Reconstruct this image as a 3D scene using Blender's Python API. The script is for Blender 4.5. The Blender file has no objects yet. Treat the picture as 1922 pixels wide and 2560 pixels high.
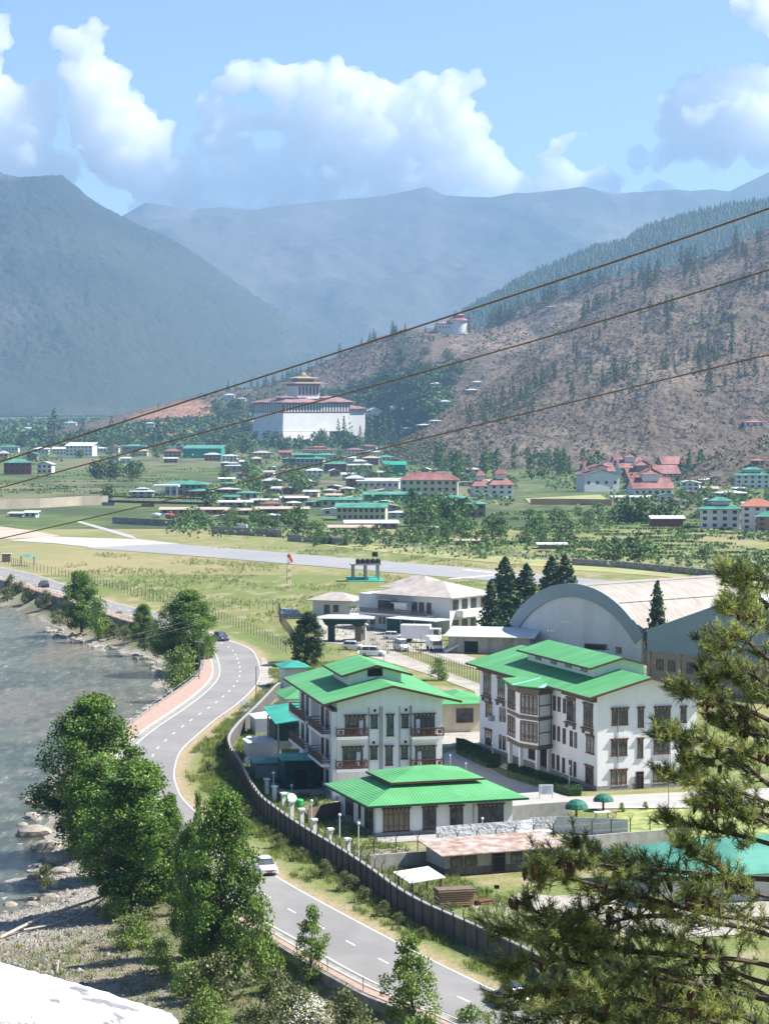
import bpy, math, random
import numpy as np
from mathutils import Vector, Matrix
rad = math.radians
C = bpy.context.scene.collection
SC = bpy.context.scene
# ------------------------------------------------------------------ camera, sky, sun, exposure
F, CX, CY, HOR, H = 6000.0, 961.0, 1280.0, 1015.0, 45.0
PITCH = math.atan((CY - HOR) / F)
cd = bpy.data.cameras.new('camera')
cam = bpy.data.objects.new('camera', cd); C.objects.link(cam)
cam.location = (0, 0, H); cam.rotation_euler = (math.pi / 2 - PITCH, 0, 0)
cd.sensor_fit = 'VERTICAL'; cd.sensor_height = 36; cd.lens = 36 * F / 2560
cd.clip_start = 0.5; cd.clip_end = 60000
SC.camera = cam
SUN_EL = 50.0
SAZ = Vector((0.997, 0.08, 0)).normalized()
SDIR = Vector((SAZ.x * math.cos(rad(SUN_EL)), SAZ.y * math.cos(rad(SUN_EL)), math.sin(rad(SUN_EL))))
w = bpy.data.worlds.new('World'); SC.world = w; w.use_nodes = True
nt = w.node_tree; nt.nodes.clear()
sky = nt.nodes.new('ShaderNodeTexSky'); sky.sky_type = 'NISHITA'; sky.sun_disc = False
sky.sun_elevation = rad(SUN_EL); sky.sun_rotation = math.atan2(SAZ.x, SAZ.y)
sky.altitude = 2200; sky.air_density = 1.0; sky.dust_density = 0.6; sky.ozone_density = 3.6
bg = nt.nodes.new('ShaderNodeBackground'); bg.inputs['Strength'].default_value = 0.072
wo = nt.nodes.new('ShaderNodeOutputWorld')
tn = nt.nodes.new('ShaderNodeMix'); tn.data_type = 'RGBA'; tn.blend_type = 'MULTIPLY'; tn.inputs[0].default_value = 1; tn.inputs[7].default_value = (1.0, .93, .89, 1)
nt.links.new(sky.outputs[0], tn.inputs[6]); nt.links.new(tn.outputs[2], bg.inputs[0]); nt.links.new(bg.outputs[0], wo.inputs[0])
sl = bpy.data.lights.new('sun', 'SUN'); sl.energy = 4.3; sl.angle = rad(0.5); sl.color = (1.0, 0.95, 0.87)
so = bpy.data.objects.new('sun', sl); C.objects.link(so)
so.rotation_euler = SDIR.to_track_quat('Z', 'Y').to_euler(); so.location = (50, 50, 500)
SC.view_settings.view_transform = 'Standard'; SC.view_settings.look = 'None'
SC.view_settings.exposure = 1.38; SC.view_settings.gamma = 1
SC.cycles.max_bounces = 6; SC.cycles.diffuse_bounces = 3; SC.cycles.glossy_bounces = 2
SC.cycles.transmission_bounces = 3; SC.cycles.transparent_max_bounces = 6; SC.cycles.volume_bounces = 0
SC.cycles.caustics_reflective = False; SC.cycles.caustics_refractive = False

# ------------------------------------------------------------------ picture <-> place
def ray(u, v):
    x = (u - CX) / F; y = -(v - CY) / F
    c, s = math.cos(PITCH), math.sin(PITCH)
    return Vector((x, c + y * s, -s + y * c))
def at(u, v, z=0.0):
    d = ray(u, v); t = (z - H) / d.z
    return Vector((d.x * t, d.y * t, z))
def atY(u, v, Y):
    d = ray(u, v); t = Y / d.y
    return Vector((d.x * t, Y, H + d.z * t))
class Frame:
    """local axes of a building: origin at its near left corner, x along the front, y into the depth"""
    def __init__(s, u, v, ang, z=0.0, o=None):
        s.o = o if o is not None else at(u, v, z); s.ang = rad(ang)
        s.ex = Vector((math.cos(s.ang), math.sin(s.ang), 0)); s.ey = Vector((-math.sin(s.ang), math.cos(s.ang), 0))
    def hit(s, u, v, n, c):
        d = ray(u, v); o = Vector((0, 0, H)) - s.o
        t = (c - o.dot(n)) / d.dot(n); p = o + d * t
        return p
    def front(s, u, v, y=0.0):
        p = s.hit(u, v, s.ey, y); return p.dot(s.ex), p.z
    def side(s, u, v, x=0.0):
        p = s.hit(u, v, s.ex, x); return p.dot(s.ey), p.z
    def level(s, u, v, z):
        p = at(u, v, z + s.o.z) - s.o; return p.dot(s.ex), p.dot(s.ey)
    def w(s, x, y, z=0): return s.o + s.ex * x + s.ey * y + Vector((0, 0, z))

# ------------------------------------------------------------------ naming
def tag(o, label=None, cat=None, group=None, kind=None):
    if label: o['label'] = label
    if cat: o['category'] = cat
    if group: o['group'] = group
    if kind: o['kind'] = kind
    return o
def thing(name, label, cat, loc=(0, 0, 0), rz=0.0, group=None):
    o = bpy.data.objects.new(name, None); C.objects.link(o)
    o.location = loc; o.rotation_euler = (0, 0, rz); o.empty_display_size = 0.5
    return tag(o, label, cat, group)
def put(name, me, parent=None, loc=None, rz=None, scale=None):
    o = bpy.data.objects.new(name, me); C.objects.link(o)
    if parent: o.parent = parent
    if loc is not None: o.location = loc
    if rz is not None: o.rotation_euler = (0, 0, rz)
    if scale is not None: o.scale = scale if hasattr(scale, '__len__') else (scale,) * 3
    return o

# ------------------------------------------------------------------ materials
def M(name, col, rough=0.85, var=0.15, scale=2.0, bump=0.0, bscale=20.0, metal=0.0, spec=0.3,
      col2=None, ramp=(0.35, 0.65), wave=None, island=0.0, transl=None, stretch=None, attr=None, wet=None, streak=None):
    m = bpy.data.materials.new(name); m.use_nodes = True
    n = m.node_tree; L = n.links; N = n.nodes
    b = N['Principled BSDF']
    b.inputs['Roughness'].default_value = rough; b.inputs['Metallic'].default_value = metal
    b.inputs['Specular IOR Level'].default_value = spec
    tc = N.new('ShaderNodeTexCoord'); vec = tc.outputs['Object']
    if stretch:
        mp = N.new('ShaderNodeMapping'); mp.inputs['Scale'].default_value = stretch
        L.new(vec, mp.inputs[0]); vec = mp.outputs[0]
    nz = N.new('ShaderNodeTexNoise'); nz.inputs['Scale'].default_value = scale; nz.inputs['Detail'].default_value = 6
    nz.inputs['Roughness'].default_value = 0.62
    L.new(vec, nz.inputs['Vector'])
    rp = N.new('ShaderNodeValToRGB')
    rp.color_ramp.elements[0].position = ramp[0]; rp.color_ramp.elements[1].position = ramp[1]
    a = [max(0, c * (1 - var)) for c in col]; z = [min(1, c * (1 + var)) for c in (col2 or col)]
    rp.color_ramp.elements[0].color = (*a, 1); rp.color_ramp.elements[1].color = (*z, 1)
    L.new(nz.outputs['Fac'], rp.inputs[0]); out = rp.outputs[0]
    if attr:
        at_ = N.new('ShaderNodeAttribute'); at_.attribute_name = attr
        mx = N.new('ShaderNodeMix'); mx.data_type = 'RGBA'; mx.blend_type = 'MULTIPLY'; mx.inputs[0].default_value = 1
        L.new(at_.outputs['Color'], mx.inputs[6]); L.new(out, mx.inputs[7]); out = mx.outputs[2]
    if streak:
        n2 = N.new('ShaderNodeTexNoise'); n2.inputs['Scale'].default_value = streak[0]; n2.inputs['Detail'].default_value = 4
        m2 = N.new('ShaderNodeMapping'); m2.inputs['Scale'].default_value = streak[1]
        L.new(tc.outputs['Object'], m2.inputs[0]); L.new(m2.outputs[0], n2.inputs['Vector'])
        r2 = N.new('ShaderNodeValToRGB'); r2.color_ramp.elements[0].position = 0.45; r2.color_ramp.elements[1].position = 0.72
        r2.color_ramp.elements[0].color = (0, 0, 0, 1); r2.color_ramp.elements[1].color = (streak[3],) * 3 + (1,)
        L.new(n2.outputs['Fac'], r2.inputs[0])
        mx = N.new('ShaderNodeMix'); mx.data_type = 'RGBA'
        L.new(r2.outputs[0], mx.inputs[0]); L.new(out, mx.inputs[6]); mx.inputs[7].default_value = (*streak[2], 1); out = mx.outputs[2]
    if island:
        g = N.new('ShaderNodeNewGeometry'); hs = N.new('ShaderNodeHueSaturation')
        mr = N.new('ShaderNodeMapRange'); mr.inputs[3].default_value = 1 - island; mr.inputs[4].default_value = 1 + island
        L.new(g.outputs['Random Per Island'], mr.inputs[0]); L.new(mr.outputs[0], hs.inputs['Value'])
        L.new(out, hs.inputs['Color']); out = hs.outputs[0]
    L.new(out, b.inputs['Base Color'])
    nrm = None
    if wave:
        wv = N.new('ShaderNodeTexWave'); wv.wave_type = 'BANDS'; wv.bands_direction = wave[0]
        wv.inputs['Scale'].default_value = wave[1]; L.new(tc.outputs['Object'], wv.inputs['Vector'])
        bp = N.new('ShaderNodeBump'); bp.inputs['Strength'].default_value = wave[2]; bp.inputs['Distance'].default_value = 0.06
        L.new(wv.outputs['Fac'], bp.inputs['Height']); nrm = bp.outputs[0]
    if bump:
        n3 = N.new('ShaderNodeTexNoise'); n3.inputs['Scale'].default_value = bscale; n3.inputs['Detail'].default_value = 5
        L.new(vec, n3.inputs['Vector'])
        bp = N.new('ShaderNodeBump'); bp.inputs['Strength'].default_value = bump; bp.inputs['Distance'].default_value = 1.0 / bscale
        L.new(n3.outputs['Fac'], bp.inputs['Height'])
        if nrm: L.new(nrm, bp.inputs['Normal'])
        nrm = bp.outputs[0]
    if nrm: L.new(nrm, b.inputs['Normal'])
    if transl:
        o = N['Material Output']; t = N.new('ShaderNodeBsdfTranslucent'); ms = N.new('ShaderNodeMixShader')
        ms.inputs[0].default_value = transl; L.new(out, t.inputs['Color'])
        L.new(b.outputs[0], ms.inputs[1]); L.new(t.outputs[0], ms.inputs[2]); L.new(ms.outputs[0], o.inputs['Surface'])
    return m
mt = {}
def defmats():
    d = mt
    d['white'] = M('white_plaster', (.86, .86, .86), .9, .03, .35, .08, 12, streak=(.9, (1.6, 1.6, .22), (.68, .66, .63), .3))
    d['cream'] = M('cream_plaster', (.66, .56, .42), .9, .08, .5, .08, 12, streak=(.7, (1.5, 1.5, .25), (.42, .36, .28), .4))
    d['plinth'] = M('plinth_stone', (.30, .30, .30), .9, .2, 2.0, .3, 8)
    d['green'] = M('green_sheet_roof', (.085, .305, .12), .6, .08, .3, 0, 9, spec=.15, wave=('Y', .95, .5), streak=(.28, (.4, 2.4, 1), (.14, .37, .18), .9))
    d['greenx'] = M('green_ribbed_roof', (.095, .325, .13), .6, .08, .3, 0, 9, spec=.15, wave=('X', .95, .6), streak=(.35, (1, 1, 1), (.14, .38, .18), .7))
    d['teal'] = M('teal_sheet_roof', (.03, .28, .22), .55, .12, .4, 0, 9, wave=('X', 4.0, .4), col2=(.05, .34, .27))
    d['trim'] = M('dark_red_trim', (.12, .05, .035), .7, .15, 2)
    d['wood'] = M('brown_window_wood', (.125, .055, .032), .65, .25, 4)
    d['wood2'] = M('grey_brown_wood', (.16, .12, .09), .75, .2, 3)
    d['woodp'] = M('pale_carved_wood', (.42, .33, .22), .7, .2, 6)
    d['glass'] = M('window_glass', (.035, .045, .05), .08, .35, .9, spec=.6, col2=(.10, .11, .11))
    d['curtain'] = M('curtained_glass', (.20, .17, .12), .25, .3, 3.5, spec=.5, stretch=(3, 3, .3))
    d['metal'] = M('grey_metal', (.32, .33, .34), .5, .15, 3, metal=.3)
    d['rust'] = M('rusty_sheet', (.36, .19, .12), .7, .2, .9, 0, 9, col2=(.42, .40, .38), wave=('X', 4, .5))
    d['asb'] = M('weathered_cement_sheet', (.42, .38, .36), .85, .12, .4, .15, 6, wave=('X', .5, .8), streak=(.5, (1, 1, 1), (.27, .20, .16), .55))
    d['asbh'] = M('hangar_roof_sheet', (.355, .335, .31), .8, .10, .3, .1, 6, wave=('Y', .35, 1.0), streak=(.5, (.25, 3.0, 1), (.28, .20, .14), .75))
    d['hangw'] = M('hangar_end_wall', (.66, .68, .71), .8, .05, .2, .05, 4, streak=(.3, (1.5, 1.5, .2), (.50, .50, .50), .4))
    d['blue'] = M('blue_grey_cladding', (.26, .33, .38), .6, .05, .3, 0, 6, wave=('X', 1.6, .35))
    d['brick'] = M('tan_block_wall', (.42, .31, .22), .9, .1, 1.5, .2, 4)
    d['conc'] = M('concrete', (.40, .385, .36), .9, .15, 1.0, .2, 8, streak=(.8, (1.4, 1.4, .3), (.18, .17, .15), .6))
    d['concd'] = M('dark_block_wall', (.105, .098, .09), .95, .25, 1.3, .4, 5, streak=(.8, (1.4, 1.4, .3), (.20, .185, .16), .6))
    d['pole'] = M('white_pole', (.70, .70, .68), .5, .05, 3)
    d['dark'] = M('dark_interior', (.02, .022, .022), .9, .2, 2)
    d['darkgreen'] = M('dark_green_sheet', (.012, .05, .04), .7, .2, 1)
    d['tarp'] = M('white_tarpaulin', (.62, .63, .70), .7, .1, .8, .5, 2.5)
    d['tin'] = M('corrugated_tin', (.40, .42, .45), .5, .15, 1.2, wave=('X', 4, .8), metal=.3, col2=(.46, .42, .40))
    d['road'] = M('asphalt', (.235, .228, .225), .9, .10, .12, .3, 12, streak=(.22, (1, .3, 1), (.175, .172, .17), .6))
    d['runway'] = M('runway_asphalt', (.26, .26, .27), .9, .06, .02, .1, 4, streak=(.03, (1, 1, 1), (.32, .31, .31), .6))
    d['conc_rw'] = M('pale_concrete_apron', (.41, .395, .37), .9, .05, .05)
    d['paint'] = M('road_paint', (.62, .62, .60), .8, .2, 3, ramp=(.3, .5))
    d['redpave'] = M('red_paving', (.38, .265, .22), .9, .12, 1.5, .2, 8)
    d['kerb'] = M('kerb_stone', (.50, .48, .44), .9, .15, 1.5)
    d['kerbd'] = M('worn_shoulder', (.27, .26, .24), .95, .2, .8, .3, 4)
    d['paving'] = M('yard_paving', (.36, .345, .335), .9, .1, .5, .1, 6)
    d['path'] = M('pale_yard', (.35, .325, .285), .95, .2, .35, .3, 3)
    d['bark'] = M('bark', (.10, .08, .06), .95, .3, 6, .5, 12)
    d['deadwood'] = M('dead_wood', (.42, .36, .30), .9, .2, 4)
    d['leaf'] = M('poplar_leaves', (.10, .185, .03), .5, .35, .35, island=.6, transl=.38, col2=(.16, .265, .045), spec=.4)
    d['leaf2'] = M('young_leaves', (.16, .25, .05), .6, .25, .5, island=.4, transl=.3, col2=(.21, .30, .06), spec=.4)
    d['leaf3'] = M('shrub_leaves', (.13, .16, .06), .7, .3, .6, island=.4, transl=.2, col2=(.18, .20, .08))
    d['leafd'] = M('dark_leaves', (.045, .09, .028), .7, .25, .15, island=.4, transl=.15, col2=(.08, .14, .04))
    d['leafm'] = M('town_tree_leaves', (.065, .13, .042), .7, .25, .08, island=.45, transl=.2, col2=(.11, .19, .055))
    d['needle'] = M('conifer_needles', (.048, .088, .036), .75, .25, .2, island=.35, transl=.08, col2=(.07, .115, .045))
    d['pine'] = M('pine_needles', (.21, .29, .075), .5, .25, .9, island=.55, transl=.42, col2=(.38, .41, .12), spec=.5)
    d['pined'] = M('pine_old_needles', (.09, .145, .05), .55, .3, .9, island=.5, transl=.3, col2=(.16, .20, .065), spec=.5)
    d['cone'] = M('pine_cone', (.10, .055, .035), .8, .3, 20, .6, 40)
    d['flower'] = M('white_blossom', (.70, .69, .60), .7, .1, 2)
    d['rock'] = M('river_rock', (.25, .225, .195), .9, .25, .7, .5, 3, col2=(.34, .305, .26))
    d['pebble'] = M('pebbles', (.25, .232, .205), .9, .2, .7, island=.45)
    d['grass'] = M('grass_blades', (.10, .17, .03), .8, .3, .25, island=.45, transl=.3, col2=(.21, .25, .06))
    d['shrubh'] = M('hill_scrub', (.075, .09, .045), .9, .3, .01, island=.5, col2=(.12, .12, .065))
    d['redroof'] = M('faded_red_roof', (.21, .07, .068), .6, .25, .10, col2=(.30, .15, .14))
    d['orroof'] = M('orange_red_roof', (.38, .15, .10), .6, .12, .2)
    d['greyroof'] = M('grey_sheet_roof', (.36, .38, .39), .6, .15, .2, col2=(.46, .47, .46))
    d['whiteroof'] = M('pale_sheet_roof', (.58, .60, .62), .6, .1, .2)
    d['tanroof'] = M('tan_sheet_roof', (.42, .33, .27), .7, .15, .2)
    d['tealroof'] = M('teal_town_roof', (.045, .19, .145), .6, .15, .2, col2=(.09, .27, .21))
    d['fortroof'] = M('dark_red_fortress_roof', (.19, .09, .085), .7, .2, .12, col2=(.28, .16, .15))
    d['goldroof'] = M('gold_roof', (.34, .27, .15), .5, .1, .2)
    d['wwhite'] = M('town_white_wall', (.66, .66, .66), .9, .06, .1)
    d['wcream'] = M('town_cream_wall', (.58, .50, .36), .9, .08, .1)
    d['wbrown'] = M('town_brown_wall', (.26, .19, .15), .9, .1, .1)
    d['wochre'] = M('town_ochre_wall', (.46, .29, .17), .9, .1, .1)
    d['wgrey'] = M('town_grey_wall', (.36, .35, .35), .9, .1, .1)
    d['wred'] = M('town_red_wall', (.26, .07, .06), .9, .1, .1)
    d['wgreen'] = M('green_netting', (.02, .26, .19), .9, .1, .3)
    d['winf'] = M('far_window', (.05, .045, .045), .4, .3, .5)
    d['stone'] = M('dry_stone_wall', (.26, .24, .22), .95, .3, .6, .5, 1.5)
    d['cable'] = M('brown_cable', (.30, .19, .10), .7, .2, 30)
    d['carw'] = M('white_car_paint', (.75, .77, .80), .25, .03, 1, spec=.6)
    d['cark'] = M('black_car_paint', (.025, .028, .035), .25, .03, 1, spec=.6)
    d['carb'] = M('blue_car_paint', (.04, .06, .12), .25, .03, 1, spec=.6)
    d['tyre'] = M('tyre_rubber', (.02, .02, .02), .9, .1, 5)
    d['lampred'] = M('red_plastic', (.45, .03, .02), .4, .1, 5)
    d['lampw'] = M('white_plastic', (.8, .8, .78), .3, .03, 5)
    d['plate'] = M('red_number_plate', (.45, .06, .04), .6, .1, 5)
    d['tank'] = M('black_water_tank', (.02, .022, .025), .5, .1, 3)
    d['gplastic'] = M('bright_green_plastic', (.04, .45, .10), .45, .08, 3)
    d['logs'] = M('cut_timber', (.42, .26, .14), .85, .25, 5, .5, 14)
    d['hedge'] = M('hedge_leaves', (.025, .06, .022), .8, .25, 1, island=.4, transl=.1, col2=(.04, .085, .03))
    d['tealpale'] = M('pale_blue_strip', (.30, .62, .66), .4, .05, 2)
    d['screen'] = M('notice_sheet', (.30, .48, .60), .5, .3, 3.0, col2=(.62, .66, .70), stretch=(1.6, 1, .2))
    d['redw'] = M('red_mast_paint', (.60, .10, .08), .6, .1, 2)
defmats()

# ------------------------------------------------------------------ mesh building
class MB:
    def __init__(s): s.v = []; s.f = []; s.m = []
    def add(s, vs, fs, mi=0):
        k = len(s.v); s.v += [tuple(p) for p in vs]; s.f += [tuple(i + k for i in f) for f in fs]; s.m += [mi] * len(fs); return s
    def box(s, x0, x1, y0, y1, z0, z1, mi=0):
        vs = [(x, y, z) for z in (z0, z1) for y in (y0, y1) for x in (x0, x1)]
        return s.add(vs, [(0, 2, 3, 1), (4, 5, 7, 6), (0, 1, 5, 4), (2, 6, 7, 3), (0, 4, 6, 2), (1, 3, 7, 5)], mi)
    def prism(s, poly, z0, z1, mi=0):
        n = len(poly)
        return s.add([(p[0], p[1], z0) for p in poly] + [(p[0], p[1], z1) for p in poly],
                     [tuple(range(n))[::-1], tuple(range(n, 2 * n))] + [(i, (i + 1) % n, n + (i + 1) % n, n + i) for i in range(n)], mi)
    def extr(s, prof, y0, y1, axis='y', mi=0):
        """profile [(a,z)] extruded along y (a = x) or along x (a = y)"""
        n = len(prof)
        if axis == 'y': vs = [(a, y0, z) for a, z in prof] + [(a, y1, z) for a, z in prof]
        else: vs = [(y0, a, z) for a, z in prof] + [(y1, a, z) for a, z in prof]
        return s.add(vs, [tuple(range(n)), tuple(range(n, 2 * n))[::-1]] + [(i, n + i, n + (i + 1) % n, (i + 1) % n) for i in range(n)], mi)
    def tube(s, pts, r, n=6, mi=0, cap=True):
        pts = [Vector(p) for p in pts]; rs = r if hasattr(r, '__len__') else [r] * len(pts)
        vs = []; fs = []
        for i, p in enumerate(pts):
            d = (pts[min(i + 1, len(pts) - 1)] - pts[max(i - 1, 0)]).normalized()
            a = d.orthogonal().normalized() if abs(d.z) < .95 else Vector((1, 0, 0)).cross(d).normalized()
            if abs(d.z) < .95: a = d.cross(Vector((0, 0, 1))).normalized()
            b = d.cross(a)
            vs += [p + (a * math.cos(2 * math.pi * k / n) + b * math.sin(2 * math.pi * k / n)) * rs[i] for k in range(n)]
        for i in range(len(pts) - 1):
            fs += [(i * n + k, i * n + (k + 1) % n, (i + 1) * n + (k + 1) % n, (i + 1) * n + k) for k in range(n)]
        if cap: fs += [tuple(range(n))[::-1], tuple(range((len(pts) - 1) * n, len(pts) * n))]
        return s.add(vs, fs, mi)
    def lathe(s, prof, n=12, c=(0, 0), mi=0):
        vs = [(c[0] + r * math.cos(2 * math.pi * k / n), c[1] + r * math.sin(2 * math.pi * k / n), z) for r, z in prof for k in range(n)]
        fs = [(i * n + k, i * n + (k + 1) % n, (i + 1) * n + (k + 1) % n, (i + 1) * n + k) for i in range(len(prof) - 1) for k in range(n)]
        return s.add(vs, fs + [tuple(range(n))[::-1], tuple(range((len(prof) - 1) * n, len(prof) * n))], mi)
    def mesh(s, name, mats):
        me = bpy.data.meshes.new(name); me.from_pydata(s.v, [], s.f)
        for m in (mats if isinstance(mats, (list, tuple)) else [mats]): me.materials.append(mt[m] if isinstance(m, str) else m)
        if any(s.m): me.polygons.foreach_set('material_index', s.m)
        me.update(); return me
    def build(s, name, mats, parent=None, loc=None, rz=None, smooth=False):
        me = s.mesh(name, mats)
        if smooth: me.polygons.foreach_set('use_smooth', [True] * len(me.polygons))
        return put(name, me, parent, loc, rz)
def np_mesh(name, V, Q, mats, mi=None, smooth=False):
    """V (n,3), Q (m,4) or (m,3) arrays"""
    me = bpy.data.meshes.new(name); k = Q.shape[1]
    me.vertices.add(len(V)); me.vertices.foreach_set('co', np.ascontiguousarray(V, dtype=np.float32).ravel())
    me.loops.add(Q.size); me.loops.foreach_set('vertex_index', np.ascontiguousarray(Q, dtype=np.int32).ravel())
    me.polygons.add(len(Q)); me.polygons.foreach_set('loop_start', np.arange(0, Q.size, k, dtype=np.int32))
    for m in (mats if isinstance(mats, (list, tuple)) else [mats]): me.materials.append(mt[m] if isinstance(m, str) else m)
    if mi is not None: me.polygons.foreach_set('material_index', np.asarray(mi, dtype=np.int32))
    me.polygons.foreach_set('use_smooth', np.full(len(Q), smooth))
    me.update(calc_edges=True); return me
def leaf_quads(P, size, rng, up=0.0, aspect=1.0, dirs=None):
    """a small quad at each point, randomly turned"""
    n = len(P); nrm = rng.normal(size=(n, 3)); nrm[:, 2] = np.abs(nrm[:, 2]) + up
    nrm /= np.linalg.norm(nrm, axis=1)[:, None]
    t = rng.normal(size=(n, 3)) if dirs is None else dirs
    a = np.cross(nrm, t); a /= np.linalg.norm(a, axis=1)[:, None] + 1e-9
    b = np.cross(nrm, a)
    s = (np.ones(n) * size if np.isscalar(size) else size)[:, None] * 0.5
    a = a * s; b = b * s * aspect
    V = np.stack([P - a, P - b * .9, P + a, P + b * .9], 1).reshape(-1, 3)   # a lozenge, like a leaf
    return V, np.arange(4 * n).reshape(-1, 4)

# value noise on arrays
_rg = np.random.RandomState(7); _T = _rg.rand(256, 256)
def vnoise(x, y):
    xi = np.floor(x).astype(int); yi = np.floor(y).astype(int); fx = x - xi; fy = y - yi
    fx = fx * fx * (3 - 2 * fx); fy = fy * fy * (3 - 2 * fy)
    g = lambda i, j: _T[(xi + i) & 255, (yi + j) & 255]
    return (g(0, 0) * (1 - fx) + g(1, 0) * fx) * (1 - fy) + (g(0, 1) * (1 - fx) + g(1, 1) * fx) * fy
def fbm(x, y, o=5, g=.5):
    r = 0; a = 1; t = 0
    for i in range(o):
        th = 0.7 + 1.3 * i; X_, Y_ = x * math.cos(th) - y * math.sin(th), x * math.sin(th) + y * math.cos(th)
        r = r + a * vnoise(X_ * 2 ** i + 17.3 * i, Y_ * 2 ** i + 9.1 * i); t += a; a *= g
    return r / t
def ridged(x, y, o=5):
    r = 0; a = 1; t = 0
    for i in range(o):
        th = 0.35 + 1.1 * i; X_, Y_ = x * math.cos(th) - y * math.sin(th), x * math.sin(th) + y * math.cos(th)
        r = r + a * (1 - np.abs(2 * vnoise(X_ * 2 ** i + 7.7 * i, Y_ * 2 ** i + 3.3 * i) - 1)); t += a; a *= .5
    return r / t
def smooth_poly(p, step=None, n=8):
    p = [Vector(q) for q in p]; out = []
    for i in range(len(p) - 1):
        a = p[max(i - 1, 0)]; b = p[i]; c = p[i + 1]; d = p[min(i + 2, len(p) - 1)]
        for k in range(n):
            t = k / n
            out.append(0.5 * ((2 * b) + (c - a) * t + (2 * a - 5 * b + 4 * c - d) * t * t + (3 * b - a - 3 * c + d) * t ** 3))
    out.append(p[-1]); return out
def resample(p, step):
    L = [0]
    for i in range(1, len(p)): L.append(L[-1] + (p[i] - p[i - 1]).length)
    n = max(2, int(L[-1] / step)); out = []; j = 0
    for k in range(n + 1):
        s = L[-1] * k / n
        while j < len(L) - 2 and L[j + 1] < s: j += 1
        t = (s - L[j]) / max(1e-6, L[j + 1] - L[j]); out.append(p[j].lerp(p[j + 1], t))
    return out
def dist_poly(P, poly):
    best = np.full(len(P), 1e18)
    for i in range(len(poly) - 1):
        a = np.array(poly[i][:2]); b = np.array(poly[i + 1][:2]); d = b - a
        t = np.clip(((P - a) @ d) / max(1e-9, d @ d), 0, 1)
        q = P - (a + t[:, None] * d); best = np.minimum(best, (q * q).sum(1))
    return np.sqrt(best)
def inside(P, poly):
    r = np.zeros(len(P), bool); n = len(poly)
    for i in range(n):
        x1, y1 = poly[i][:2]; x2, y2 = poly[(i + 1) % n][:2]
        if y1 == y2: continue
        c = ((y1 > P[:, 1]) != (y2 > P[:, 1])) & (P[:, 0] < (x2 - x1) * (P[:, 1] - y1) / (y2 - y1) + x1)
        r ^= c
    return r
# ------------------------------------------------------------------ road edges and water line, read as ground points
L_PX = [(1560, 2760), (1400, 2680), (1250, 2605), (1117, 2539), (961, 2472), (872, 2428), (809, 2392), (725, 2343), (676, 2316), (600, 2270), (520, 2208), (440, 2130), (375, 2055), (330, 1990), (310, 1940), (312, 1900), (321, 1878), (347, 1852), (390, 1818), (455, 1774), (507, 1735), (538, 1703), (547, 1679), (542, 1649), (529, 1623), (505, 1602), (460, 1578), (400, 1560), (340, 1543), (277, 1527), (225, 1510), (160, 1482), (108, 1469), (0, 1441), (-150, 1402), (-400, 1345)]
R_PX = [(1800, 2760), (1600, 2655), (1400, 2553), (1242, 2477), (1112, 2414), (1014, 2365), (872, 2290), (796, 2249), (703, 2196), (640, 2150), (560, 2088), (500, 2035), (472, 2008), (455, 1987), (442, 1952), (440, 1930), (446, 1900), (459, 1874), (485, 1848), (520, 1818), (546, 1796), (590, 1765), (624, 1735), (646, 1709), (655, 1679), (641, 1636), (620, 1618), (576, 1601), (546, 1588), (500, 1570), (440, 1548), (390, 1532), (338, 1519), (260, 1499), (165, 1462), (87, 1436), (0, 1417), (-150, 1380), (-400, 1325)]
K_PX = [(1560, 2810), (1400, 2725), (1250, 2645), (1095, 2557), (930, 2494), (872, 2463), (800, 2423), (676, 2347), (590, 2300), (505, 2235), (420, 2150), (355, 2070), (308, 2000), (282, 1945), (272, 1895), (290, 1845), (347, 1797), (416, 1748), (477, 1705), (505, 1675), (508, 1640), (498, 1614), (480, 1597), (440, 1583), (390, 1568), (338, 1558), (250, 1530), (160, 1497), (108, 1482), (0, 1449), (-150, 1410), (-400, 1352)]
W_PX = [(-500, 1375), (-200, 1450), (0, 1519), (43, 1532), (87, 1549), (117, 1575), (173, 1601), (243, 1618), (303, 1640), (381, 1657), (399, 1692), (388, 1712), (400, 1738), (373, 1772), (303, 1815), (268, 1848), (200, 1900), (120, 1960), (74, 2000), (61, 2091), (80, 2140), (92, 2200), (87, 2252), (0, 2262), (-300, 2285), (-700, 2300)]
G0 = [at(u, v, 0) for u, v in L_PX]; EL = resample(smooth_poly(G0), 1.5)
ER = resample(smooth_poly([at(u, v, 0) for u, v in R_PX]), 1.0)
EK = resample(smooth_poly([at(u, v, 0) for u, v in K_PX]), 1.5)
EW = resample(smooth_poly([at(u, v, -4) for u, v in W_PX], n=4), 2.0)
UP = [(p.x, p.y) for p in EK] + [(-9000, 950), (-9000, 16000), (9000, 16000), (9000, 60), (EK[0].x + 15, 60)]
WP = [(p.x, p.y) for p in EW] + [(-110, 150), (-150, 300), (-330, 780)]
EKt = [(p.x, p.y) for p in resample(EK, 5)] + [(-9000, 950)]; EWt = [(p.x, p.y) for p in resample(EW, 5)]
EKt = [(p[0], p[1]) for p in EKt]
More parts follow.
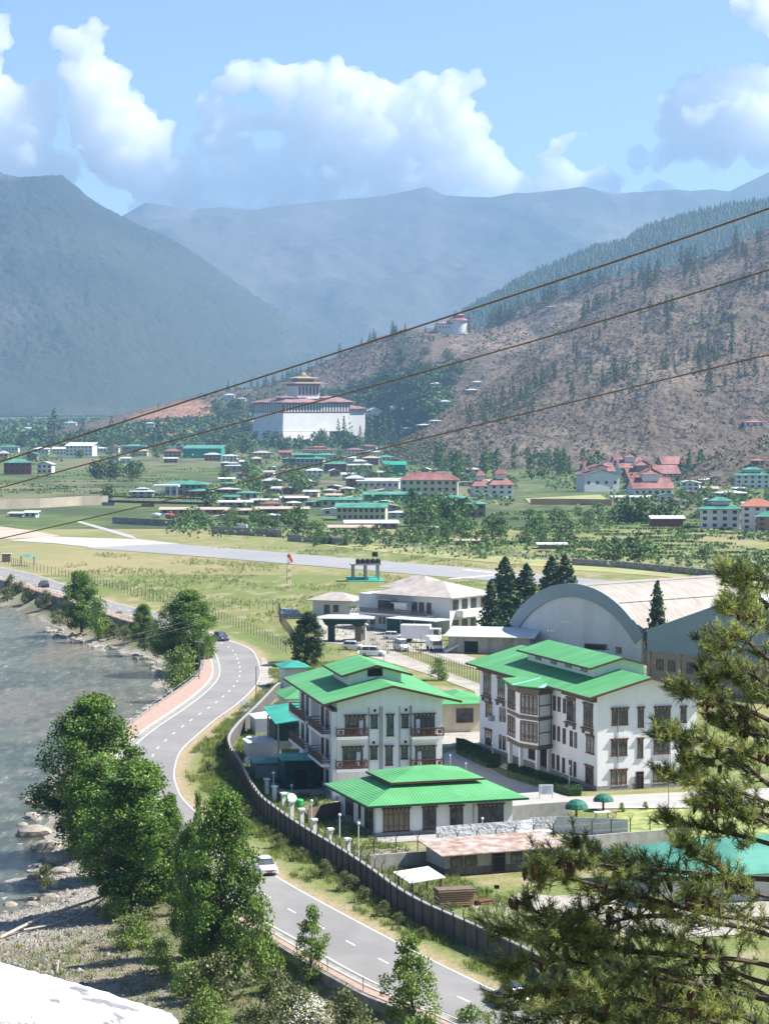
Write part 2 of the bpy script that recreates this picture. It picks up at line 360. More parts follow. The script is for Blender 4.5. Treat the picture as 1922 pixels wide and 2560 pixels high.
def ground_z(X, Y):
    X = np.atleast_1d(np.asarray(X, float)); Y = np.atleast_1d(np.asarray(Y, float)); P = np.stack([X, Y], 1)
    z = np.zeros(len(X)); s = np.clip((Y - 2000) / 4000, 0, 1); z += 20 * s * s * (3 - 2 * s)
    near = (Y < 1200) & (X < 30)
    if near.any():
        Q = P[near]; up = inside(Q, UP); wt = inside(Q, WP)
        dr = dist_poly(Q, EKt); dw = dist_poly(Q, EWt)
        zz = -4.15 * (dr / (dr + dw + 1e-6)) ** .38 - .25 * np.minimum(dr, 1) + (fbm(Q[:, 0] * .15, Q[:, 1] * .15, 4) - .5) * 1.1 * np.minimum(1, np.minimum(dr, dw) / 4)
        zz = np.where(wt, -4.1 - np.minimum(dw * .25, 2.2), zz)
        far = (Q[:, 0] < -60 - (Q[:, 1] - 180) * .23) & ~wt & ~up
        zz = np.where(far, -1.5, zz)
        z[near] = np.where(up, 0, zz)
        bx, by = (Q[:, 0] + 34) / 7.5, (Q[:, 1] - 246) / 3.2
        b = np.clip(1.3 - np.sqrt(bx * bx + by * by), 0, 1)
        z[near] = np.where(b > 0, np.maximum(z[near], -4.6 + 1.0 * b), z[near])
    z = np.maximum(z, 43.0 - .262 * np.maximum(Y, -50))
    return z
def gz(x, y): return float(ground_z(x, y)[0])
def geo(a, b, n):  # growing steps
    return list(a + (b - a) * (np.linspace(0, 1, n + 1)[1:] ** 2.2))
xs = np.array([-x for x in geo(250, 8800, 24)][::-1] + list(np.arange(-250, -80, 6.0)) + list(np.arange(-80, 80, 1.3)) + list(np.arange(80, 250, 6.0)) + [250.0] + geo(250, 8800, 24))
ys = np.array(list(np.arange(-60, 150, 10.0)) + list(np.arange(150, 480, 1.35)) + list(np.arange(480, 1000, 4.5)) + list(np.arange(1000, 2400, 12.0)) + [2400.0] + geo(2400, 13300, 40))
GX, GY = np.meshgrid(xs, ys); gx, gy = GX.ravel(), GY.ravel()
GZ = ground_z(gx, gy)
up = inside(np.stack([gx, gy], 1), UP)
flat = up & (gy > 170)
far_f = np.clip((gy - 900) / 300, 0, 1)
GZ = GZ + np.where(flat, (fbm(gx * .03, gy * .03, 4) - .5) * 1.2 * far_f - 0.05, 0)
# albedo of the ground by place
def mix(a, b, t): return a * (1 - t[:, None]) + np.array(b) * t[:, None]
n1 = fbm(gx * .045, gy * .02, 5); n2 = fbm(gx * .35 + 40, gy * .25, 4); n3 = fbm(gx * .012 + 9, gy * .006, 4)
col = np.tile(np.array([.16, .20, .055]), (len(gx), 1))
col = mix(col, (.28, .255, .11), np.clip((n1 * .6 + n2 * .4 - .46) * 6, 0, 1))
col = mix(col, (.36, .29, .20), np.clip((n2 - .62) * 8, 0, .8))
P2 = np.stack([gx, gy], 1)
dRoad = np.full(len(gx), 99.0); nr = (gy < 900) & (np.abs(gx) < 200); ERt = [(p.x, p.y) for p in resample(ER, 3)]
dRoad[nr] = dist_poly(P2[nr], ERt)
vg = (dRoad < 17) & (gy < 470); col = np.where(vg[:, None], mix(col, (.15, .20, .06), np.clip((n2 - .36) * 5, 0, .75)), col)
col = mix(col, (.42, .32, .21), np.clip(1.25 - dRoad / (1.0 + 1.8 * n2), 0, 1) * .85)
vpx = HOR + H * F / np.maximum(gy, 100)                       # rough row of the airfield zones
air = up & (gy > 640) & (gy < 900); col = np.where(air[:, None], mix(col, (.34, .29, .15), np.clip(n3 * 2.2 - .6, 0, 1)), col)
fields = up & (gy >= 880)
fc = mix(np.tile(np.array([.068, .105, .034]), (len(gx), 1)), (.14, .185, .055), np.clip(n2 * 3 - 1.1, 0, 1)); fc = mix(fc, (.19, .17, .10), np.clip(n3 * 4 - 1.9, 0, .8)); fc = mix(fc, (.05, .075, .03), np.clip(n1 * 5 - 2.6, 0, .8))
col = np.where(fields[:, None], fc, col)
forest = up & (gy > 2300); col = np.where(forest[:, None], mix(np.tile(np.array([.05, .085, .035]), (len(gx), 1)), (.13, .15, .08), np.clip(n1 * 3 - 1.3, 0, 1)), col)
low = ~up & (gy > 160)
lc = mix(np.tile(np.array([.13, .15, .06]), (len(gx), 1)), (.24, .20, .13), np.clip(n2 * 4 - 1.6, 0, 1))
lc = mix(lc, (.36, .335, .30), np.clip(((-2.75 - GZ) + (n1 - .5) * 1.6) * 1.6, 0, 1) * (gy < 275) + np.clip(((-3.4 - GZ) + (n1 - .5) * .8) * 1.6, 0, 1) * (gy >= 275))
lc = mix(lc, (.14, .125, .10), ((GZ < -4.25)).astype(float) * .8)
col = np.where(low[:, None], lc, col)
hs = (gy < 175) & (GZ > .5); col = np.where(hs[:, None], np.array([.16, .14, .08]), col)
ny, nx = len(ys), len(xs); I = np.arange(ny * nx).reshape(ny, nx)
Q = np.stack([I[:-1, :-1], I[:-1, 1:], I[1:, 1:], I[1:, :-1]], -1).reshape(-1, 4)
mt['ground'] = M('ground_cover', (1, 1, 1), .95, .28, .9, .5, 2.5, attr='Col', ramp=(.3, .7))
def colour_attr(me, col):
    a = me.color_attributes.new('Col', 'FLOAT_COLOR', 'POINT'); c4 = np.concatenate([col, np.ones((len(col), 1))], 1)
    a.data.foreach_set('color', c4.astype(np.float32).ravel())
me = np_mesh('ground', np.stack([gx, gy, GZ], 1), Q, 'ground', smooth=True); colour_attr(me, np.clip(col, 0, 1))
tag(put('ground', me), kind='structure')
# ------------------------------------------------------------------ river
m = M('river_water', (.060, .080, .060), .07, .25, .05, 0, col2=(.10, .115, .085), spec=.4, streak=(.62, (1.1, .30, 1), (.21, .215, .17), .95))  # pale streaks paint the light on the ripples into the water colour
n = m.node_tree; N = n.nodes; Lk = n.links; b = N['Principled BSDF']
tc = N.new('ShaderNodeTexCoord'); mp = N.new('ShaderNodeMapping'); mp.inputs['Scale'].default_value = (1.0, .32, 1); mp.inputs['Rotation'].default_value = (0, 0, .35)
Lk.new(tc.outputs['Object'], mp.inputs[0])
nz = N.new('ShaderNodeTexNoise'); nz.inputs['Scale'].default_value = .7; nz.inputs['Detail'].default_value = 8; nz.inputs['Roughness'].default_value = .7
nz.inputs['Distortion'].default_value = .6
Lk.new(mp.outputs[0], nz.inputs['Vector'])
bp = N.new('ShaderNodeBump'); bp.inputs['Strength'].default_value = 1; bp.inputs['Distance'].default_value = .6
Lk.new(nz.outputs['Fac'], bp.inputs['Height']); Lk.new(bp.outputs[0], b.inputs['Normal'])
big = N.new('ShaderNodeTexNoise'); big.inputs['Scale'].default_value = .05; big.inputs['Detail'].default_value = 5; Lk.new(mp.outputs[0], big.inputs['Vector'])
sh = N.new('ShaderNodeValToRGB'); sh.color_ramp.elements[0].position = .52; sh.color_ramp.elements[1].position = .66
sh.color_ramp.elements[0].color = (0, 0, 0, 1); sh.color_ramp.elements[1].color = (.75, .75, .75, 1); Lk.new(big.outputs['Fac'], sh.inputs[0])
base = b.inputs['Base Color'].links[0].from_socket
geo_ = N.new('ShaderNodeNewGeometry'); ds = N.new('ShaderNodeVectorMath'); ds.operation = 'DISTANCE'; Lk.new(geo_.outputs['Position'], ds.inputs[0]); ds.inputs[1].default_value = (-66, 388, -4)
mr_ = N.new('ShaderNodeMapRange'); mr_.inputs[1].default_value = 12; mr_.inputs[2].default_value = 42; mr_.inputs[3].default_value = 1.0; mr_.inputs[4].default_value = 0; Lk.new(ds.outputs['Value'], mr_.inputs[0])
n4 = N.new('ShaderNodeTexNoise'); n4.inputs['Scale'].default_value = .35; n4.inputs['Detail'].default_value = 7; Lk.new(mp.outputs[0], n4.inputs['Vector'])
mm = N.new('ShaderNodeMath'); mm.operation = 'MULTIPLY_ADD'; Lk.new(n4.outputs['Fac'], mm.inputs[0]); mm.inputs[1].default_value = 1.6; mm.inputs[2].default_value = -.35
m5 = N.new('ShaderNodeMath'); m5.operation = 'MULTIPLY'; m5.use_clamp = True; Lk.new(mm.outputs[0], m5.inputs[0]); Lk.new(mr_.outputs[0], m5.inputs[1])
m6 = N.new('ShaderNodeMath'); m6.operation = 'MAXIMUM'; Lk.new(m5.outputs[0], m6.inputs[0]); Lk.new(sh.outputs[0], m6.inputs[1])
m1 = N.new('ShaderNodeMix'); m1.data_type = 'RGBA'; Lk.new(m6.outputs[0], m1.inputs[0]); Lk.new(base, m1.inputs[6]); m1.inputs[7].default_value = (.25, .205, .155, 1)
fo = N.new('ShaderNodeTexNoise'); fo.inputs['Scale'].default_value = .75; fo.inputs['Detail'].default_value = 7; fo.inputs['Roughness'].default_value = .75
mp2 = N.new('ShaderNodeMapping'); mp2.inputs['Scale'].default_value = (1.0, .28, 1); Lk.new(tc.outputs['Object'], mp2.inputs[0]); Lk.new(mp2.outputs[0], fo.inputs['Vector'])
fr = N.new('ShaderNodeValToRGB'); fr.color_ramp.elements[0].position = .60; fr.color_ramp.elements[1].position = .70
fr.color_ramp.elements[0].color = (0, 0, 0, 1); fr.color_ramp.elements[1].color = (1, 1, 1, 1); Lk.new(fo.outputs['Fac'], fr.inputs[0])
m2 = N.new('ShaderNodeMix'); m2.data_type = 'RGBA'; Lk.new(fr.outputs[0], m2.inputs[0]); Lk.new(m1.outputs[2], m2.inputs[6]); m2.inputs[7].default_value = (.72, .74, .74, 1)
Lk.new(m2.outputs[2], b.inputs['Base Color'])
mt['water'] = m
q = MB(); q.add([(-420, 165, -4.0), (30, 165, -4.0), (30, 560, -4.0), (-160, 1000, -4.0), (-500, 1000, -4.0)], [(0, 1, 2, 3, 4)])
tag(q.build('river', 'water'), kind='structure')
# ------------------------------------------------------------------ road, pavement, markings
def nearest_seq(A, B):
    """for each point of A the matching point of B, moving forward only"""
    out = []; j = 0
    for p in A:
        k0 = j; best = 1e9
        for k in range(k0, min(len(B), k0 + 40)):
            d = (B[k] - p).length
            if d < best: best = d; j = k
        out.append(B[j])
    return out
def ribbon(A, B, z0, z1=None, thick=None):
    q = MB(); n = len(A)
    vs = [(p.x, p.y, z0) for p in A] + [(p.x, p.y, z0) for p in B]
    q.add(vs, [(i, n + i, n + i + 1, i + 1) for i in range(n - 1)])
    if thick:
        vs = [(p.x, p.y, z0 - thick) for p in A] + [(p.x, p.y, z0 - thick) for p in B]
        q.add(vs, [])
        q.f += [(i, i + 1, 2 * n + i + 1, 2 * n + i) for i in range(n - 1)] + [(n + i, 3 * n + i, 3 * n + i + 1, n + i + 1) for i in range(n - 1)]
        q.m += [0] * (2 * n - 2)
    return q
RM = nearest_seq(EL, ER)
tag(ribbon(EL, RM, .030).build('road', 'road'), kind='structure')
def inset(A, B, d0, d1):
    a = []; b = []
    for p, r in zip(A, B):
        d = (r - p).normalized(); a.append(p + d * d0); b.append(p + d * d1)
    return a, b
mk = MB()
for (A, B, d0, d1) in ((EL, RM, .12, .27), (RM, EL, .12, .27)):
    a, b2 = inset(A, B, d0, d1); r_ = ribbon(a, b2, .036); mk.add(r_.v, r_.f)
mid = resample([(p + r) / 2 for p, r in zip(EL, RM)], .5)
for i in range(0, len(mid) - 8, 14):
    a = mid[i:i + 5]; d = (a[-1] - a[0]).normalized(); nn = Vector((-d.y, d.x, 0)) * .08
    r_ = ribbon([p - nn for p in a], [p + nn for p in a], .036); mk.add(r_.v, r_.f)
tag(mk.build('road_markings', 'paint'), kind='structure')
KM = nearest_seq(EL, EK)
sa_, sb_ = inset(EL, KM, -.02, .9); tag(ribbon(sa_, sb_, .026).build('road_shoulder', 'kerbd'), kind='structure')
ka, kb = inset(EL, KM, .9, 1.15); tag(ribbon(ka, kb, .17, thick=.2).build('kerb', 'kerb'), kind='structure')
pa, _ = inset(EL, KM, 1.155, 1.3)
tag(ribbon(pa, KM, .14, thick=.25).build('pavement', 'redpave'), kind='structure')
rw = MB()
oi, oo = inset(KM, EL, .0, -.45); r_ = ribbon(oi, oo, .10, thick=4.2); rw.add(r_.v, r_.f)
tag(rw.build('retaining_wall', 'stone'), 'rough stone retaining wall holding up the riverside pavement', 'retaining wall')
def sheet(name, px, z, mat, kind='structure'):
    q = MB(); p = [at(u, v, z) for u, v in px]; q.add(p, [tuple(range(len(p)))])
    return tag(q.build(name, mat), kind=kind)
mt['sandy'] = M('sandy_soil', (.40, .34, .27), .95, .15, .1)
mt['dryg'] = M('dry_grass', (.36, .31, .17), .95, .25, .08, .3, 2, col2=(.24, .27, .10))
sheet('side_road', [(604, 1748), (650, 1752), (700, 1745), (712, 1760), (650, 1778), (598, 1790)], .022, 'road')
sheet('gravel_shoulder', [(655, 1640), (676, 1660), (690, 1690), (672, 1712), (652, 1740), (648, 1700)], .014, 'path')
sheet('runway', [(300, 1347.5), (640, 1376), (1240, 1425), (1439, 1443.5), (2150, 1504), (2150, 1532), (1240, 1453), (720, 1409), (440, 1386), (212, 1370)], .05, 'runway')
sheet('apron', [(20, 1351), (116, 1341), (347, 1348), (450, 1359), (339, 1363), (239, 1369), (135, 1358)], .07, 'conc_rw')
sheet('bare_field', [(-200, 1300), (-60, 1312), (0, 1316), (40, 1321), (90, 1328), (125, 1334), (154, 1340), (100, 1343), (30, 1347), (-200, 1345)], .045, 'sandy')
sheet('runway_markings', [(1155, 1424), (1160, 1423), (1300, 1437), (1290, 1438.5)], .08, 'paint')
sheet('taxi_line', [(1120, 1447), (1240, 1436), (1244, 1437.2), (1124, 1448.5)], .08, 'paint')
sheet('airfield_path', [(185, 1303), (200, 1302), (330, 1338), (345, 1349), (315, 1342)], .06, 'paving')
sheet('dry_strip', [(700, 1350), (1060, 1372), (1450, 1408), (1800, 1440), (2100, 1462), (2100, 1475), (1439, 1425), (1000, 1385)], .04, 'dryg')
# ------------------------------------------------------------------ hills and mountains
def hill(name, ridge, base, nu, nt, amp, wl, cols, green=.3, back=.6, pw=.85, sil=.15, hf=0, umin=-500, umax=2400, fade=None, gully=1.0, seed=0, patches=()):
    R_ = np.array([(u, H + (HOR - v) / F * Y, Y) for u, v, Y in ridge], float); B_ = np.array(base, float)
    u = np.linspace(umin, umax, nu); tt = np.concatenate([np.linspace(0, 1, nt), 1 + np.linspace(0, 1, 14)[1:]])
    ru = np.interp(u, R_[:, 0], R_[:, 1]); rY = np.interp(u, R_[:, 0], R_[:, 2])
    bz = np.interp(u, B_[:, 0], B_[:, 1]); bY = np.interp(u, B_[:, 0], B_[:, 2])
    U, T = np.meshgrid(u, tt); t = np.minimum(T, 1); s = np.maximum(T - 1, 0)
    Y = bY + (rY - bY) * t; X = (U - CX) / F * Y
    hgt = np.maximum(ru - bz, 5)
    rs = np.convolve(np.pad(ru, 60, 'edge'), np.hanning(61) / np.hanning(61).sum(), 'same')[60:-60]
    RU = rs + (ru - rs) * t ** 3; Z = bz + (RU - bz) * t ** pw
    nA = ridged(X / wl + seed, Y / wl * .55 + seed, 6) - .55; nB = fbm(X / wl * 3 + 5, Y / wl * 2, 5) - .5
    env = np.sin(np.pi * np.clip(t, 0, 1)) ** .7
    Z = Z + np.minimum(amp, hgt * .35) * (nA * gully + nB * .6) * (env + sil * (t > .5))
    if hf: Z = Z + hf * (vnoise(X / (hf * .8), Y / (hf * .8)) - .5) * np.clip(t * 6, 0, 1)
    Y = Y + s * hgt / back; Z = Z - s * (hgt + 40); X = (U - CX) / F * Y
    c = np.tile(np.array(cols[0]), (X.size, 1)).astype(float); xf, yf, zf, tf = X.ravel(), Y.ravel(), Z.ravel(), t.ravel()
    g = fbm(xf / wl * 2.2 + 3, zf / wl * 3.5 + yf / wl * .4, 5)
    c = mix(c, cols[1], np.clip((g - (1 - green) * .8) * 7, 0, 1)); c = mix(c, cols[2], np.clip((fbm(xf / wl * 5, zf / wl * 7, 4) - .62) * 6, 0, .8))
    uf = U.ravel()
    for (ua, ub, ta, tb, pc) in patches:
        e = np.minimum(np.minimum(uf - ua, ub - uf) / 30, np.minimum(tf - ta, tb - tf) / .12) + (fbm(xf * .03, zf * .06, 4) - .5) * 4; c = mix(c, pc, np.clip(e, 0, 1))
    ny, nx = U.shape; I = np.arange(ny * nx).reshape(ny, nx)
    Q = np.stack([I[:-1, :-1], I[:-1, 1:], I[1:, 1:], I[1:, :-1]], -1).reshape(-1, 4)
    me = np_mesh(name, np.stack([xf, yf, zf], 1), Q, 'hill', smooth=True); colour_attr(me, np.clip(c, 0, 1))
    o = tag(put(name, me), kind='structure')
    def surf(uu, tv):
        i = (uu - umin) / (umax - umin) * (nu - 1); j = tv * (nt - 1)
        i0, j0 = int(i), int(j); fi, fj = i - i0, j - j0
        p = lambda a, b: Vector((X[b, a], Y[b, a], Z[b, a]))
        return p(i0, j0) * (1 - fi) * (1 - fj) + p(i0 + 1, j0) * fi * (1 - fj) + p(i0, j0 + 1) * (1 - fi) * fj + p(i0 + 1, j0 + 1) * fi * fj
    return surf
mt['hill'] = M('hillside_cover', (1, 1, 1), .95, .42, .035, .8, .12, attr='Col', ramp=(.3, .7))
forest_c = [(.022, .038, .026), (.042, .058, .038), (.085, .085, .065)]
rock_c = [(.045, .065, .045), (.085, .085, .07), (.15, .135, .12)]
brown_c = [(.135, .102, .078), (.07, .082, .042), (.21, .165, .125)]
far = hill('far_mountains', [(-500, 500, 12000), (301, 549, 12000), (368, 511, 12000), (433, 522, 12000), (482, 533, 12000), (500, 527, 12000), (558, 523, 12000), (623, 530, 12000), (700, 518, 12000), (786, 508, 12000), (867, 500, 12000), (960, 492, 12000), (1066, 470, 12000), (1110, 492, 12000), (1245, 503, 12000), (1423, 477, 12000), (1454, 472, 12000), (1534, 494, 12000), (1638, 492, 12000), (1774, 477, 12000), (1817, 483, 12000), (1922, 431, 12000), (2400, 425, 12000)],
     [(-500, 20, 8800), (2400, 20, 8800)], 420, 150, 520, 2000, rock_c, .5, sil=.05, hf=0)
leftm = hill('left_mountain', [(-500, 330, 7800), (-200, 400, 7900), (0, 441, 8000), (45, 455, 8000), (100, 452, 8000), (165, 450, 8000), (200, 480, 8000), (228, 505, 8000), (240, 515, 8000), (300, 546, 8100), (350, 573, 8200), (430, 605, 8300), (500, 648, 8400), (600, 715, 8500), (700, 778, 8600), (800, 835, 8700), (880, 880, 8800), (980, 950, 8900), (1200, 1010, 9000), (2400, 1014, 9000)],
     [(-500, 22, 5200), (300, 22, 5800), (700, 24, 6800), (1000, 25, 7600), (2400, 20, 8000)], 460, 260, 260, 1250, [(.018, .030, .024), (.038, .052, .036), (.08, .078, .066)], .5, sil=.05, hf=15, umax=1500)
fh = hill('forest_ridge', [(-500, 1010, 4800), (1000, 980, 5000), (1060, 870, 5200), (1130, 800, 5300), (1250, 735, 5500), (1300, 703, 5500), (1420, 650, 5500), (1480, 625, 5500), (1560, 605, 5500), (1620, 570, 5500), (1700, 545, 5500), (1800, 520, 5500), (1922, 497, 5500), (2400, 380, 5500)],
     [(-500, 20, 4500), (2400, 60, 4300)], 260, 120, 90, 900, forest_c, .5, sil=.1, hf=10, umin=950)
gh = hill('tower_hill', [(-500, 1110, 3300), (100, 1090, 3300), (200, 1062, 3300), (300, 1040, 3300), (400, 1012, 3300), (520, 985, 3300), (600, 972, 3300), (640, 968, 3300), (700, 950, 3300), (760, 925, 3300), (840, 890, 3300), (930, 850, 3250), (1010, 826, 3200), (1080, 822, 3200), (1190, 822, 3200), (1250, 792, 3250), (1330, 760, 3250), (1400, 735, 3200), (1500, 702, 3150), (1600, 680, 3100), (1700, 660, 3050), (1760, 640, 3000), (1850, 602, 2950), (1922, 572, 2950), (2400, 420, 2900)],
     [(-500, -3, 2600), (450, -3, 2700), (600, -3, 2790), (950, -3, 2760), (1080, -3, 2450), (1500, 20, 2450), (2400, 60, 2450)], 460, 170, 50, 380, brown_c, .42, sil=.12, hf=3, patches=[(320, 545, .12, .9, (.33, .18, .12)), (735, 1000, .35, 1.2, (.17, .125, .10)), (1130, 1330, .5, .9, (.26, .19, .14))])
nh = hill('brown_spur', [(-500, 1135, 2000), (940, 1135, 2000), (985, 1113, 2050), (1050, 1073, 2100), (1110, 1030, 2150), (1200, 975, 2250), (1290, 920, 2350), (1370, 850, 2450), (1430, 812, 2500), (1500, 768, 2550), (1600, 722, 2600), (1700, 690, 2600), (1800, 655, 2600), (1922, 600, 2600), (2400, 420, 2600)],
     [(-500, -3, 1950), (900, -3, 1950), (1000, -1, 1850), (1300, 0, 1700), (1600, 0, 1650), (2400, 0, 1650)], 460, 240, 75, 260, brown_c, .30, sil=.06, hf=2.5, umin=880, seed=3)
sp = hill('small_spur', [(-500, 1240, 1500), (1640, 1212, 1500), (1700, 1190, 1500), (1760, 1150, 1500), (1830, 1120, 1500), (1922, 1093, 1500), (2400, 980, 1500)],
     [(-500, -2, 1300), (1600, -2, 1340), (2400, 0, 1300)], 120, 60, 8, 120, brown_c, .35, sil=.1, hf=1.2, umin=1560, seed=9)
# ------------------------------------------------------------------ windows, doors and roofs on the near buildings
def px2(z, ox, oy, k):  # a box read in a zoomed crop -> picture box
    return (ox + k * z[0], oy + k * z[1], ox + k * z[2], oy + k * z[3])
def face_rect(fr, face, c, b):
    u0, v0, u1, v1 = b; um = (u0 + u1) / 2; vm = (v0 + v1) / 2
    f = fr.front if face == 'F' else fr.side
    sa = f(u0, vm, c)[0]; sb = f(u1, vm, c)[0]; z1 = f(um, v0, c)[1] - fr.o.z; z0 = f(um, v1, c)[1] - fr.o.z
    return min(sa, sb), max(sa, sb), z0, z1
def fbox(q, face, c, s0, s1, z0, z1, d0, d1, mi=0):
    if face == 'F': q.box(s0, s1, c - d1, c - d0, z0, z1, mi)
    elif face == 'S': q.box(c - d1, c - d0, s0, s1, z0, z1, mi)
    elif face == 'R': q.box(c + d0, c + d1, s0, s1, z0, z1, mi)
def window(par, fr, face, c, rect, style='bhutan', pane='glass', cols=None, wood='wood', name='window', lintel=True):
    s0, s1, z0, z1 = rect; w_, h_ = s1 - s0, z1 - z0; q = MB(); e = .07
    fbox(q, face, c, s0, s1, z0, z0 + e, .0, .10); fbox(q, face, c, s0, s1, z1 - e, z1, .0, .10)
    fbox(q, face, c, s0, s0 + e, z0 + e, z1 - e, .0, .10); fbox(q, face, c, s1 - e, s1, z0 + e, z1 - e, .0, .10)
    n = cols or max(1, round(w_ / .62))
    for i in range(1, n):
        x = s0 + w_ * i / n; fbox(q, face, c, x - .03, x + .03, z0 + e, z1 - e, .02, .085)
    if style == 'bhutan':
        t = z1 - h_ * .22; fbox(q, face, c, s0 + e, s1 - e, t - .03, t + .03, .02, .08)
        if h_ > 1.6 and name != 'door':
            t = z0 + h_ * .24; fbox(q, face, c, s0 + e, s1 - e, t - .03, t + .03, .02, .08)
    wdw = q.build(name, wood, par)
    p = MB(); fbox(p, face, c, s0 + e, s1 - e, z0 + e, z1 - e, .005, .045); p.build('pane', pane, wdw)
    if lintel:
        l = MB(); fbox(l, face, c, s0 - .14, s1 + .14, z1 + .10, z1 + .20, 0, .26, 0); fbox(l, face, c, s0 - .08, s1 + .08, z1 + .005, z1 + .05, 0, .14, 0)
        k = max(3, int(w_ / .22)); st = (w_ + .1) / k
        for i in range(k): fbox(l, face, c, s0 - .05 + st * i + st * .22, s0 - .05 + st * i + st * .72, z1 - .10, z1 + .095, .105, .21, i % 2)
        l.build('lintel', ['wood', 'woodp'], wdw)
        q2 = MB(); fbox(q2, face, c, s0 - .08, s1 + .08, z0 - .08, z0 - .004, 0, .16); q2.build('sill', wood, wdw)
    return wdw
def gable_mb(x0, x1, y0, y1, ze, rise, th=.14, over=True):
    xm = (x0 + x1) / 2; q = MB()
    q.extr([(x0, ze), (xm, ze + rise), (x1, ze), (x1, ze - th), (xm, ze + rise - th), (x0, ze - th)], y0, y1); return q
def gable_fascia(x0, x1, y0, y1, ze, rise, th=.14):
    """bargeboards and eave gutters, proud of the sheeting"""
    xm = (x0 + x1) / 2; q = MB()
    for a, b in ((y0 - .06, y0 - .003), (y1 + .003, y1 + .06)):
        q.extr([(x0 - .02, ze + .0), (xm, ze + rise + .0), (x1 + .02, ze + .0), (x1 + .02, ze - th - .16), (xm, ze + rise - th - .16), (x0 - .02, ze - th - .16)], a, b)
    q.box(x0 - .07, x0 - .003, y0, y1, ze - th - .12, ze - .02); q.box(x1 + .003, x1 + .07, y0, y1, ze - th - .12, ze - .02)
    return q
def hip_mb(x0, x1, y0, y1, ze, rise, th=.12, rl=None, mi=(0, 0), ins=None):
    W_, D_ = x1 - x0, y1 - y0; i = ins if ins is not None else min(W_, D_) / 2
    a = [(x0, y0, ze), (x1, y0, ze), (x1, y1, ze), (x0, y1, ze)]; b = [(x, y, ze - th) for x, y, z in a]
    t = [(x0 + i, y0 + i, ze + rise), (x1 - i, y0 + i, ze + rise), (x1 - i, y1 - i, ze + rise), (x0 + i, y1 - i, ze + rise)]
    if W_ >= D_ and ins is None: t = [t[0], t[1]]; f = [(0, 1, 9, 8), (1, 2, 9), (2, 3, 8, 9), (3, 0, 8)]
    elif ins is None: t = [((x0 + x1) / 2, y0 + i, ze + rise), ((x0 + x1) / 2, y1 - i, ze + rise)]; f = [(0, 1, 8), (1, 2, 9, 8), (2, 3, 9), (3, 0, 8, 9)]
    else: f = [(0, 1, 9, 8), (1, 2, 10, 9), (2, 3, 11, 10), (3, 0, 8, 11), (8, 9, 10, 11)]
    q = MB(); q.add(a + b + t, f + [(4, 5, 1, 0), (5, 6, 2, 1), (6, 7, 3, 2), (7, 4, 0, 3), (7, 6, 5, 4)])
    if len(mi) > 1 and mi[1] != mi[0]:
        base = len(q.m) - len(f) - 5
        for k in range(len(f)):
            q.m[base + k] = mi[k % 2] if k < 4 else mi[0]
    return q
def gable_wall(x0, x1, y0, y1, h, rise, inset=0.0):
    xm = (x0 + x1) / 2; q = MB(); q.extr([(x0, 0), (x0, h), (xm, h + rise), (x1, h), (x1, 0)], y0, y1); return q

# ------------------------------------------------------------------ the long white three-storey building on the right
A = Frame(1492, 1977, 18.9)
bl = thing('office_building', 'long white three storey building with green roof and carved window bay', 'building', A.o, A.ang)
AW, AL, AE = 12.8, 38.0, 11.2
gable_wall(0, AW, 0, AL, AE, 1.75).build('wall', 'white', bl)
q = MB(); q.box(-.12, AW + .12, -.12, AL + .12, -.3, .55); q.build('plinth', 'plinth', bl)
gable_mb(-1.5, AW + 1.5, -1.1, AL + 1.3, AE - .05, 2.1, .12).build('roof', 'green', bl)
gable_fascia(-1.5, AW + 1.5, -1.1, AL + 1.3, AE - .05, 2.1, .12).build('fascia', 'trim', bl)
q = MB()   # dentilled cornice under the long eave
for (y0_, y1_) in ((.2, 9.5), (22, AL - .2)):
    q = MB(); q.box(-.55, -.003, y0_, y1_, 10.35, 10.75); q.box(-.9, -.003, y0_, y1_, 10.75, 10.95); q.build('cornice', 'wood', bl)
# raised clerestory
cl = gable_wall(3.1, 9.7, 8, 29, 1.4, 1.05)
cl.v = [(x, y, z + 12.2) for x, y, z in cl.v]; cw = cl.build('clerestory', 'white', bl)
gable_mb(2.1, 10.7, 7, 30.2, 13.62, 1.15, .1).build('roof', 'green', cw)
gable_fascia(2.1, 10.7, 7, 30.2, 13.62, 1.15, .1).build('fascia', 'trim', cw)
for yy in (11.0, 15.8, 20.4, 25.4):
    q = MB(); fbox(q, 'S', 3.1, yy - .95, yy + .95, 12.72, 13.32, .01, .07); q.build('vent', 'glass', cw)
k2 = lambda z: px2(z, 1140, 1550, .3733)
for z in [(1040, 597, 1147, 703), (1327, 587, 1432, 692), (1500, 585, 1538, 685), (1037, 803, 1143, 908), (1320, 793, 1425, 895), (1500, 790, 1538, 890), (1500, 995, 1538, 1090)]:
    window(bl, A, 'F', 0, face_rect(A, 'F', 0, k2(z)))
for z in [(1215, 592, 1253, 717), (1212, 797, 1250, 922)]: window(bl, A, 'F', 0, face_rect(A, 'F', 0, k2(z)), cols=1)
for z in [(1033, 1007, 1140, 1113), (1315, 998, 1422, 1095)]: window(bl, A, 'F', 0, face_rect(A, 'F', 0, k2(z)), pane='curtain')
window(bl, A, 'F', -.125, face_rect(A, 'F', 0, k2((1197, 1013, 1250, 1132))), name='door', cols=2, lintel=False, pane='dark')
q = MB(); 
for x in (2.55, 9.3): q.tube([(x + .05, -.08, .4), (x + .05, -.08, 9.2)], .05, 6)
q.build('drain_pipe', 'metal', bl)
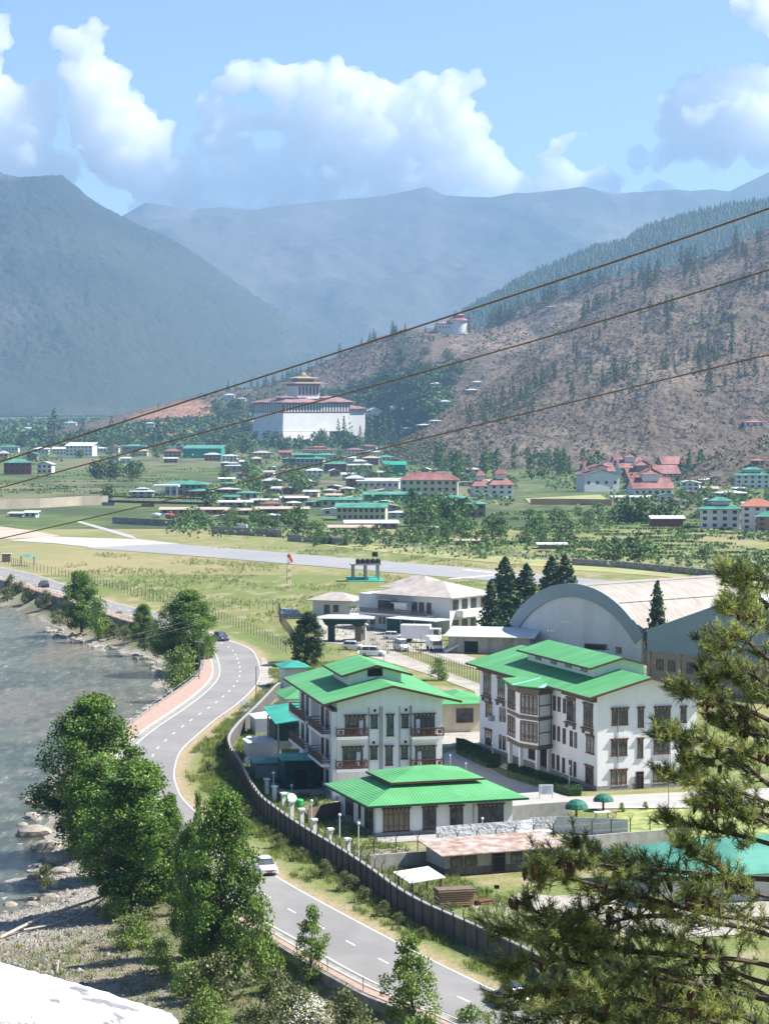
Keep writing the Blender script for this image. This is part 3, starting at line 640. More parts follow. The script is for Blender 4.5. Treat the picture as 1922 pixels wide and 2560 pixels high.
for z in [(185, 355, 233, 497), (280, 395, 325, 525), (743, 530, 798, 672), (855, 568, 915, 710)]:
    r = face_rect(A, 'S', 0, k2(z)); wd = window(bl, A, 'S', 0, r, cols=3, wood='wood')
    q = MB(); fbox(q, 'S', 0, r[0] - .2, r[1] + .2, r[2] - .42, r[2] - .22, 0, .42)
    for s_ in (r[0] - .05, r[1] - .25): fbox(q, 'S', 0, s_, s_ + .3, r[2] - .95, r[2] - .43, 0, .3)
    fbox(q, 'S', 0, r[0] + .4, r[1] - .4, r[2] - .62, r[2] - .43, 0, .22); q.build('bracket', 'wood2', wd)
for z in [(652, 507, 668, 607), (682, 515, 698, 615), (718, 525, 735, 625), (292, 585, 307, 680), (316, 590, 330, 685), (650, 703, 665, 803), (680, 712, 695, 812), (716, 725, 733, 830), (763, 742, 780, 848), (793, 752, 808, 857),
          (290, 768, 303, 865), (314, 778, 330, 872), (645, 895, 660, 998), (675, 905, 691, 1010), (712, 922, 728, 1025), (757, 938, 775, 1040), (788, 950, 803, 1053)]:
    window(bl, A, 'S', 0, face_rect(A, 'S', 0, k2(z)), cols=1, lintel=False)
for z in [(200, 555, 240, 650), (873, 780, 923, 892), (197, 737, 238, 835), (868, 982, 918, 1096)]: window(bl, A, 'S', 0, face_rect(A, 'S', 0, k2(z)), cols=2)
# polygonal bay with carved panels, standing on posts
bz0 = 3.55; bp_ = [A.level(*p, bz0) for p in ((1268.8, 1845), (1298.7, 1860.6), (1345, 1868), (1377, 1863))]
bp_ = [(x, y) for x, y in bp_]; ymin = bp_[3][1]; poly = [(0.05, ymin)] + [bp_[3], bp_[2], bp_[1], bp_[0]] + [(0.05, bp_[0][1] + .8)]
q = MB(); q.prism(poly, bz0, 10.3); bay = q.build('bay', 'white', bl)
cx_ = sum(p[0] for p in poly) / len(poly); cy_ = sum(p[1] for p in poly) / len(poly)
def grow(pl, d): return [(x + (x - cx_) / math.hypot(x - cx_, y - cy_) * d, y + (y - cy_) / math.hypot(x - cx_, y - cy_) * d) for x, y in pl]
q = MB()
for z0_, z1_, g in ((bz0 - .35, bz0 + .15, .18), (6.75, 7.2, .16), (9.9, 10.32, .2), (10.32, 10.62, .5)): q.prism(grow(poly, g), z0_, z1_)
q.build('carved_band', 'wood2', bay)
def panel(par, a, b, z0, z1, t0, t1, nm='window', cols=4):
    """a carved window set into the slanting faces of the bay"""
    a = Vector((a[0], a[1], 0)); b = Vector((b[0], b[1], 0)); d = (b - a); L_ = d.length; d.normalize(); n_ = Vector((d.y, -d.x, 0))
    if n_.dot(Vector((cx_, cy_, 0)) - a) > 0: n_ = -n_
    q = MB(); p = MB()
    def bx(qq, s0, s1, za, zb, d0, d1):
        vs = [a + d * s + n_ * e + Vector((0, 0, z)) for z in (za, zb) for e in (d0, d1) for s in (s0, s1)]
        qq.add(vs, [(0, 2, 3, 1), (4, 5, 7, 6), (0, 1, 5, 4), (2, 6, 7, 3), (0, 4, 6, 2), (1, 3, 7, 5)])
    s0, s1 = L_ * t0, L_ * t1; bx(p, s0, s1, z0, z1, .01, .05)
    for i in range(cols + 1):
        s = s0 + (s1 - s0) * i / cols; bx(q, s - .045, s + .045, z0, z1, .02, .12)
    for z in (z0, z0 + (z1 - z0) * .22, z0 + (z1 - z0) * .30, z1 - .35, z1): bx(q, s0, s1, z - .05, z + .05, .02, .10)
    w_ = q.build(nm, 'wood', par); p.build('pane', 'glass', w_)
for z0_, z1_ in ((4.05, 6.5), (7.45, 9.8)):
    panel(bay, bp_[0], bp_[1], z0_, z1_, .05, .62, cols=3); panel(bay, bp_[1], bp_[2], z0_, z1_, .06, .94, cols=4)
q = MB()
for z0_, z1_ in ((3.72, 6.72), (7.22, 9.88)):
    a = Vector((*bp_[2], 0)); b = Vector((*bp_[3], 0)); d = (b - a); n_ = Vector((d.y, -d.x, 0)).normalized()
    if n_.dot(Vector((cx_, cy_, 0)) - a) > 0: n_ = -n_
    for (t0, t1, za, zb) in ((0, 1, (z0_ + z1_) / 2 - .06, (z0_ + z1_) / 2 + .06), (.0, .06, z0_, z1_), (.94, 1, z0_, z1_)):
        vs = [a + d * t + n_ * e + Vector((0, 0, z)) for z in (za, zb) for e in (.01, .06) for t in (t0, t1)]
        q.add(vs, [(0, 2, 3, 1), (4, 5, 7, 6), (0, 1, 5, 4), (2, 6, 7, 3), (0, 4, 6, 2), (1, 3, 7, 5)])
q.build('frame_strip', 'wood', bay)
for p in (bp_[0], bp_[1], bp_[2], bp_[3]):
    q = MB(); x, y = p[0] + (cx_ - p[0]) * .1, p[1] + (cy_ - p[1]) * .1; q.box(x - .22, x + .22, y - .22, y + .22, 0, bz0 - .36); q.build('column', 'white', bl)
# little hipped roof over the bay, running up on the main slope
gp = grow(poly, 1.25); zt = 10.95; apx = (2.3, cy_ - 1.2, 11.75); apx2 = (2.3, cy_ + 1.4, 11.75)
ring = [(x, y, zt) for x, y in gp]; n_ = len(ring); q = MB()
q.add(ring + [apx, apx2], [(0, 1, n_), (1, 2, n_), (2, 3, n_, ), (3, n_ + 1, n_), (3, 4, n_ + 1), (4, 5, n_ + 1)]); q.add([(x, y, zt - .14) for x, y in gp] + ring, [(i, (i + 1) % n_, n_ + (i + 1) % n_, n_ + i) for i in range(n_)] + [tuple(range(n_))[::-1]])
br = q.build('roof', 'green', bay)
q = MB()
for j, wd_ in ((1, .10), (2, .32), (3, .13)):
    a = Vector(ring[j]); b = Vector(apx if j < 3 else apx2); d = (b - a).normalized(); s_ = d.cross(Vector((0, 0, 1))).normalized() * wd_; z_ = Vector((0, 0, .05))
    q.add([a - s_ + z_, a + s_ + z_, b + s_ * .8 + z_, b - s_ * .8 + z_, a - s_ - z_ * .5, a + s_ - z_ * .5, b + s_ * .8 - z_ * .5, b - s_ * .8 - z_ * .5], [(0, 1, 2, 3), (0, 4, 5, 1), (1, 5, 6, 2), (2, 6, 7, 3), (3, 7, 4, 0)])
q.build('ridge_strip', 'tealpale', bay)
# entrance step, glazed porch wall, air conditioner
q = MB(); q.box(-3.4, -.13, cy_ - 4.0, cy_ + 5.2, 0, .32); q.box(-3.9, -3.41, cy_ - 3.4, cy_ + 4.6, 0, .16); q.build('entrance_step', 'kerb', bl)
window(bl, A, 'S', 0, (cy_ - 1.2, cy_ + .9, .4, 3.0), name='door', cols=3, pane='dark', lintel=False)
window(bl, A, 'S', 0, (cy_ + 1.4, cy_ + 4.6, .9, 3.0), cols=3, lintel=False)
q = MB(); s_, z_ = A.side(1232, 1795, 0); q.box(-.55, -.01, s_ - .45, s_ + .45, z_ - .35, z_ + .35); q.build('air_conditioner', 'metal', bl)

# ------------------------------------------------------------------ the hotel with balconies in the middle
B = Frame(843, 2000, 12.0)
hb = thing('balcony_building', 'white three storey building with green gabled roof and carved balconies', 'building', B.o, B.ang)
BW, BL_, BE = 12.3, 25.0, 11.3
gable_wall(0, BW, 0, BL_, BE, 1.55).build('wall', 'white', hb)
gable_mb(-1.8, BW + 2.0, -1.2, BL_ + 1.2, BE - .1, 1.95, .12).build('roof', 'green', hb)
gable_fascia(-1.8, BW + 2.0, -1.2, BL_ + 1.2, BE - .1, 1.95, .12).build('fascia', 'trim', hb)
cl = gable_wall(2.7, 9.0, 7, 16.5, 1.5, 1.0); cl.v = [(x, y, z + 12.15) for x, y, z in cl.v]; cw = cl.build('clerestory', 'white', hb)
gable_mb(1.7, 10.1, 6, 17.6, 13.6, 1.15, .1).build('roof', 'green', cw); gable_fascia(1.7, 10.1, 6, 17.6, 13.6, 1.15, .1).build('fascia', 'trim', cw)
q = MB(); fbox(q, 'F', 7, 5.0, 6.75, 13.3, 14.25, .01, .1); q.build('vent', 'dark', cw)
k1 = lambda z: px2(z, 660, 1600, .34919)
for z in [(580, 545, 727, 690), (563, 770, 707, 915), (1072, 535, 1220, 680), (1083, 765, 1228, 905)]:
    r = face_rect(B, 'F', 0, k1(z)); window(hb, B, 'F', 0, r, cols=5)
    q = MB(); x_ = r[0] + (r[1] - r[0]) * (.68 if z[0] < 900 else .1); fbox(q, 'F', 0, x_, x_ + .45, r[2] + .2, r[3] - .5, .05, .09); q.build('curtain', 'tarp', hb)
for z in [(765, 545, 812, 630), (985, 540, 1032, 627), (762, 768, 810, 852), (982, 765, 1028, 850)]: window(hb, B, 'F', 0, face_rect(B, 'F', 0, k1(z)), cols=1)
for z in [(878, 540, 927, 685), (870, 765, 920, 895)]: window(hb, B, 'F', 0, face_rect(B, 'F', 0, k1(z)), cols=1)
for z in [(784, 495, 801, 513), (1007, 490, 1024, 510), (776, 725, 793, 742), (1004, 720, 1021, 738)]:
    r = face_rect(B, 'F', 0, k1(z)); q = MB(); fbox(q, 'F', 0, *r, .01, .06); q.build('vent', 'dark', hb)
for zx in (751, 830, 845, 970, 1046, 1054):
    s_ = B.front(660 + .349 * zx, 1850)[0]; q = MB(); q.tube([(s_, -.09, .3), (s_, -.09, 10.6)], .055, 6); q.build('drain_pipe', 'metal', hb)
def balcony(par, fr, face, c, s0, s1, z, dep=1.15, mat='wood'):
    q = MB(); fbox(q, face, c, s0, s1, z - .32, z, 0, dep); b = q.build('balcony', 'white', par)
    q = MB(); h = .95
    for zz in (z + .08, z + h): fbox(q, face, c, s0, s1, zz - .05, zz + .05, dep - .12, dep - .02)
    n_ = max(3, int((s1 - s0) / .85))
    for i in range(n_ + 1):
        s = s0 + (s1 - s0) * i / n_; fbox(q, face, c, s - .05, s + .05, z, z + h, dep - .11, dep - .03)
        if i < n_:
            s2 = s + (s1 - s0) / n_; m_ = (s + s2) / 2
            fbox(q, face, c, m_ - .20, m_ + .20, z + .32, z + .72, dep - .10, dep - .05); fbox(q, face, c, s + .05, s2 - .05, z + .16, z + .24, dep - .09, dep - .05); fbox(q, face, c, s + .05, s2 - .05, z + .80, z + .87, dep - .09, dep - .05)
    for s in (s0 + .01, s1 - .09):
        for zz in (z + .3, z + .6, z + h): fbox(q, face, c, s, s + .08, zz - .04, zz + .04, .02, dep - .12)
    q.build('railing', mat, b); return b
for z0, z1, vy in ((523, 743, 690), (1060, 1286, 688), (518, 742, 922), (1056, 1286, 912)):
    s0 = B.front(660 + .349 * z0, 1600 + .349 * vy, -1.1)[0]; s1, zz = B.front(660 + .349 * z1, 1600 + .349 * vy, -1.1)
    balcony(hb, B, 'F', 0, s0, s1, zz)
for zc in (3.9, 7.35):
    balcony(hb, B, 'S', 0, 1.6, 10.5, zc, 1.5); balcony(hb, B, 'S', 0, 13.5, 24.0, zc, 1.5)
    for s0, s1 in ((2.0, 3.6), (5.0, 6.6), (8.2, 9.6), (14.5, 16), (18, 19.6), (21.5, 23)): window(hb, B, 'S', 0, (s0, s1, zc + .1, zc + 2.3), cols=2, lintel=False)
q = MB(); q.box(-.5, -.003, 0.1, 1.3, 0, 10.4); q.build('wall_pier', 'white', hb); q = MB(); q.box(-1.0, -.003, 11.2, 12.6, 0, 10.6); q.build('wall_pier', 'white', hb)
for s0 in (1.8, 5.2, 8.6, 13, 16, 19): window(hb, B, 'S', 0, (s0, s0 + 1.3, .9, 2.6), cols=2, lintel=False)
q = MB(); q.box(-.12, BW + .12, -.12, BL_ + .12, -.3, .4); q.build('plinth', 'plinth', hb)
q = MB(); q.box(-.6, -.003, -.05, BL_, 10.15, 10.45); q.build('cornice', 'wood', hb)

# ------------------------------------------------------------------ the low hipped house in front
D_ = Frame(939, 2091, 18.2)
lh = thing('low_house', 'low white house with double hipped green ribbed roof beside the curved wall', 'house', D_.o, D_.ang)
q = MB(); q.box(0, 15.3, 0, 13.2, 0, 3.35); q.build('wall', 'white', lh)
q = MB(); q.box(-.15, 15.45, -.15, 13.35, -.3, .35); q.build('plinth', 'plinth', lh)
hip_mb(-1.35, 16.6, -1.35, 14.5, 3.45, 1.35, .16, ins=4.4).build('roof', 'greenx', lh)
q = MB()
for (x0, x1, y0, y1) in ((-1.41, -1.353, -1.41, 14.56), (16.603, 16.66, -1.41, 14.56), (-1.353, 16.603, -1.41, -1.353), (-1.353, 16.603, 14.503, 14.56)): q.box(x0, x1, y0, y1, 3.22, 3.42)
q.build('gutter', 'darkgreen', lh)
q = MB(); q.box(3.4, 11.9, 3.4, 9.9, 4.5, 5.05); cw = q.build('clerestory', 'white', lh)
for (f, c, s0, s1) in (('F', 3.4, 3.9, 7.3), ('F', 3.4, 8.0, 11.5), ('S', 3.4, 3.9, 6.3), ('S', 3.4, 6.9, 9.4)):
    q = MB(); fbox(q, f, c, s0, s1, 4.62, 4.98, .01, .07); q.build('vent', 'dark', cw)
hip_mb(2.45, 13.0, 2.35, 10.9, 5.2, 1.0, .14).build('roof', 'greenx', cw)
q = MB()
for (x0, x1, y0, y1) in ((2.39, 2.447, 2.29, 10.96), (13.003, 13.06, 2.29, 10.96), (2.447, 13.003, 2.29, 2.347), (2.447, 13.003, 10.903, 10.96)): q.box(x0, x1, y0, y1, 4.97, 5.17)
q.build('fascia', 'trim', cw)
window(lh, D_, 'F', 0, face_rect(D_, 'F', 0, k1((852, 1212, 1040, 1368))), cols=5, pane='curtain')
for z in [(1135, 1202, 1230, 1353), (1330, 1194, 1422, 1343)]: window(lh, D_, 'F', 0, face_rect(D_, 'F', 0, k1(z)), cols=2)
window(lh, D_, 'F', 0, face_rect(D_, 'F', 0, k2((147, 1240, 315, 1382))), cols=4)
for z in [(588, 1130, 640, 1278), (725, 1205, 782, 1360)]: window(lh, D_, 'S', 0, face_rect(D_, 'S', 0, k1(z)), cols=3)
window(lh, D_, 'S', 0, face_rect(D_, 'S', 0, k1((680, 1165, 693, 1275))), cols=1)
s_ = D_.front(1183, 2060)[0]
q = MB(); q.tube([(s_, -.07, .3), (s_, -.07, 3.2)], .05, 6); q.build('drain_pipe', 'metal', lh)
q = MB(); yy = D_.side(878, 2063, 0)[0]; q.box(-.5, -.02, yy - .5, yy + .5, .1, .8); q.build('air_conditioner', 'metal', lh)
# small annexe houses beside the hotel
def small_house(fr, w_, d_, h_, rise, wall, roof, label, name='annexe_house', wins=(), over=.7, hip=True, cat='house', fasc='trim', front_boxes=()):
    t = thing(name, label, cat, fr.o, fr.ang); q = MB(); q.box(0, w_, 0, d_, -.2, h_); q.build('wall', wall, t)
    if hip: hip_mb(-over, w_ + over, -over, d_ + over, h_ + .02, rise, .12).build('roof', roof, t)
    else: gable_mb(-over, w_ + over, -over, d_ + over, h_ + .02, rise, .1).build('roof', roof, t)
    for face, s0, s1, z0, z1 in wins: window(t, fr, face, 0, (s0, s1, z0, z1), lintel=False)
    return t
small_house(Frame(1103, 1832, 12), 6.6, 9, 4.0, 1.3, 'cream', 'green', 'cream annexe with green roof to the right of the balcony building', wins=(('F', 2.1, 4.5, 1.3, 3.3),))
small_house(Frame(722, 1823, 12), 3.6, 8, 4.3, 1.1, 'cream', 'green', 'narrow annexe with two green roofs left of the balcony building', wins=(('F', .7, 2.3, .3, 3.0),))
small_house(Frame(712, 1722, 12), 3.5, 5, 3.4, .8, 'wwhite', 'teal', 'small green roofed hut behind the top left corner of the balcony building')
t = thing('teal_shelter', 'open shelter with teal sheet roof and dark screened front beside the balconies', 'shelter', Frame(692, 1905, 12).o, rad(12))
q = MB(); q.add([(-.3, -1, 5.0), (5.0, -1, 5.7), (5.0, 9, 6.6), (-.3, 9, 5.9), (-.3, -1, 4.9), (5.0, -1, 5.6), (5.0, 9, 6.5), (-.3, 9, 5.8)], [(0, 1, 2, 3), (7, 6, 5, 4), (0, 4, 5, 1), (3, 2, 6, 7), (0, 3, 7, 4), (1, 5, 6, 2)]); q.build('roof', 'teal', t)
for x, y in ((.2, 0), (4.6, 0), (.2, 8)): q = MB(); q.box(x - .1, x + .1, y - .1, y + .1, 0, 4.95); q.build('post', 'metal', t)
q = MB(); q.box(.35, 4.5, 3, 8, 0, 4.4); q.build('screen_wall', 'darkgreen', t); q = MB(); q.box(.32, 4.5, .1, .22, 1.6, 2.6); q.build('railing', 'conc', t)
t = thing('dark_shed', 'dark green sheet shed with flat roof under the side balconies', 'shed', Frame(712, 1975, 12).o, rad(12))
q = MB(); q.box(0, 3.9, 0, 5, 0, 3.4); q.build('wall', 'darkgreen', t); q = MB(); q.box(-.3, 4.2, -.3, 5.3, 3.42, 3.55); q.build('roof', 'teal', t); q = MB(); q.box(1.2, 2.6, -.05, -.01, .1, 2.4); q.build('door', 'dark', t)

# ------------------------------------------------------------------ flat-roofed airport house with balcony terrace
T_ = Frame(897, 1568, -38)
tb = thing('terrace_house', 'white two storey house with weathered hip roof and long wooden terrace railing', 'house', T_.o, T_.ang)
q = MB(); q.box(0, 23, 0, 16, -.3, 7.0); q.build('wall', 'wwhite', tb)
hip_mb(4.5, 24.6, -1.6, 14, 7.25, 2.6, .14).build('roof', 'asb', tb)
h2 = hip_mb(-1.4, 12, 8, 19, 7.7, 2.4, .14); h2.build('roof', 'asb', tb)
balcony(tb, T_, 'F', 0, -.5, 19.0, 3.4, 2.6, mat='wood2')
k3 = lambda z: px2(z, 720, 1370, .31306)
for z in [(585, 563, 620, 610), (658, 545, 692, 612), (728, 550, 744, 605), (760, 553, 776, 607), (790, 556, 806, 610), (818, 560, 834, 614), (903, 568, 940, 635), (966, 575, 1008, 630)]:
    r = face_rect(T_, 'F', 0, k3(z)); window(tb, T_, 'F', 0, r, lintel=False)
window(tb, T_, 'F', 0, face_rect(T_, 'F', 0, k3((866, 562, 888, 658))), name='door', cols=1, lintel=False, pane='dark')
for s0, s1 in ((5, 10), (13.6, 14.9), (15.4, 16.6), (17.3, 18.4)): window(tb, T_, 'F', 0, (s0, s1, 3.7, 5.9), lintel=False)
q = MB(); fbox(q, 'F', 0, 10.3, 13.3, 3.42, 5.6, .01, 1.6); q.build('plaster_box', 'white', tb); q = MB(); fbox(q, 'F', 0, 10.0, 14.2, 5.62, 5.76, .01, 2.4); q.build('canopy', 'whiteroof', tb)
q = MB(); fbox(q, 'F', 0, 4.6, 9.9, 6.05, 6.18, .01, 1.8); q.build('canopy', 'whiteroof', tb)
q = MB(); fbox(q, 'R', 23, 2, 9, 3.2, 4.5, .01, 1.8); q.build('balcony', 'white', tb)
for s0 in (1, 4, 7, 10.5): window(tb, T_, 'R', 23, (s0, s0 + 1.8, 4.6, 6.6), lintel=False); window(tb, T_, 'R', 23, (s0, s0 + 1.8, .8, 2.6), lintel=False)
q = MB(); q.box(13.5, 25.5, -8.5, -2.65, 3.1, 3.25); q.build('terrace_slab', 'whiteroof', tb)
t = thing('screened_carport', 'carport screened with dark green net in front of the terrace house', 'carport', T_.w(13.5, -8.4), T_.ang)
q = MB(); q.box(.2, 10.5, .2, .3, 0, 3.05); q.box(.2, .3, .3, 5.4, 0, 3.05); q.build('net_screen', 'darkgreen', t)
for x in (.1, 3.6, 7.1, 10.7): q = MB(); q.box(x - .08, x + .08, .02, .18, 0, 3.08); q.build('post', 'metal', t)
# water tower behind
wt = thing('water_tower', 'concrete water tower frame with black tanks behind the terrace house', 'water tower', at(915, 1452, 0), rad(8))
wo_ = wt.location.copy(); zf = atY(920, 1412, wo_.y).z
for x in (-3.4, -.2, 3.0):
    for y in (-1.6, 1.6):
        q = MB(); q.box(x - .22, x + .22, y - .22, y + .22, 0, zf); q.build('column', 'conc', wt)
q = MB(); q.box(-4.0, 3.6, -2.2, 2.2, zf + .003, zf + .35); q.build('platform', 'conc', wt)
q = MB(); q.add([(-5, -3, zf - 4.0), (4.2, -3, zf - 4.0), (4.2, 3, zf - 3.2), (-5, 3, zf - 3.2), (-5, -3, zf - 4.15), (4.2, -3, zf - 4.15), (4.2, 3, zf - 3.35), (-5, 3, zf - 3.35)], [(0, 1, 2, 3), (7, 6, 5, 4), (0, 4, 5, 1), (3, 2, 6, 7), (0, 3, 7, 4), (1, 5, 6, 2)]); q.build('canopy', 'teal', wt)
tkm = MB().lathe([(.62, 0), (.66, .2), (.62, .35), (.66, .6), (.62, .8), (.64, 1.05), (.5, 1.2), (.2, 1.32), (.02, 1.34)], 14).mesh('water_tank', 'tank')
tk_lab = ['leftmost black water tank on the concrete tower', 'second black water tank from the left on the tower', 'middle black water tank on the concrete tower', 'fourth black water tank from the left on the tower', 'rightmost black water tank on the concrete tower']
for i in range(5): tag(put('water_tank', tkm, None, Matrix.Rotation(rad(8), 3, 'Z') @ Vector((-2.2 + i * 1.3, -1.2, zf + .36)) + wo_, 0), tk_lab[i], 'water tank', 'black tanks on the water tower')
# guard house and gate arch
small_house(Frame(782, 1541, -20), 8.5, 6, 3.6, 1.5, 'wwhite', 'asb', 'small white house with weathered hip roof left of the terrace house', wins=(('F', 2.6, 3.9, .2, 2.6), ('F', 4.7, 5.9, 1.1, 2.6)), over=1.2)
gt = thing('gate_arch', 'gateway with flat grey roof and thick dark legs across the yard entrance', 'gate', at(822, 1604, 0), rad(-4))
zr = atY(820, 1541, gt.location.y).z
q = MB(); q.box(-.2, 1.0, 0, 2.4, 0, zr - 1.9); q.build('leg', 'darkgreen', gt); q = MB(); q.box(5.0, 6.2, 0, 2.4, 0, zr - 1.9); q.build('leg', 'wood2', gt)
q = MB(); q.extr([(-1.4, zr - .35), (7.4, zr - .35), (6.8, zr - 1.5), (6.2, zr - 1.9), (5.0, zr - 1.9), (4.4, zr - 1.5), (1.6, zr - 1.5), (1.0, zr - 1.9), (-.2, zr - 1.9), (-.8, zr - 1.5)], .05, 2.35); q.build('beam', 'darkgreen', gt)
hip_mb(-2.6, 8.6, -1.2, 3.6, zr - .3, .6, .15).build('roof', 'greyroof', gt)
small_house(Frame(893, 1600, -4), 1.6, 1.6, 2.9, .5, 'wwhite', 'asb', 'tiny guard post with pyramid roof at the foot of the gateway', wins=(('F', .5, 1.1, 1.1, 2.0),), over=.4, name='guard_post', cat='guard post')

# ------------------------------------------------------------------ hangars
Hf = Frame(1276, 1622, -49.9)
hg = thing('arched_hangar', 'large hangar with round arched roof and pale end wall', 'hangar', Hf.o, Hf.ang)
def on_arch(n=22, W=32.7, zs=4.3, rise=7.9, off=0.0):
    R_ = (W * W / 4 + rise * rise) / (2 * rise); a0 = math.asin(W / 2 / R_); out = []
    for i in range(n + 1):
        a = -a0 + 2 * a0 * i / n; out.append((W / 2 + (R_ + off) * math.sin(a), zs + rise - R_ + (R_ + off) * math.cos(a)))
    return out
o_ = at(1276, 1564, 4.3); Hf = Frame(0, 0, -49.9, o=Vector((o_.x, o_.y, 0))); hg.location = Hf.o
arc = on_arch(); q = MB(); q.extr([(0, 0)] + arc + [(32.7, 0)], .6, 37.5); q.build('wall', 'hangw', hg)
ao = on_arch(off=.75); ai = on_arch(off=.02)
for j, (i0, i1, o1) in enumerate(((0, 8, .35), (8, 12, .65), (12, 17, .45), (17, 22, .25))):
    qq = MB(); p_ = on_arch(off=o1)[i0:i1 + 1]; r_ = ai[i0:i1 + 1]; qq.extr(p_ + r_[::-1], 0.62, 38.2); qq.build('roof', 'asbh', hg)
q = MB(); ring1 = on_arch(off=.85); ring2 = on_arch(off=-1.6, rise=7.9); q.extr(ring1 + ring2[::-1], .2, .59); q.build('arch_band', 'blue', hg)
q = MB(); fbox(q, 'F', .6, 26.6, 28.0, 1.2, 2.4, .01, .08); q.build('window', 'glass', hg)
o_ = at(1616, 1707, 0); H2 = Frame(0, 0, -49.9, o=o_)
h2 = thing('gabled_hangar', 'broad gabled hangar with blue grey cladding over a tan block wall', 'hangar', o_, H2.ang)
q = MB(); q.box(0, 40, .15, 30, -.2, 5.25); q.build('base_wall', 'brick', h2)
q = MB(); q.extr([(0, 5.2), (0, 8.6), (20, 15.2), (40, 8.6), (40, 5.2)], 0, 30); q.build('cladding', 'blue', h2)
q = MB(); q.extr([(-.5, 8.55), (20, 15.35), (40.5, 8.55), (40.5, 8.4), (20, 15.2), (-.5, 8.4)], .3, 30.6); q.build('roof', 'whiteroof', h2)
q = MB()
for x in (0, 6.7, 13.4, 20.1, 26.8): q.box(x + .05, x + .75, -.12, .145, -.2, 5.15)
q.box(.8, 26.8, -.02, .145, 4.5, 4.8); q.box(.8, 26.8, -.02, .145, 1.6, 1.8); q.build('pier', 'brick', h2)
for x in (2.0, 4.6, 8.6, 11.2, 15.4, 18.0, 22, 24.6): window(h2, H2, 'F', .15, (x, x + 1.5, 2.3, 4.1), cols=2, lintel=False)
# grey roofed sheds in front of the arched hangar
sh = thing('long_shed', 'long low shed with pale sheet roof and grey wall in front of the arched hangar', 'shed', at(1120, 1632, 0), rad(-12))
q = MB(); q.box(0, 15, 0, 14, 0, 3.1); q.build('wall', 'conc', sh)
q = MB(); q.add([(-.8, -.8, 3.15), (16, -.8, 3.15), (16, 9, 4.1), (-.8, 9, 4.1), (-.8, -.8, 3.0), (16, -.8, 3.0), (16, 9, 3.95), (-.8, 9, 3.95)], [(0, 1, 2, 3), (7, 6, 5, 4), (0, 4, 5, 1), (3, 2, 6, 7), (0, 3, 7, 4), (1, 5, 6, 2)]); q.build('roof', 'whiteroof', sh)
q = MB(); q.box(3, 5.5, -.05, -.01, .1, 2.2); q.build('door', 'dark', sh)
sh = thing('equipment_rack', 'dark pump equipment rack standing by the foot of the arched hangar', 'equipment', at(1455, 1660, 0), rad(-30))
q = MB(); q.box(0, 4.5, 0, 1.6, 2.6, 2.75)
for i in range(6): q.box(.2 + i * .72, .75 + i * .72, .3, 1.2, 2.76, 3.6)
q.build('machines', 'dark', sh); q = MB()
for x in (.2, 2.2, 4.2): q.box(x, x + .15, .1, .25, 0, 2.6); q.box(x, x + .15, 1.3, 1.45, 0, 2.6)
q.build('stand', 'metal', sh)
# ------------------------------------------------------------------ yards, paths, lawns
sheet('yard_paving', [(1108, 1884), (1140, 1874), (1200, 1905), (1262, 1942), (1420, 1992), (1490, 1990), (2000, 1966), (2000, 2008), (1700, 2014), (1275, 2018), (1180, 1960), (1108, 1925)], .022, 'paving')
sheet('courtyard', [(1095, 1838), (1100, 1822), (1215, 1815), (1212, 1852), (1150, 1866), (1104, 1870)], .026, 'path')
sheet('kerb_strip', [(1275, 2018), (1700, 2014), (2000, 2008), (2000, 2013), (1700, 2019), (1275, 2023)], .05, 'kerb')
sheet('compound_yard', [(690, 1765), (760, 1745), (860, 1830), (1106, 1838), (1106, 1925), (1180, 1975), (1260, 2060), (1090, 2098), (930, 2110), (880, 2090), (800, 2060), (700, 1985), (640, 1920), (612, 1865), (645, 1810)], .012, 'paving')
mt['lawn'] = M('mown_lawn', (.16, .23, .05), .95, .25, .6, .4, 4, col2=(.30, .32, .12))
sheet('lawn', [(1542, 2026), (2000, 2016), (2000, 2100), (1545, 2112), (1300, 2120), (1300, 2105), (1530, 2090)], .030, 'lawn')
sheet('lawn', [(790, 2035), (860, 2080), (960, 2112), (890, 2118), (800, 2078)], .036, 'lawn')
sheet('gravel_yard', [(1175, 2262), (1215, 2248), (1262, 2251), (1300, 2230), (1380, 2240), (1480, 2232), (1600, 2250), (1760, 2246), (1960, 2256), (1960, 2330), (1700, 2345), (1520, 2325), (1350, 2330), (1250, 2325), (1205, 2300)], .018, 'path')
sheet('airport_yard', [(770, 1545), (880, 1560), (1040, 1592), (1200, 1650), (1190, 1672), (1050, 1632), (905, 1614), (800, 1606)], .018, 'path')
sheet('service_road', [(905, 1612), (948, 1612), (1070, 1662), (1215, 1716), (1250, 1760), (1200, 1775), (1185, 1728), (1060, 1682), (890, 1632)], .024, 'path')
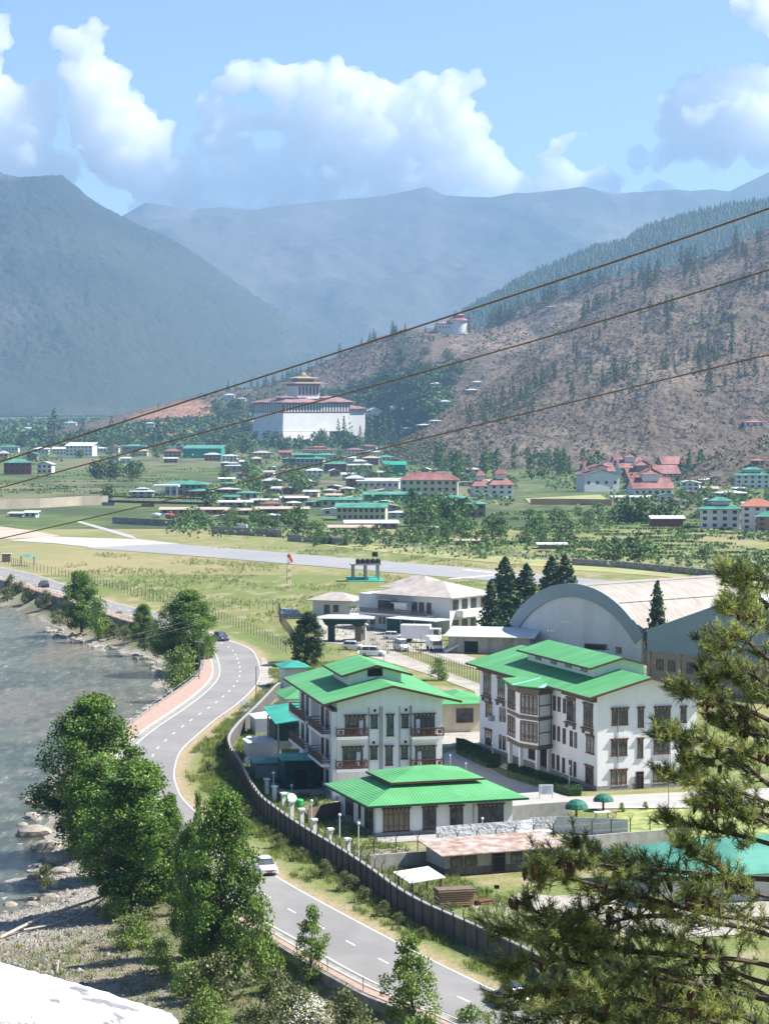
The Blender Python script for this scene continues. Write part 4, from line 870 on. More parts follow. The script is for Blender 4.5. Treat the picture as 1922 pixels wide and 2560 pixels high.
# ------------------------------------------------------------------ fences
def fence(name, label, pts, h, spacing, wires=4, mat='wood2', r=.05, wr=.012, z=None, lean=0, cat='fence', cap=100, group=None):
    P = resample([Vector((p.x, p.y, 0)) for p in pts], spacing)
    n = len(P); 
    if n > cap: P = resample([Vector((p.x, p.y, 0)) for p in pts], spacing * n / cap)[:cap]
    zb = [(gz(p.x, p.y) if z is None else z) for p in P]
    t = thing(name, label, cat, (P[0].x, P[0].y, zb[0]), 0, group); o = Vector((P[0].x, P[0].y, zb[0]))
    q = MB(); q.box(-r, r, -r, r, -.3, h)
    if lean:
        q.tube([(0, 0, h), (.28, 0, h + .38)], r * .7, 4); q.tube([(0, 0, h), (-.28, 0, h + .38)], r * .7, 4)
    me = q.mesh('post', mat)
    for p, zz in zip(P, zb): put('post', me, t, Vector((p.x, p.y, zz)) - o)
    if wires:
        q = MB()
        for k in range(wires):
            q.tube([Vector((p.x, p.y, zz + h * (k + .7) / wires)) - o for p, zz in zip(P, zb)], wr, 3, cap=False)
        q.build('wire', 'metal', t)
    return t
def gp(px, z=0): return smooth_poly([at(u, v, z) for u, v in px], n=5)
fence('chain_fence', 'long post and wire fence along the airfield side of the river road', gp([(-60, 1398), (20, 1410), (70, 1424), (165, 1442), (253, 1465), (330, 1487), (400, 1504), (520, 1540), (560, 1555), (600, 1572), (660, 1600), (715, 1632)]), 2.1, 2.6, 3, 'wood2', .055, .02)
fence('chain_fence', 'post and wire fence across the grass inside the airfield bend', gp([(515, 1524), (600, 1524), (680, 1525), (700, 1535), (700, 1555), (725, 1590), (745, 1625)]), 2.2, 1.9, 3, 'wood2', .05, .018)
fence('chain_fence', 'brown post fence beside the service road in front of the sheds', gp([(908, 1602), (970, 1625), (1060, 1655), (1130, 1683), (1211, 1712)]), 2.3, 1.5, 4, 'wood2', .05, .018)
fence('riverside_railing', 'dark metal railing along the red riverside pavement', resample([p + (k - p).normalized() * -.0 for p, k in zip(EK, EK)] , 3.0) if False else [k.lerp(e, .06) for k, e in zip(KM, EL)], 1.05, 2.4, 2, 'metal', .035, .03, z=.14, cat='railing')
bf = fence('boundary_fence', 'low boundary fence with white posts beyond the runway', gp([(760, 1337), (900, 1352), (1057, 1372), (1200, 1384), (1429, 1406), (1600, 1420), (1786, 1434), (1990, 1450)]), 1.5, 3.2, 2, 'pole', .12, .08)
# curved compound wall
WB = smooth_poly([at(u, v) for u, v in [(700, 1738), (689, 1746), (641, 1798), (598, 1841), (574, 1876), (576, 1906), (594, 1932), (641, 2019), (693, 2067), (765, 2118), (845, 2167), (930, 2225), (988, 2269), (1054, 2309), (1139, 2349), (1228, 2390), (1320, 2436), (1420, 2490)]], n=5)
WB = resample(WB, 1.6); o0 = WB[0].copy(); cw_ = thing('compound_wall', 'long curved grey block wall with posts around the green roofed compound', 'wall', o0)
def offs(P, d):
    out = []
    for i, p in enumerate(P):
        t_ = (P[min(i + 1, len(P) - 1)] - P[max(i - 1, 0)]).normalized(); out.append(p + Vector((-t_.y, t_.x, 0)) * d)
    return out
def wall_strip(P, th, z0, z1, o):
    a = offs(P, th / 2); b = offs(P, -th / 2); n = len(P); q = MB()
    V = [(p.x - o.x, p.y - o.y, z) for p in a for z in (z0, z1)] + [(p.x - o.x, p.y - o.y, z) for p in b for z in (z0, z1)]
    f = []
    for i in range(n - 1):
        i2, j2 = 2 * i, 2 * n + 2 * i; f += [(i2, i2 + 1, i2 + 3, i2 + 2), (j2, j2 + 2, j2 + 3, j2 + 1), (i2 + 1, j2 + 1, j2 + 3, i2 + 3)]
    f += [(0, 2 * n, 2 * n + 1, 1), (2 * n - 2, 2 * n - 1, 4 * n - 1, 4 * n - 2)]; q.add(V, f); return q
wall_strip(WB, .22, -.3, 1.9, o0).build('masonry', 'concd', cw_)
wall_strip(WB, .34, 1.905, 2.02, o0).build('coping', 'plinth', cw_)
PW = offs(resample(WB, 2.1), -.2); q = MB(); q.box(-.07, .07, -.07, .07, -.2, 2.35); pm = q.mesh('post', 'wood2')
for p in PW[:95]: put('post', pm, cw_, p - o0)
for k in range(2):
    q = MB(); q.tube([p - o0 + Vector((0, 0, 2.12 + .2 * k)) for p in PW], .014, 3, cap=False); q.build('wire', 'metal', cw_)
fence('barbed_fence', 'row of forked posts with barbed wire behind the near end of the curved wall', offs([p for p in WB if p.y < 243], .9), 2.3, 2.3, 3, 'wood2', .05, .012, lean=1)
for i, (zx, zy) in enumerate([(20, 1085), (75, 1138), (140, 1190), (198, 1248), (270, 1308), (360, 1385), (475, 1455), (600, 1530)]):
    p = at(660 + .349 * zx, 1600 + .349 * zy + 6, 0); q = MB(); q.box(-.2, .2, -.2, .2, 0, 1.6); q.box(-.32, .32, -.32, .32, 1.605, 1.8)
    tag(q.build('wall_pillar', 'white', None, p, .4), ['white capped pillar at the bend of the curved wall, farthest away', 'second white capped pillar from the wall bend', 'white capped pillar just above the green bins', 'white capped pillar just below the green bins', 'white capped pillar beside the shaded garden', 'white capped pillar at the start of the house lawn', 'white capped pillar next to the lawn corner lamp', 'nearest white capped pillar, beside the forked posts'][i], 'pillar', 'white pillars inside the curved wall')
def low_wall(name, label, px, h, th, mat, cat='wall'):
    P = resample([at(u, v) for u, v in px], 1.5); q = wall_strip(P, th, -.2, h, P[0]); o = q.build(name, mat, None, P[0]); return tag(o, label, cat)
low_wall('yard_wall', 'plain concrete wall running behind the rusty shed', [(925, 2176), (1063, 2166), (1200, 2150), (1330, 2138), (1560, 2118), (1720, 2106)], 1.5, .25, 'conc')
fence('barbed_fence', 'line of forked brown posts along the concrete wall behind the rusty shed', [at(u, v) for u, v in [(880, 2160), (1063, 2150), (1330, 2122), (1560, 2103), (1720, 2092)]], 2.3, 2.2, 3, 'wood2', .05, .012, lean=1)
low_wall('sheet_fence', 'white and pinkish sheet fence in front of the low house', [(1090, 2108), (1200, 2099), (1300, 2092), (1330, 2088)], 1.7, .06, 'tarp', 'fence')
low_wall('board_fence', 'grey weathered board fence to the right of the low house', [(1274, 2052), (1340, 2046), (1428, 2040)], 1.6, .08, 'tin', 'fence')
low_wall('tarp_fence', 'tall white tarpaulin fence below the green mushroom shelters', [(1322, 2086), (1400, 2082), (1480, 2086), (1569, 2090)], 1.75, .05, 'tarp', 'fence')
low_wall('garden_wall', 'low dark boarded fence left of the low house under the side trees', [(770, 2062), (800, 2052), (862, 2040)], 1.7, .1, 'wood2', 'fence')
# rusty shed, lean-to, timber, signs
sf = Frame(1112, 2192, 22)
sd = thing('rusty_shed', 'long low shed with rusty sheet roof and patched tin walls', 'shed', sf.o, sf.ang)
q = MB(); q.box(0, 12, 0, 4.6, 0, 2.1); q.build('wall', 'tin', sd); q = MB(); q.box(-.05, 12.05, -.05, 4.65, 0, .75); q.build('base_wall', 'concd', sd)
q = MB(); q.add([(-.7, -.8, 2.2), (12.7, -.8, 2.2), (12.7, 5.2, 2.75), (-.7, 5.2, 2.75), (-.7, -.8, 2.1), (12.7, -.8, 2.1), (12.7, 5.2, 2.65), (-.7, 5.2, 2.65)], [(0, 1, 2, 3), (7, 6, 5, 4), (0, 4, 5, 1), (3, 2, 6, 7), (0, 3, 7, 4), (1, 5, 6, 2)]); q.build('roof', 'rust', sd)
for s0 in (.6, 2.1, 6.9, 10.0): window(sd, sf, 'F', -.05, (s0, s0 + 1.2, .85, 1.85), lintel=False)
window(sd, sf, 'F', -.05, (4.9, 6.3, .05, 1.98), name='door', lintel=False, pane='dark', cols=1)
lt = thing('lean_to_shelter', 'small open shelter with pale corrugated roof behind the barbed posts', 'shelter', at(1035, 2252), rad(24))
q = MB(); q.add([(-.6, -.4, 1.75), (3.0, -.4, 2.0), (3.0, 3.4, 2.35), (-.6, 3.4, 2.1), (-.6, -.4, 1.68), (3.0, -.4, 1.93), (3.0, 3.4, 2.28), (-.6, 3.4, 2.03)], [(0, 1, 2, 3), (7, 6, 5, 4), (0, 4, 5, 1), (3, 2, 6, 7), (0, 3, 7, 4), (1, 5, 6, 2)]); q.build('roof', 'whiteroof', lt)
for x, y, z_ in ((-.2, 0, 1.7), (2.7, 0, 1.9), (-.2, 3, 2.02), (2.7, 3, 2.2)): q = MB(); q.box(x - .07, x + .07, y - .07, y + .07, 0, z_); q.build('post', 'wood', lt)
rng = random.Random(4)
wp = thing('timber_stack', 'stack of sawn timber with slanted bark cover behind the curved wall', 'timber stack', at(1098, 2270), rad(14))
for r_ in range(6):
    q = MB()
    for c_ in range(9):
        j = rng.uniform(-.12, .12); q.box(0 + j, 3.3 + j, c_ * .19, c_ * .19 + .16, .12 + r_ * .2, .12 + r_ * .2 + .15)
    q.build('plank_layer', 'logs', wp)
q = MB(); q.box(-.1, 3.5, -.12, 1.85, 1.33, 1.42); q.box(-.05, 3.4, .1, 1.7, 1.425, 1.56); q.build('bark_cover', 'wood2', wp)
q = MB(); 
for x in (.3, 1.6, 2.9): q.box(x, x + .16, -.05, 1.8, 0, .115)
q.build('bearer', 'wood', wp)
t = thing('log_heap', 'small heap of dark logs beside the timber stack', 'log heap', at(1190, 2262), rad(30))
for i in range(7): q = MB(); q.tube([(rng.uniform(-.2, .1), -.5 + .28 * (i % 4), .14 + .24 * (i // 4)), (1.5, -.5 + .28 * (i % 4) + rng.uniform(-.1, .1), .14 + .24 * (i // 4))], .13, 7); q.build('log', 'wood', t)
t = thing('yard_sign', 'small black sign on a post in the gravel yard', 'sign', at(1241, 2238), 0)
q = MB(); q.box(-.03, .03, -.03, .03, 0, .75); q.build('post', 'metal', t); q = MB(); q.box(-.24, .24, -.05, -.031, .6, .95); q.build('board', 'dark', t)
t = thing('notice_board', 'white framed notice board with blue striped sheet beside the hedge', 'notice board', at(1364, 1996), rad(4))
q = MB(); q.box(-.83, .83, -.04, .04, .45, 1.6); q.build('frame', 'white', t)
q = MB(); q.box(-.7, .7, -.06, -.045, .55, 1.5); q.build('sheet', 'screen', t)
for x in (-.75, .75): q = MB(); q.box(x - .05, x + .05, -.02, .06, 0, .45); q.build('post', 'white', t)
def mushroom(u, v, vt, wpx, label):
    p = at(u, v); h = atY(u, vt, p.y).z; r = wpx / F * p.y / 2; t = thing('garden_shelter', label, 'shelter', p)
    q = MB(); q.tube([(0, 0, 0), (0, 0, h * .72)], [.14, .1], 8); q.build('post', 'wood', t)
    q = MB(); n = 12; vs = [(0, 0, h)]
    for k, (f, zz) in enumerate(((.5, .93), (.85, .78), (1.0, .62))):
        vs += [(r * f * (1 + .06 * (i % 2) * (k == 2)) * math.cos(2 * math.pi * i / n), r * f * math.sin(2 * math.pi * i / n), h * zz - .06 * (i % 2) * (k == 2)) for i in range(n)]
    fs = [(0, 1 + i, 1 + (i + 1) % n) for i in range(n)] + [(1 + k * n + i, 1 + (k + 1) * n + i, 1 + (k + 1) * n + (i + 1) % n, 1 + k * n + (i + 1) % n) for k in range(2) for i in range(n)]
    q.add(vs, fs); m_ = 1 + 2 * n; q.add([(x, y, z - .1) for x, y, z in vs], fs); q.build('canopy', 'darkgreen2', t)
mt['darkgreen2'] = M('green_painted_canopy', (.02, .13, .09), .6, .2, 2)
mushroom(1440, 2052, 1997, 60, 'nearer green mushroom shaped garden shelter on a dark post')
mushroom(1507, 2026, 1983, 52, 'farther green mushroom shaped garden shelter above the tarpaulin fence')
t = thing('garden_table', 'small white table under the farther mushroom shelter', 'table', at(1505, 2046), .3)
q = MB(); q.box(-.9, .9, -.4, .4, .68, .74); q.build('top', 'white', t); 
for x in (-.7, .7): q = MB(); q.box(x - .05, x + .05, -.3, .3, 0, .68); q.build('leg', 'white', t)
t = thing('white_canopy', 'long low white canopy behind the rusty shed', 'canopy', at(1340, 2104), rad(8))
q = MB(); q.box(-1.9, 1.7, -.6, .8, 1.0, 1.07); q.build('top', 'white', t)
for x in (-1.7, 1.5): q = MB(); q.box(x - .04, x + .04, .1, .2, 0, 1.0); q.build('post', 'metal', t)
# lamps
def lamp(u, v, vt, label, n=1):
    p = at(u, v); h = atY(u, vt, p.y).z; t = thing('yard_lamp', label, 'street lamp', p)
    q = MB(); q.tube([(0, 0, 0), (0, 0, h - .2)], [.07, .05], 8); q.build('post', 'pole', t)
    q = MB(); q.lathe([(.03, h - .2), (.13, h - .14), (.17, h - .02), (.13, h + .1), (.03, h + .16)], 10); q.build('globe', 'lampw', t)
for u, v, vt, lb in [(684, 1992, 1932, 'globe lamp on white post by the curved wall beside the green bins'), (729, 1990, 1963, 'short globe lamp right of the green bins'), (779, 2072, 2002, 'globe lamp on white post at the start of the low house lawn'),
                     (849, 2106, 2037, 'globe lamp on white post at the corner of the low house lawn'), (896, 2148, 2058, 'tall globe lamp between the low house and the forked posts'), (1126, 1916, 1888, 'globe lamp behind the roof of the low house'),
                     (1165, 1932, 1908, 'small globe lamp at the kerb right of the low house roof'), (1231, 1899, 1858, 'globe lamp at the end of the upper hedge'), (1422, 1976, 1914, 'globe lamp in the lower hedge before the office building'), (1205, 2080, 2046, 'globe lamp standing in front of the right window of the low house')]: lamp(u, v, vt, lb)
def pole(u, v, vt, label, r=.09, arm=False, mat='wood2'):
    p = at(u, v); h = atY(u, vt, p.y).z; t = thing('utility_pole', label, 'pole', p); q = MB(); q.tube([(0, 0, 0), (0, 0, h)], [r, r * .6], 8); q.build('pole', mat, t)
    if arm:
        q = MB(); q.box(-.6, .6, -.04, .04, h - .5, h - .42); q.build('cross_arm', 'metal', t)
        for x in (-.5, 0, .5): q = MB(); q.lathe([(.03, h - .42), (.06, h - .36), (.03, h - .25)], 8, (x, 0)); q.build('insulator', 'white', t)
    return t, h
pole(641, 1787, 1664, 'brown utility pole beside the side road junction', .10)
pole(1670, 2040, 1925, 'thin brown pole in front of the office building', .05)
pole(1412, 1700, 1550, 'tall antenna pole rising behind the office roof', .05, True, 'metal'); pole(1376, 1700, 1572, 'lamp mast behind the left end of the office roof', .05, True, 'metal')
pole(498, 1700, 1598, 'slim pole carrying two wires over the river at the big roadside tree', .07, True)
pole(960, 1668, 1618, 'antenna mast with red boxes behind the balcony building roof', .05, True, 'metal')
pole(1052, 1640, 1585, 'slim pole among the parked vehicles', .05)
# windsock mast
p = at(722, 1459); h = atY(722, 1385, p.y).z; t = thing('windsock_mast', 'red and white lattice windsock mast beside the runway', 'windsock', p)
for k in range(8):
    q = MB(); z0, z1 = h * k / 8, h * (k + 1) / 8 - .02; a = .55 - .04 * k
    for x, y in ((-a, -a), (a, -a), (0, a)): q.tube([(x, y, z0), (x * .95, y * .95, z1)], .07, 4)
    q.tube([(-a, -a, z0), (a, -a, z1)], .04, 4); q.build('lattice_section', 'redw' if k % 2 else 'white', t)
q = MB(); q.lathe([(.45, 0), (.4, .7), (.34, 1.5), (.28, 2.3)], 10); s_ = q.build('sock', 'redw', t, (0, 0, h)); s_.rotation_euler = (0, rad(155), 0)
t = thing('runway_board', 'small black square board on short legs at the runway edge', 'sign', at(937, 1396)); 
q = MB(); q.box(-.85, .85, -.05, .05, .5, 1.9); q.build('board', 'dark', t)
for x in (-.6, .6): q = MB(); q.box(x - .05, x + .05, -.03, .03, 0, .5); q.build('leg', 'metal', t)
t = thing('field_kiosk', 'small shelter with teal roof by the fence at the left edge', 'shelter', at(70, 1414)); 
q = MB(); q.add([(-2.4, -1.5, 2.6), (2.4, -1.5, 2.6), (2.4, 1.5, 2.6), (-2.4, 1.5, 2.6), (0, 0, 3.2)], [(0, 1, 4), (1, 2, 4), (2, 3, 4), (3, 0, 4), (3, 2, 1, 0)]); q.build('roof', 'teal', t)
for x in (-1.8, 1.8):
    for y in (-1.1, 1.1): q = MB(); q.box(x - .08, x + .08, y - .08, y + .08, 0, 2.6); q.build('post', 'metal', t)
t = thing('small_hut', 'dark little hut beside the fence at the left edge', 'hut', at(18, 1404)); q = MB(); q.box(-1.2, 1.2, -1, 1, 0, 2.2); q.build('wall', 'wbrown', t); q = MB(); q.box(-1.5, 1.5, -1.3, 1.3, 2.21, 2.35); q.build('roof', 'greyroof', t)
# clutter beside the hotel
for i, (u, v, s) in enumerate([(716, 2006, .95), (732, 2012, .85), (748, 2020, .85)]):
    t = thing('waste_bin', ['leftmost bright green bin by the curved wall', 'middle bright green bin by the curved wall', 'rightmost bright green bin by the curved wall'][i], 'bin', at(u, v), .4, 'bright green bins'); 
    q = MB(); q.lathe([(.45 * s, 0), (.55 * s, .5 * s), (.55 * s, .95 * s)], 10); q.build('body', 'gplastic', t); q = MB(); q.lathe([(.6 * s, .96 * s), (.5 * s, 1.15 * s), (.1, 1.25 * s)], 10); q.build('lid', 'gplastic', t)
def dish(u, v, r, label):
    p = at(u, v); t = thing('satellite_dish', label, 'satellite dish', p, .5); q = MB(); q.tube([(0, 0, 0), (0, 0, .9)], .04, 6); q.build('mast', 'metal', t)
    q = MB(); q.lathe([(r * f, .18 * r * f * f * 2) for f in (.05, .4, .7, 1.0)], 14); d_ = q.build('dish', 'white', t, (0, -.1, 1.1)); d_.rotation_euler = (rad(55), 0, 0)
dish(728, 2020, .55, 'white satellite dish in front of the green bins'); dish(620, 1925, .6, 'white satellite dish by the bend of the curved wall'); dish(622, 1870, .5, 'smaller white satellite dish farther up the curved wall')
small_house(Frame(622, 1900, 12), 4.2, 4, 2.2, .5, 'wwhite', 'whiteroof', 'little white shed squeezed between curved wall and teal shelter', over=.2, name='store_shed', cat='shed')
small_house(Frame(640, 1950, 12), 3.6, 4.5, 2.0, .4, 'wgrey', 'tealroof', 'low teal roofed store near the bend of the curved wall', over=.2, name='store_shed', cat='shed')
small_house(Frame(640, 1840, 12), 3.4, 5, 2.4, .5, 'wwhite', 'whiteroof', 'white sheet roofed shed at the upper end of the curved wall', over=.2, name='store_shed', cat='shed')
t = thing('brush_pile', 'heap of dry cut branches in front of the low house', 'brush pile', at(985, 2140)); rng = random.Random(3)
for k in range(3):
    q = MB()
    for i in range(26):
        a = rng.uniform(0, math.pi); x, y = rng.uniform(-3.2, 3.2), rng.uniform(-1.2, 1.2); L_ = rng.uniform(.6, 1.8); z_ = max(.05, (.8 - abs(x) * .2) * rng.random())
        q.tube([(x, y, z_), (x + L_ * math.cos(a), y + L_ * math.sin(a) * .6, z_ + rng.uniform(-.1, .35))], rng.uniform(.02, .05), 4)
    q.build('branch_bundle', 'deadwood', t)
# hedges
nr_ = np.random.RandomState(5)
def hedge(label, px, h):
    P = [at(u, v) for u, v in px]; xs_ = [p.x for p in P]; ys_ = [p.y for p in P]; S = nr_.uniform((min(xs_), min(ys_)), (max(xs_), max(ys_)), (9000, 2)); S = S[inside(S, [(p.x, p.y) for p in P])]
    k = np.concatenate([S, S, S]); z = nr_.rand(len(k)) ** .4 * h; V, Q = leaf_quads(np.stack([k[:, 0], k[:, 1], z], 1), .2, nr_, .4)
    o = put('hedge', np_mesh('hedge', V, Q, 'hedge')); tag(o, label, 'hedge')
    q = MB(); q.prism([(p.x, p.y) for p in P], .0, h * .8); 
    k = MB(); k.v, k.f, k.m = q.v, q.f, q.m; k.build('core', 'hedge', o)
hedge('dark clipped hedge at the far end of the office building', [(1140, 1858), (1162, 1862), (1250, 1903), (1243, 1918), (1215, 1920), (1140, 1884)], .8)
hedge('long dark clipped hedge in front of the office entrance', [(1269, 1925), (1289, 1925), (1454, 1978), (1452, 1989), (1424, 1990), (1267, 1940)], .9)

# ------------------------------------------------------------------ vehicles
def car(label, paint, p, ang, L=3.9, W=1.7, Hh=1.5, name='parked_car', cat='car', group=None, suv=False):
    t = thing(name, label, cat, p, ang, group)
    hb_ = Hh * (.60 if not suv else .58)
    prof = [(-L / 2, .32), (-L / 2 + .03, hb_ * .82), (-L / 2 + .18, hb_), (L / 2 - 1.05, hb_), (L / 2 - .25, hb_ * .84), (L / 2, hb_ * .62), (L / 2, .30), (L / 2 - .15, .20), (-L / 2 + .15, .20)]
    q = MB(); n = len(prof); ys_ = [(-W / 2, .94), (-W / 2 + .0, 1), (W / 2, 1)]
    V = []
    for y, f in ((-W / 2, .955), (-W / 2 + .12, 1), (W / 2 - .12, 1), (W / 2, .955)):
        V += [(x * f, y, .2 + (z - .2) * (f if f < 1 else 1)) for x, z in prof]
    Fc = [tuple(range(n)), tuple(range(3 * n, 4 * n))[::-1]]
    for k in range(3): Fc += [(k * n + i, (k + 1) * n + i, (k + 1) * n + (i + 1) % n, k * n + (i + 1) % n) for i in range(n)]
    q.add(V, Fc)
    xb, xf = -L / 2 + .25, L / 2 - 1.15; tb_, tf_ = -L / 2 + .6, L / 2 - 1.85
    w0, w1 = W / 2 - .08, W / 2 - .26
    q.add([(tb_, -w1, Hh), (tf_, -w1, Hh), (tf_, w1, Hh), (tb_, w1, Hh), (tb_ - .08, -w1 - .03, Hh - .09), (tf_ + .1, -w1 - .03, Hh - .09), (tf_ + .1, w1 + .03, Hh - .09), (tb_ - .08, w1 + .03, Hh - .09)], [(0, 1, 2, 3), (0, 4, 5, 1), (1, 5, 6, 2), (2, 6, 7, 3), (3, 7, 4, 0)])
    body = q.build('body', paint, t)
    q = MB(); a = [(xb, -w0, hb_ + .003), (xf, -w0, hb_ + .003), (xf, w0, hb_ + .003), (xb, w0, hb_ + .003)]; b = [(tb_ - .08, -w1 - .03, Hh - .095), (tf_ + .1, -w1 - .03, Hh - .095), (tf_ + .1, w1 + .03, Hh - .095), (tb_ - .08, w1 + .03, Hh - .095)]
    q.add(a + b, [(0, 1, 5, 4), (1, 2, 6, 5), (2, 3, 7, 6), (3, 0, 4, 7)]); q.build('windows', 'glass', t)
    q = MB()
    for s in (-1, 1):
        for xx in (xb + (tb_ - xb) * .5, (xb + xf) / 2 - .1): q.add([(xx - .04, s * (w0 + .005), hb_ + .005), (xx + .04, s * (w0 + .005), hb_ + .005), (xx + .04, s * (w1 + .035), Hh - .1), (xx - .04, s * (w1 + .035), Hh - .1)], [(0, 1, 2, 3)])
    q.build('pillar', paint, body)
    for sx in (-1, 1):
        for s in (-1, 1):
            q = MB(); q.lathe([(.24, -.1), (.31, -.09), (.32, 0), (.31, .09), (.24, .1)], 14); wv = q.build('wheel', 'tyre', t, (sx * L * .31, s * (W / 2 - .09), .32)); wv.rotation_euler = (math.pi / 2, 0, 0)
            q = MB(); q.lathe([(.04, -.115), (.2, -.11), (.2, .11), (.04, .115)], 10); q.build('rim', 'metal', wv)
    for s in (-1, 1):
        q = MB(); q.box(L / 2 - .12, L / 2 + .012, s * (W / 2 - .32) - .18, s * (W / 2 - .32) + .18, hb_ * .60, hb_ * .74); q.build('headlight', 'lampw', t)
        q = MB(); q.box(-L / 2 - .012, -L / 2 + .05, s * (W / 2 - .28) - .12, s * (W / 2 - .28) + .12, hb_ * .66, hb_ * .86); q.build('tail_light', 'lampred', t)
        q = MB(); q.box(xf - .45, xf - .25, s * (W / 2 + .0), s * (W / 2 + .16), hb_ - .02, hb_ + .12); q.build('mirror', paint, t)
    q = MB(); q.box(L / 2 + .001, L / 2 + .02, -.26, .26, .38, .50); q.build('number_plate', 'plate', t)
    q = MB(); q.box(L / 2 - .02, L / 2 + .014, -.45, .45, .52, .60); q.box(L / 2 - .02, L / 2 + .014, -.55, .55, .24, .34); q.build('grille', 'dark', t)
    return t
def road_dir(p):
    i = min(range(len(EL)), key=lambda k: (EL[k] - p).length); d = EL[max(i - 2, 0)] - EL[min(i + 2, len(EL) - 1)]; return math.atan2(d.y, d.x)
p = at(664, 2182, .03); car('white hatchback driving along the river road past the poplars', 'carw', p, road_dir(p), 3.7, 1.65, 1.5, 'moving_car')
p = at(553, 1601, .03); car('dark blue car coming round the top of the road bend', 'carb', p, road_dir(p) + .25, 4.3, 1.8, 1.65, 'moving_car', suv=True)
p = at(110, 1468, .03); car('black car on the far stretch of road at the left', 'cark', p, road_dir(p) + 3.14, 4.3, 1.8, 1.7, 'moving_car', suv=True)
p = at(1275, 2512, .03); car('dark car half hidden by leaves at the bottom right of the road', 'cark', p, road_dir(p) + 3.14, 3.9, 1.7, 1.6, 'moving_car', suv=True)
car('white car with dark windows parked behind the balcony building roof', 'carw', at(932, 1640), rad(-8), 4.6, 1.85, 1.8, suv=True); car('white car parked at the grass edge below the gateway', 'carw', at(884, 1624), rad(-15), 4.2, 1.8, 1.6)
car('white van parked behind the brown post fence', 'carw', at(1004, 1626), rad(-70), 4.4, 1.8, 2.1, 'parked_van', 'van', suv=True); car('white car parked in front of the screened carport', 'carw', at(985, 1598), rad(-10), 4.2, 1.8, 1.5)
car('blue pickup parked near the small white house', 'carb', at(735, 1546), rad(20), 4.8, 1.9, 1.9, suv=True); car('pale blue car parked behind the blue pickup', 'blue', at(722, 1540), rad(20), 4.4, 1.8, 1.7)
def truck(label, u, v, ang, L, W, Hh, name='box_truck', cat='truck'):
    t = thing(name, label, cat, at(u, v), ang); q = MB(); q.box(-L / 2, L / 2 - 1.9, -W / 2, W / 2, .8, Hh); q.build('cargo_box', 'white', t); q = MB(); q.box(L / 2 - 1.85, L / 2, -W / 2 + .05, W / 2 - .05, .6, Hh * .8); c = q.build('cab', 'carw', t)
    q = MB(); q.box(L / 2 + .005, L / 2 + .03, -W / 2 + .2, W / 2 - .2, Hh * .45, Hh * .74); q.box(L / 2 - 1.2, L / 2 - .3, -W / 2 + .02, -W / 2 + .045, Hh * .45, Hh * .74); q.build('windscreen', 'glass', c)
    for x in (-L * .3, L * .33):
        for s in (-1, 1): q = MB(); q.lathe([(.25, -.14), (.45, -.13), (.45, .13), (.25, .14)], 12); wv = q.build('wheel', 'tyre', t, (x, s * (W / 2 - .15), .45)); wv.rotation_euler = (math.pi / 2, 0, 0)
    return t
truck('white box truck parked in front of the screened carport', 1052, 1606, rad(-8), 7.5, 2.4, 3.4); truck('small white bus facing the camera among the sheds', 1085, 1626, rad(-78), 5.0, 2.1, 2.6, 'minibus', 'bus')
t = thing('boarding_stairs', 'white aircraft boarding stairs parked beside the long shed', 'stairs', at(1112, 1633), rad(20))
q = MB(); q.add([(0, -.6, .5), (5.4, -.6, 3.2), (5.4, .6, 3.2), (0, .6, .5), (0, -.6, .1), (5.4, -.6, 2.7), (5.4, .6, 2.7), (0, .6, .1)], [(0, 1, 2, 3), (7, 6, 5, 4), (0, 4, 5, 1), (3, 2, 6, 7), (0, 3, 7, 4), (1, 5, 6, 2)]); q.build('stair_flight', 'whiteroof', t); q = MB(); q.box(3.0, 5.4, -.5, .5, .3, 1.3); q.build('chassis', 'white', t)
for x in (3.3, 5.0): q = MB(); q.lathe([(.1, -.6), (.3, -.55), (.3, .55), (.1, .6)], 10); wv = q.build('wheel', 'tyre', t, (x, 0, .3)); wv.rotation_euler = (math.pi / 2, 0, 0)

tl = small_house(Frame(1650, 2262, 14), 26, 12, 2.6, 2.2, 'wwhite', 'tealroof', 'wide teal roofed building behind the foreground pine at the lower right', wins=(('F', 2, 4, .8, 2.0), ('F', 7, 9, .8, 2.0)), over=1.2, name='workshop', cat='building')
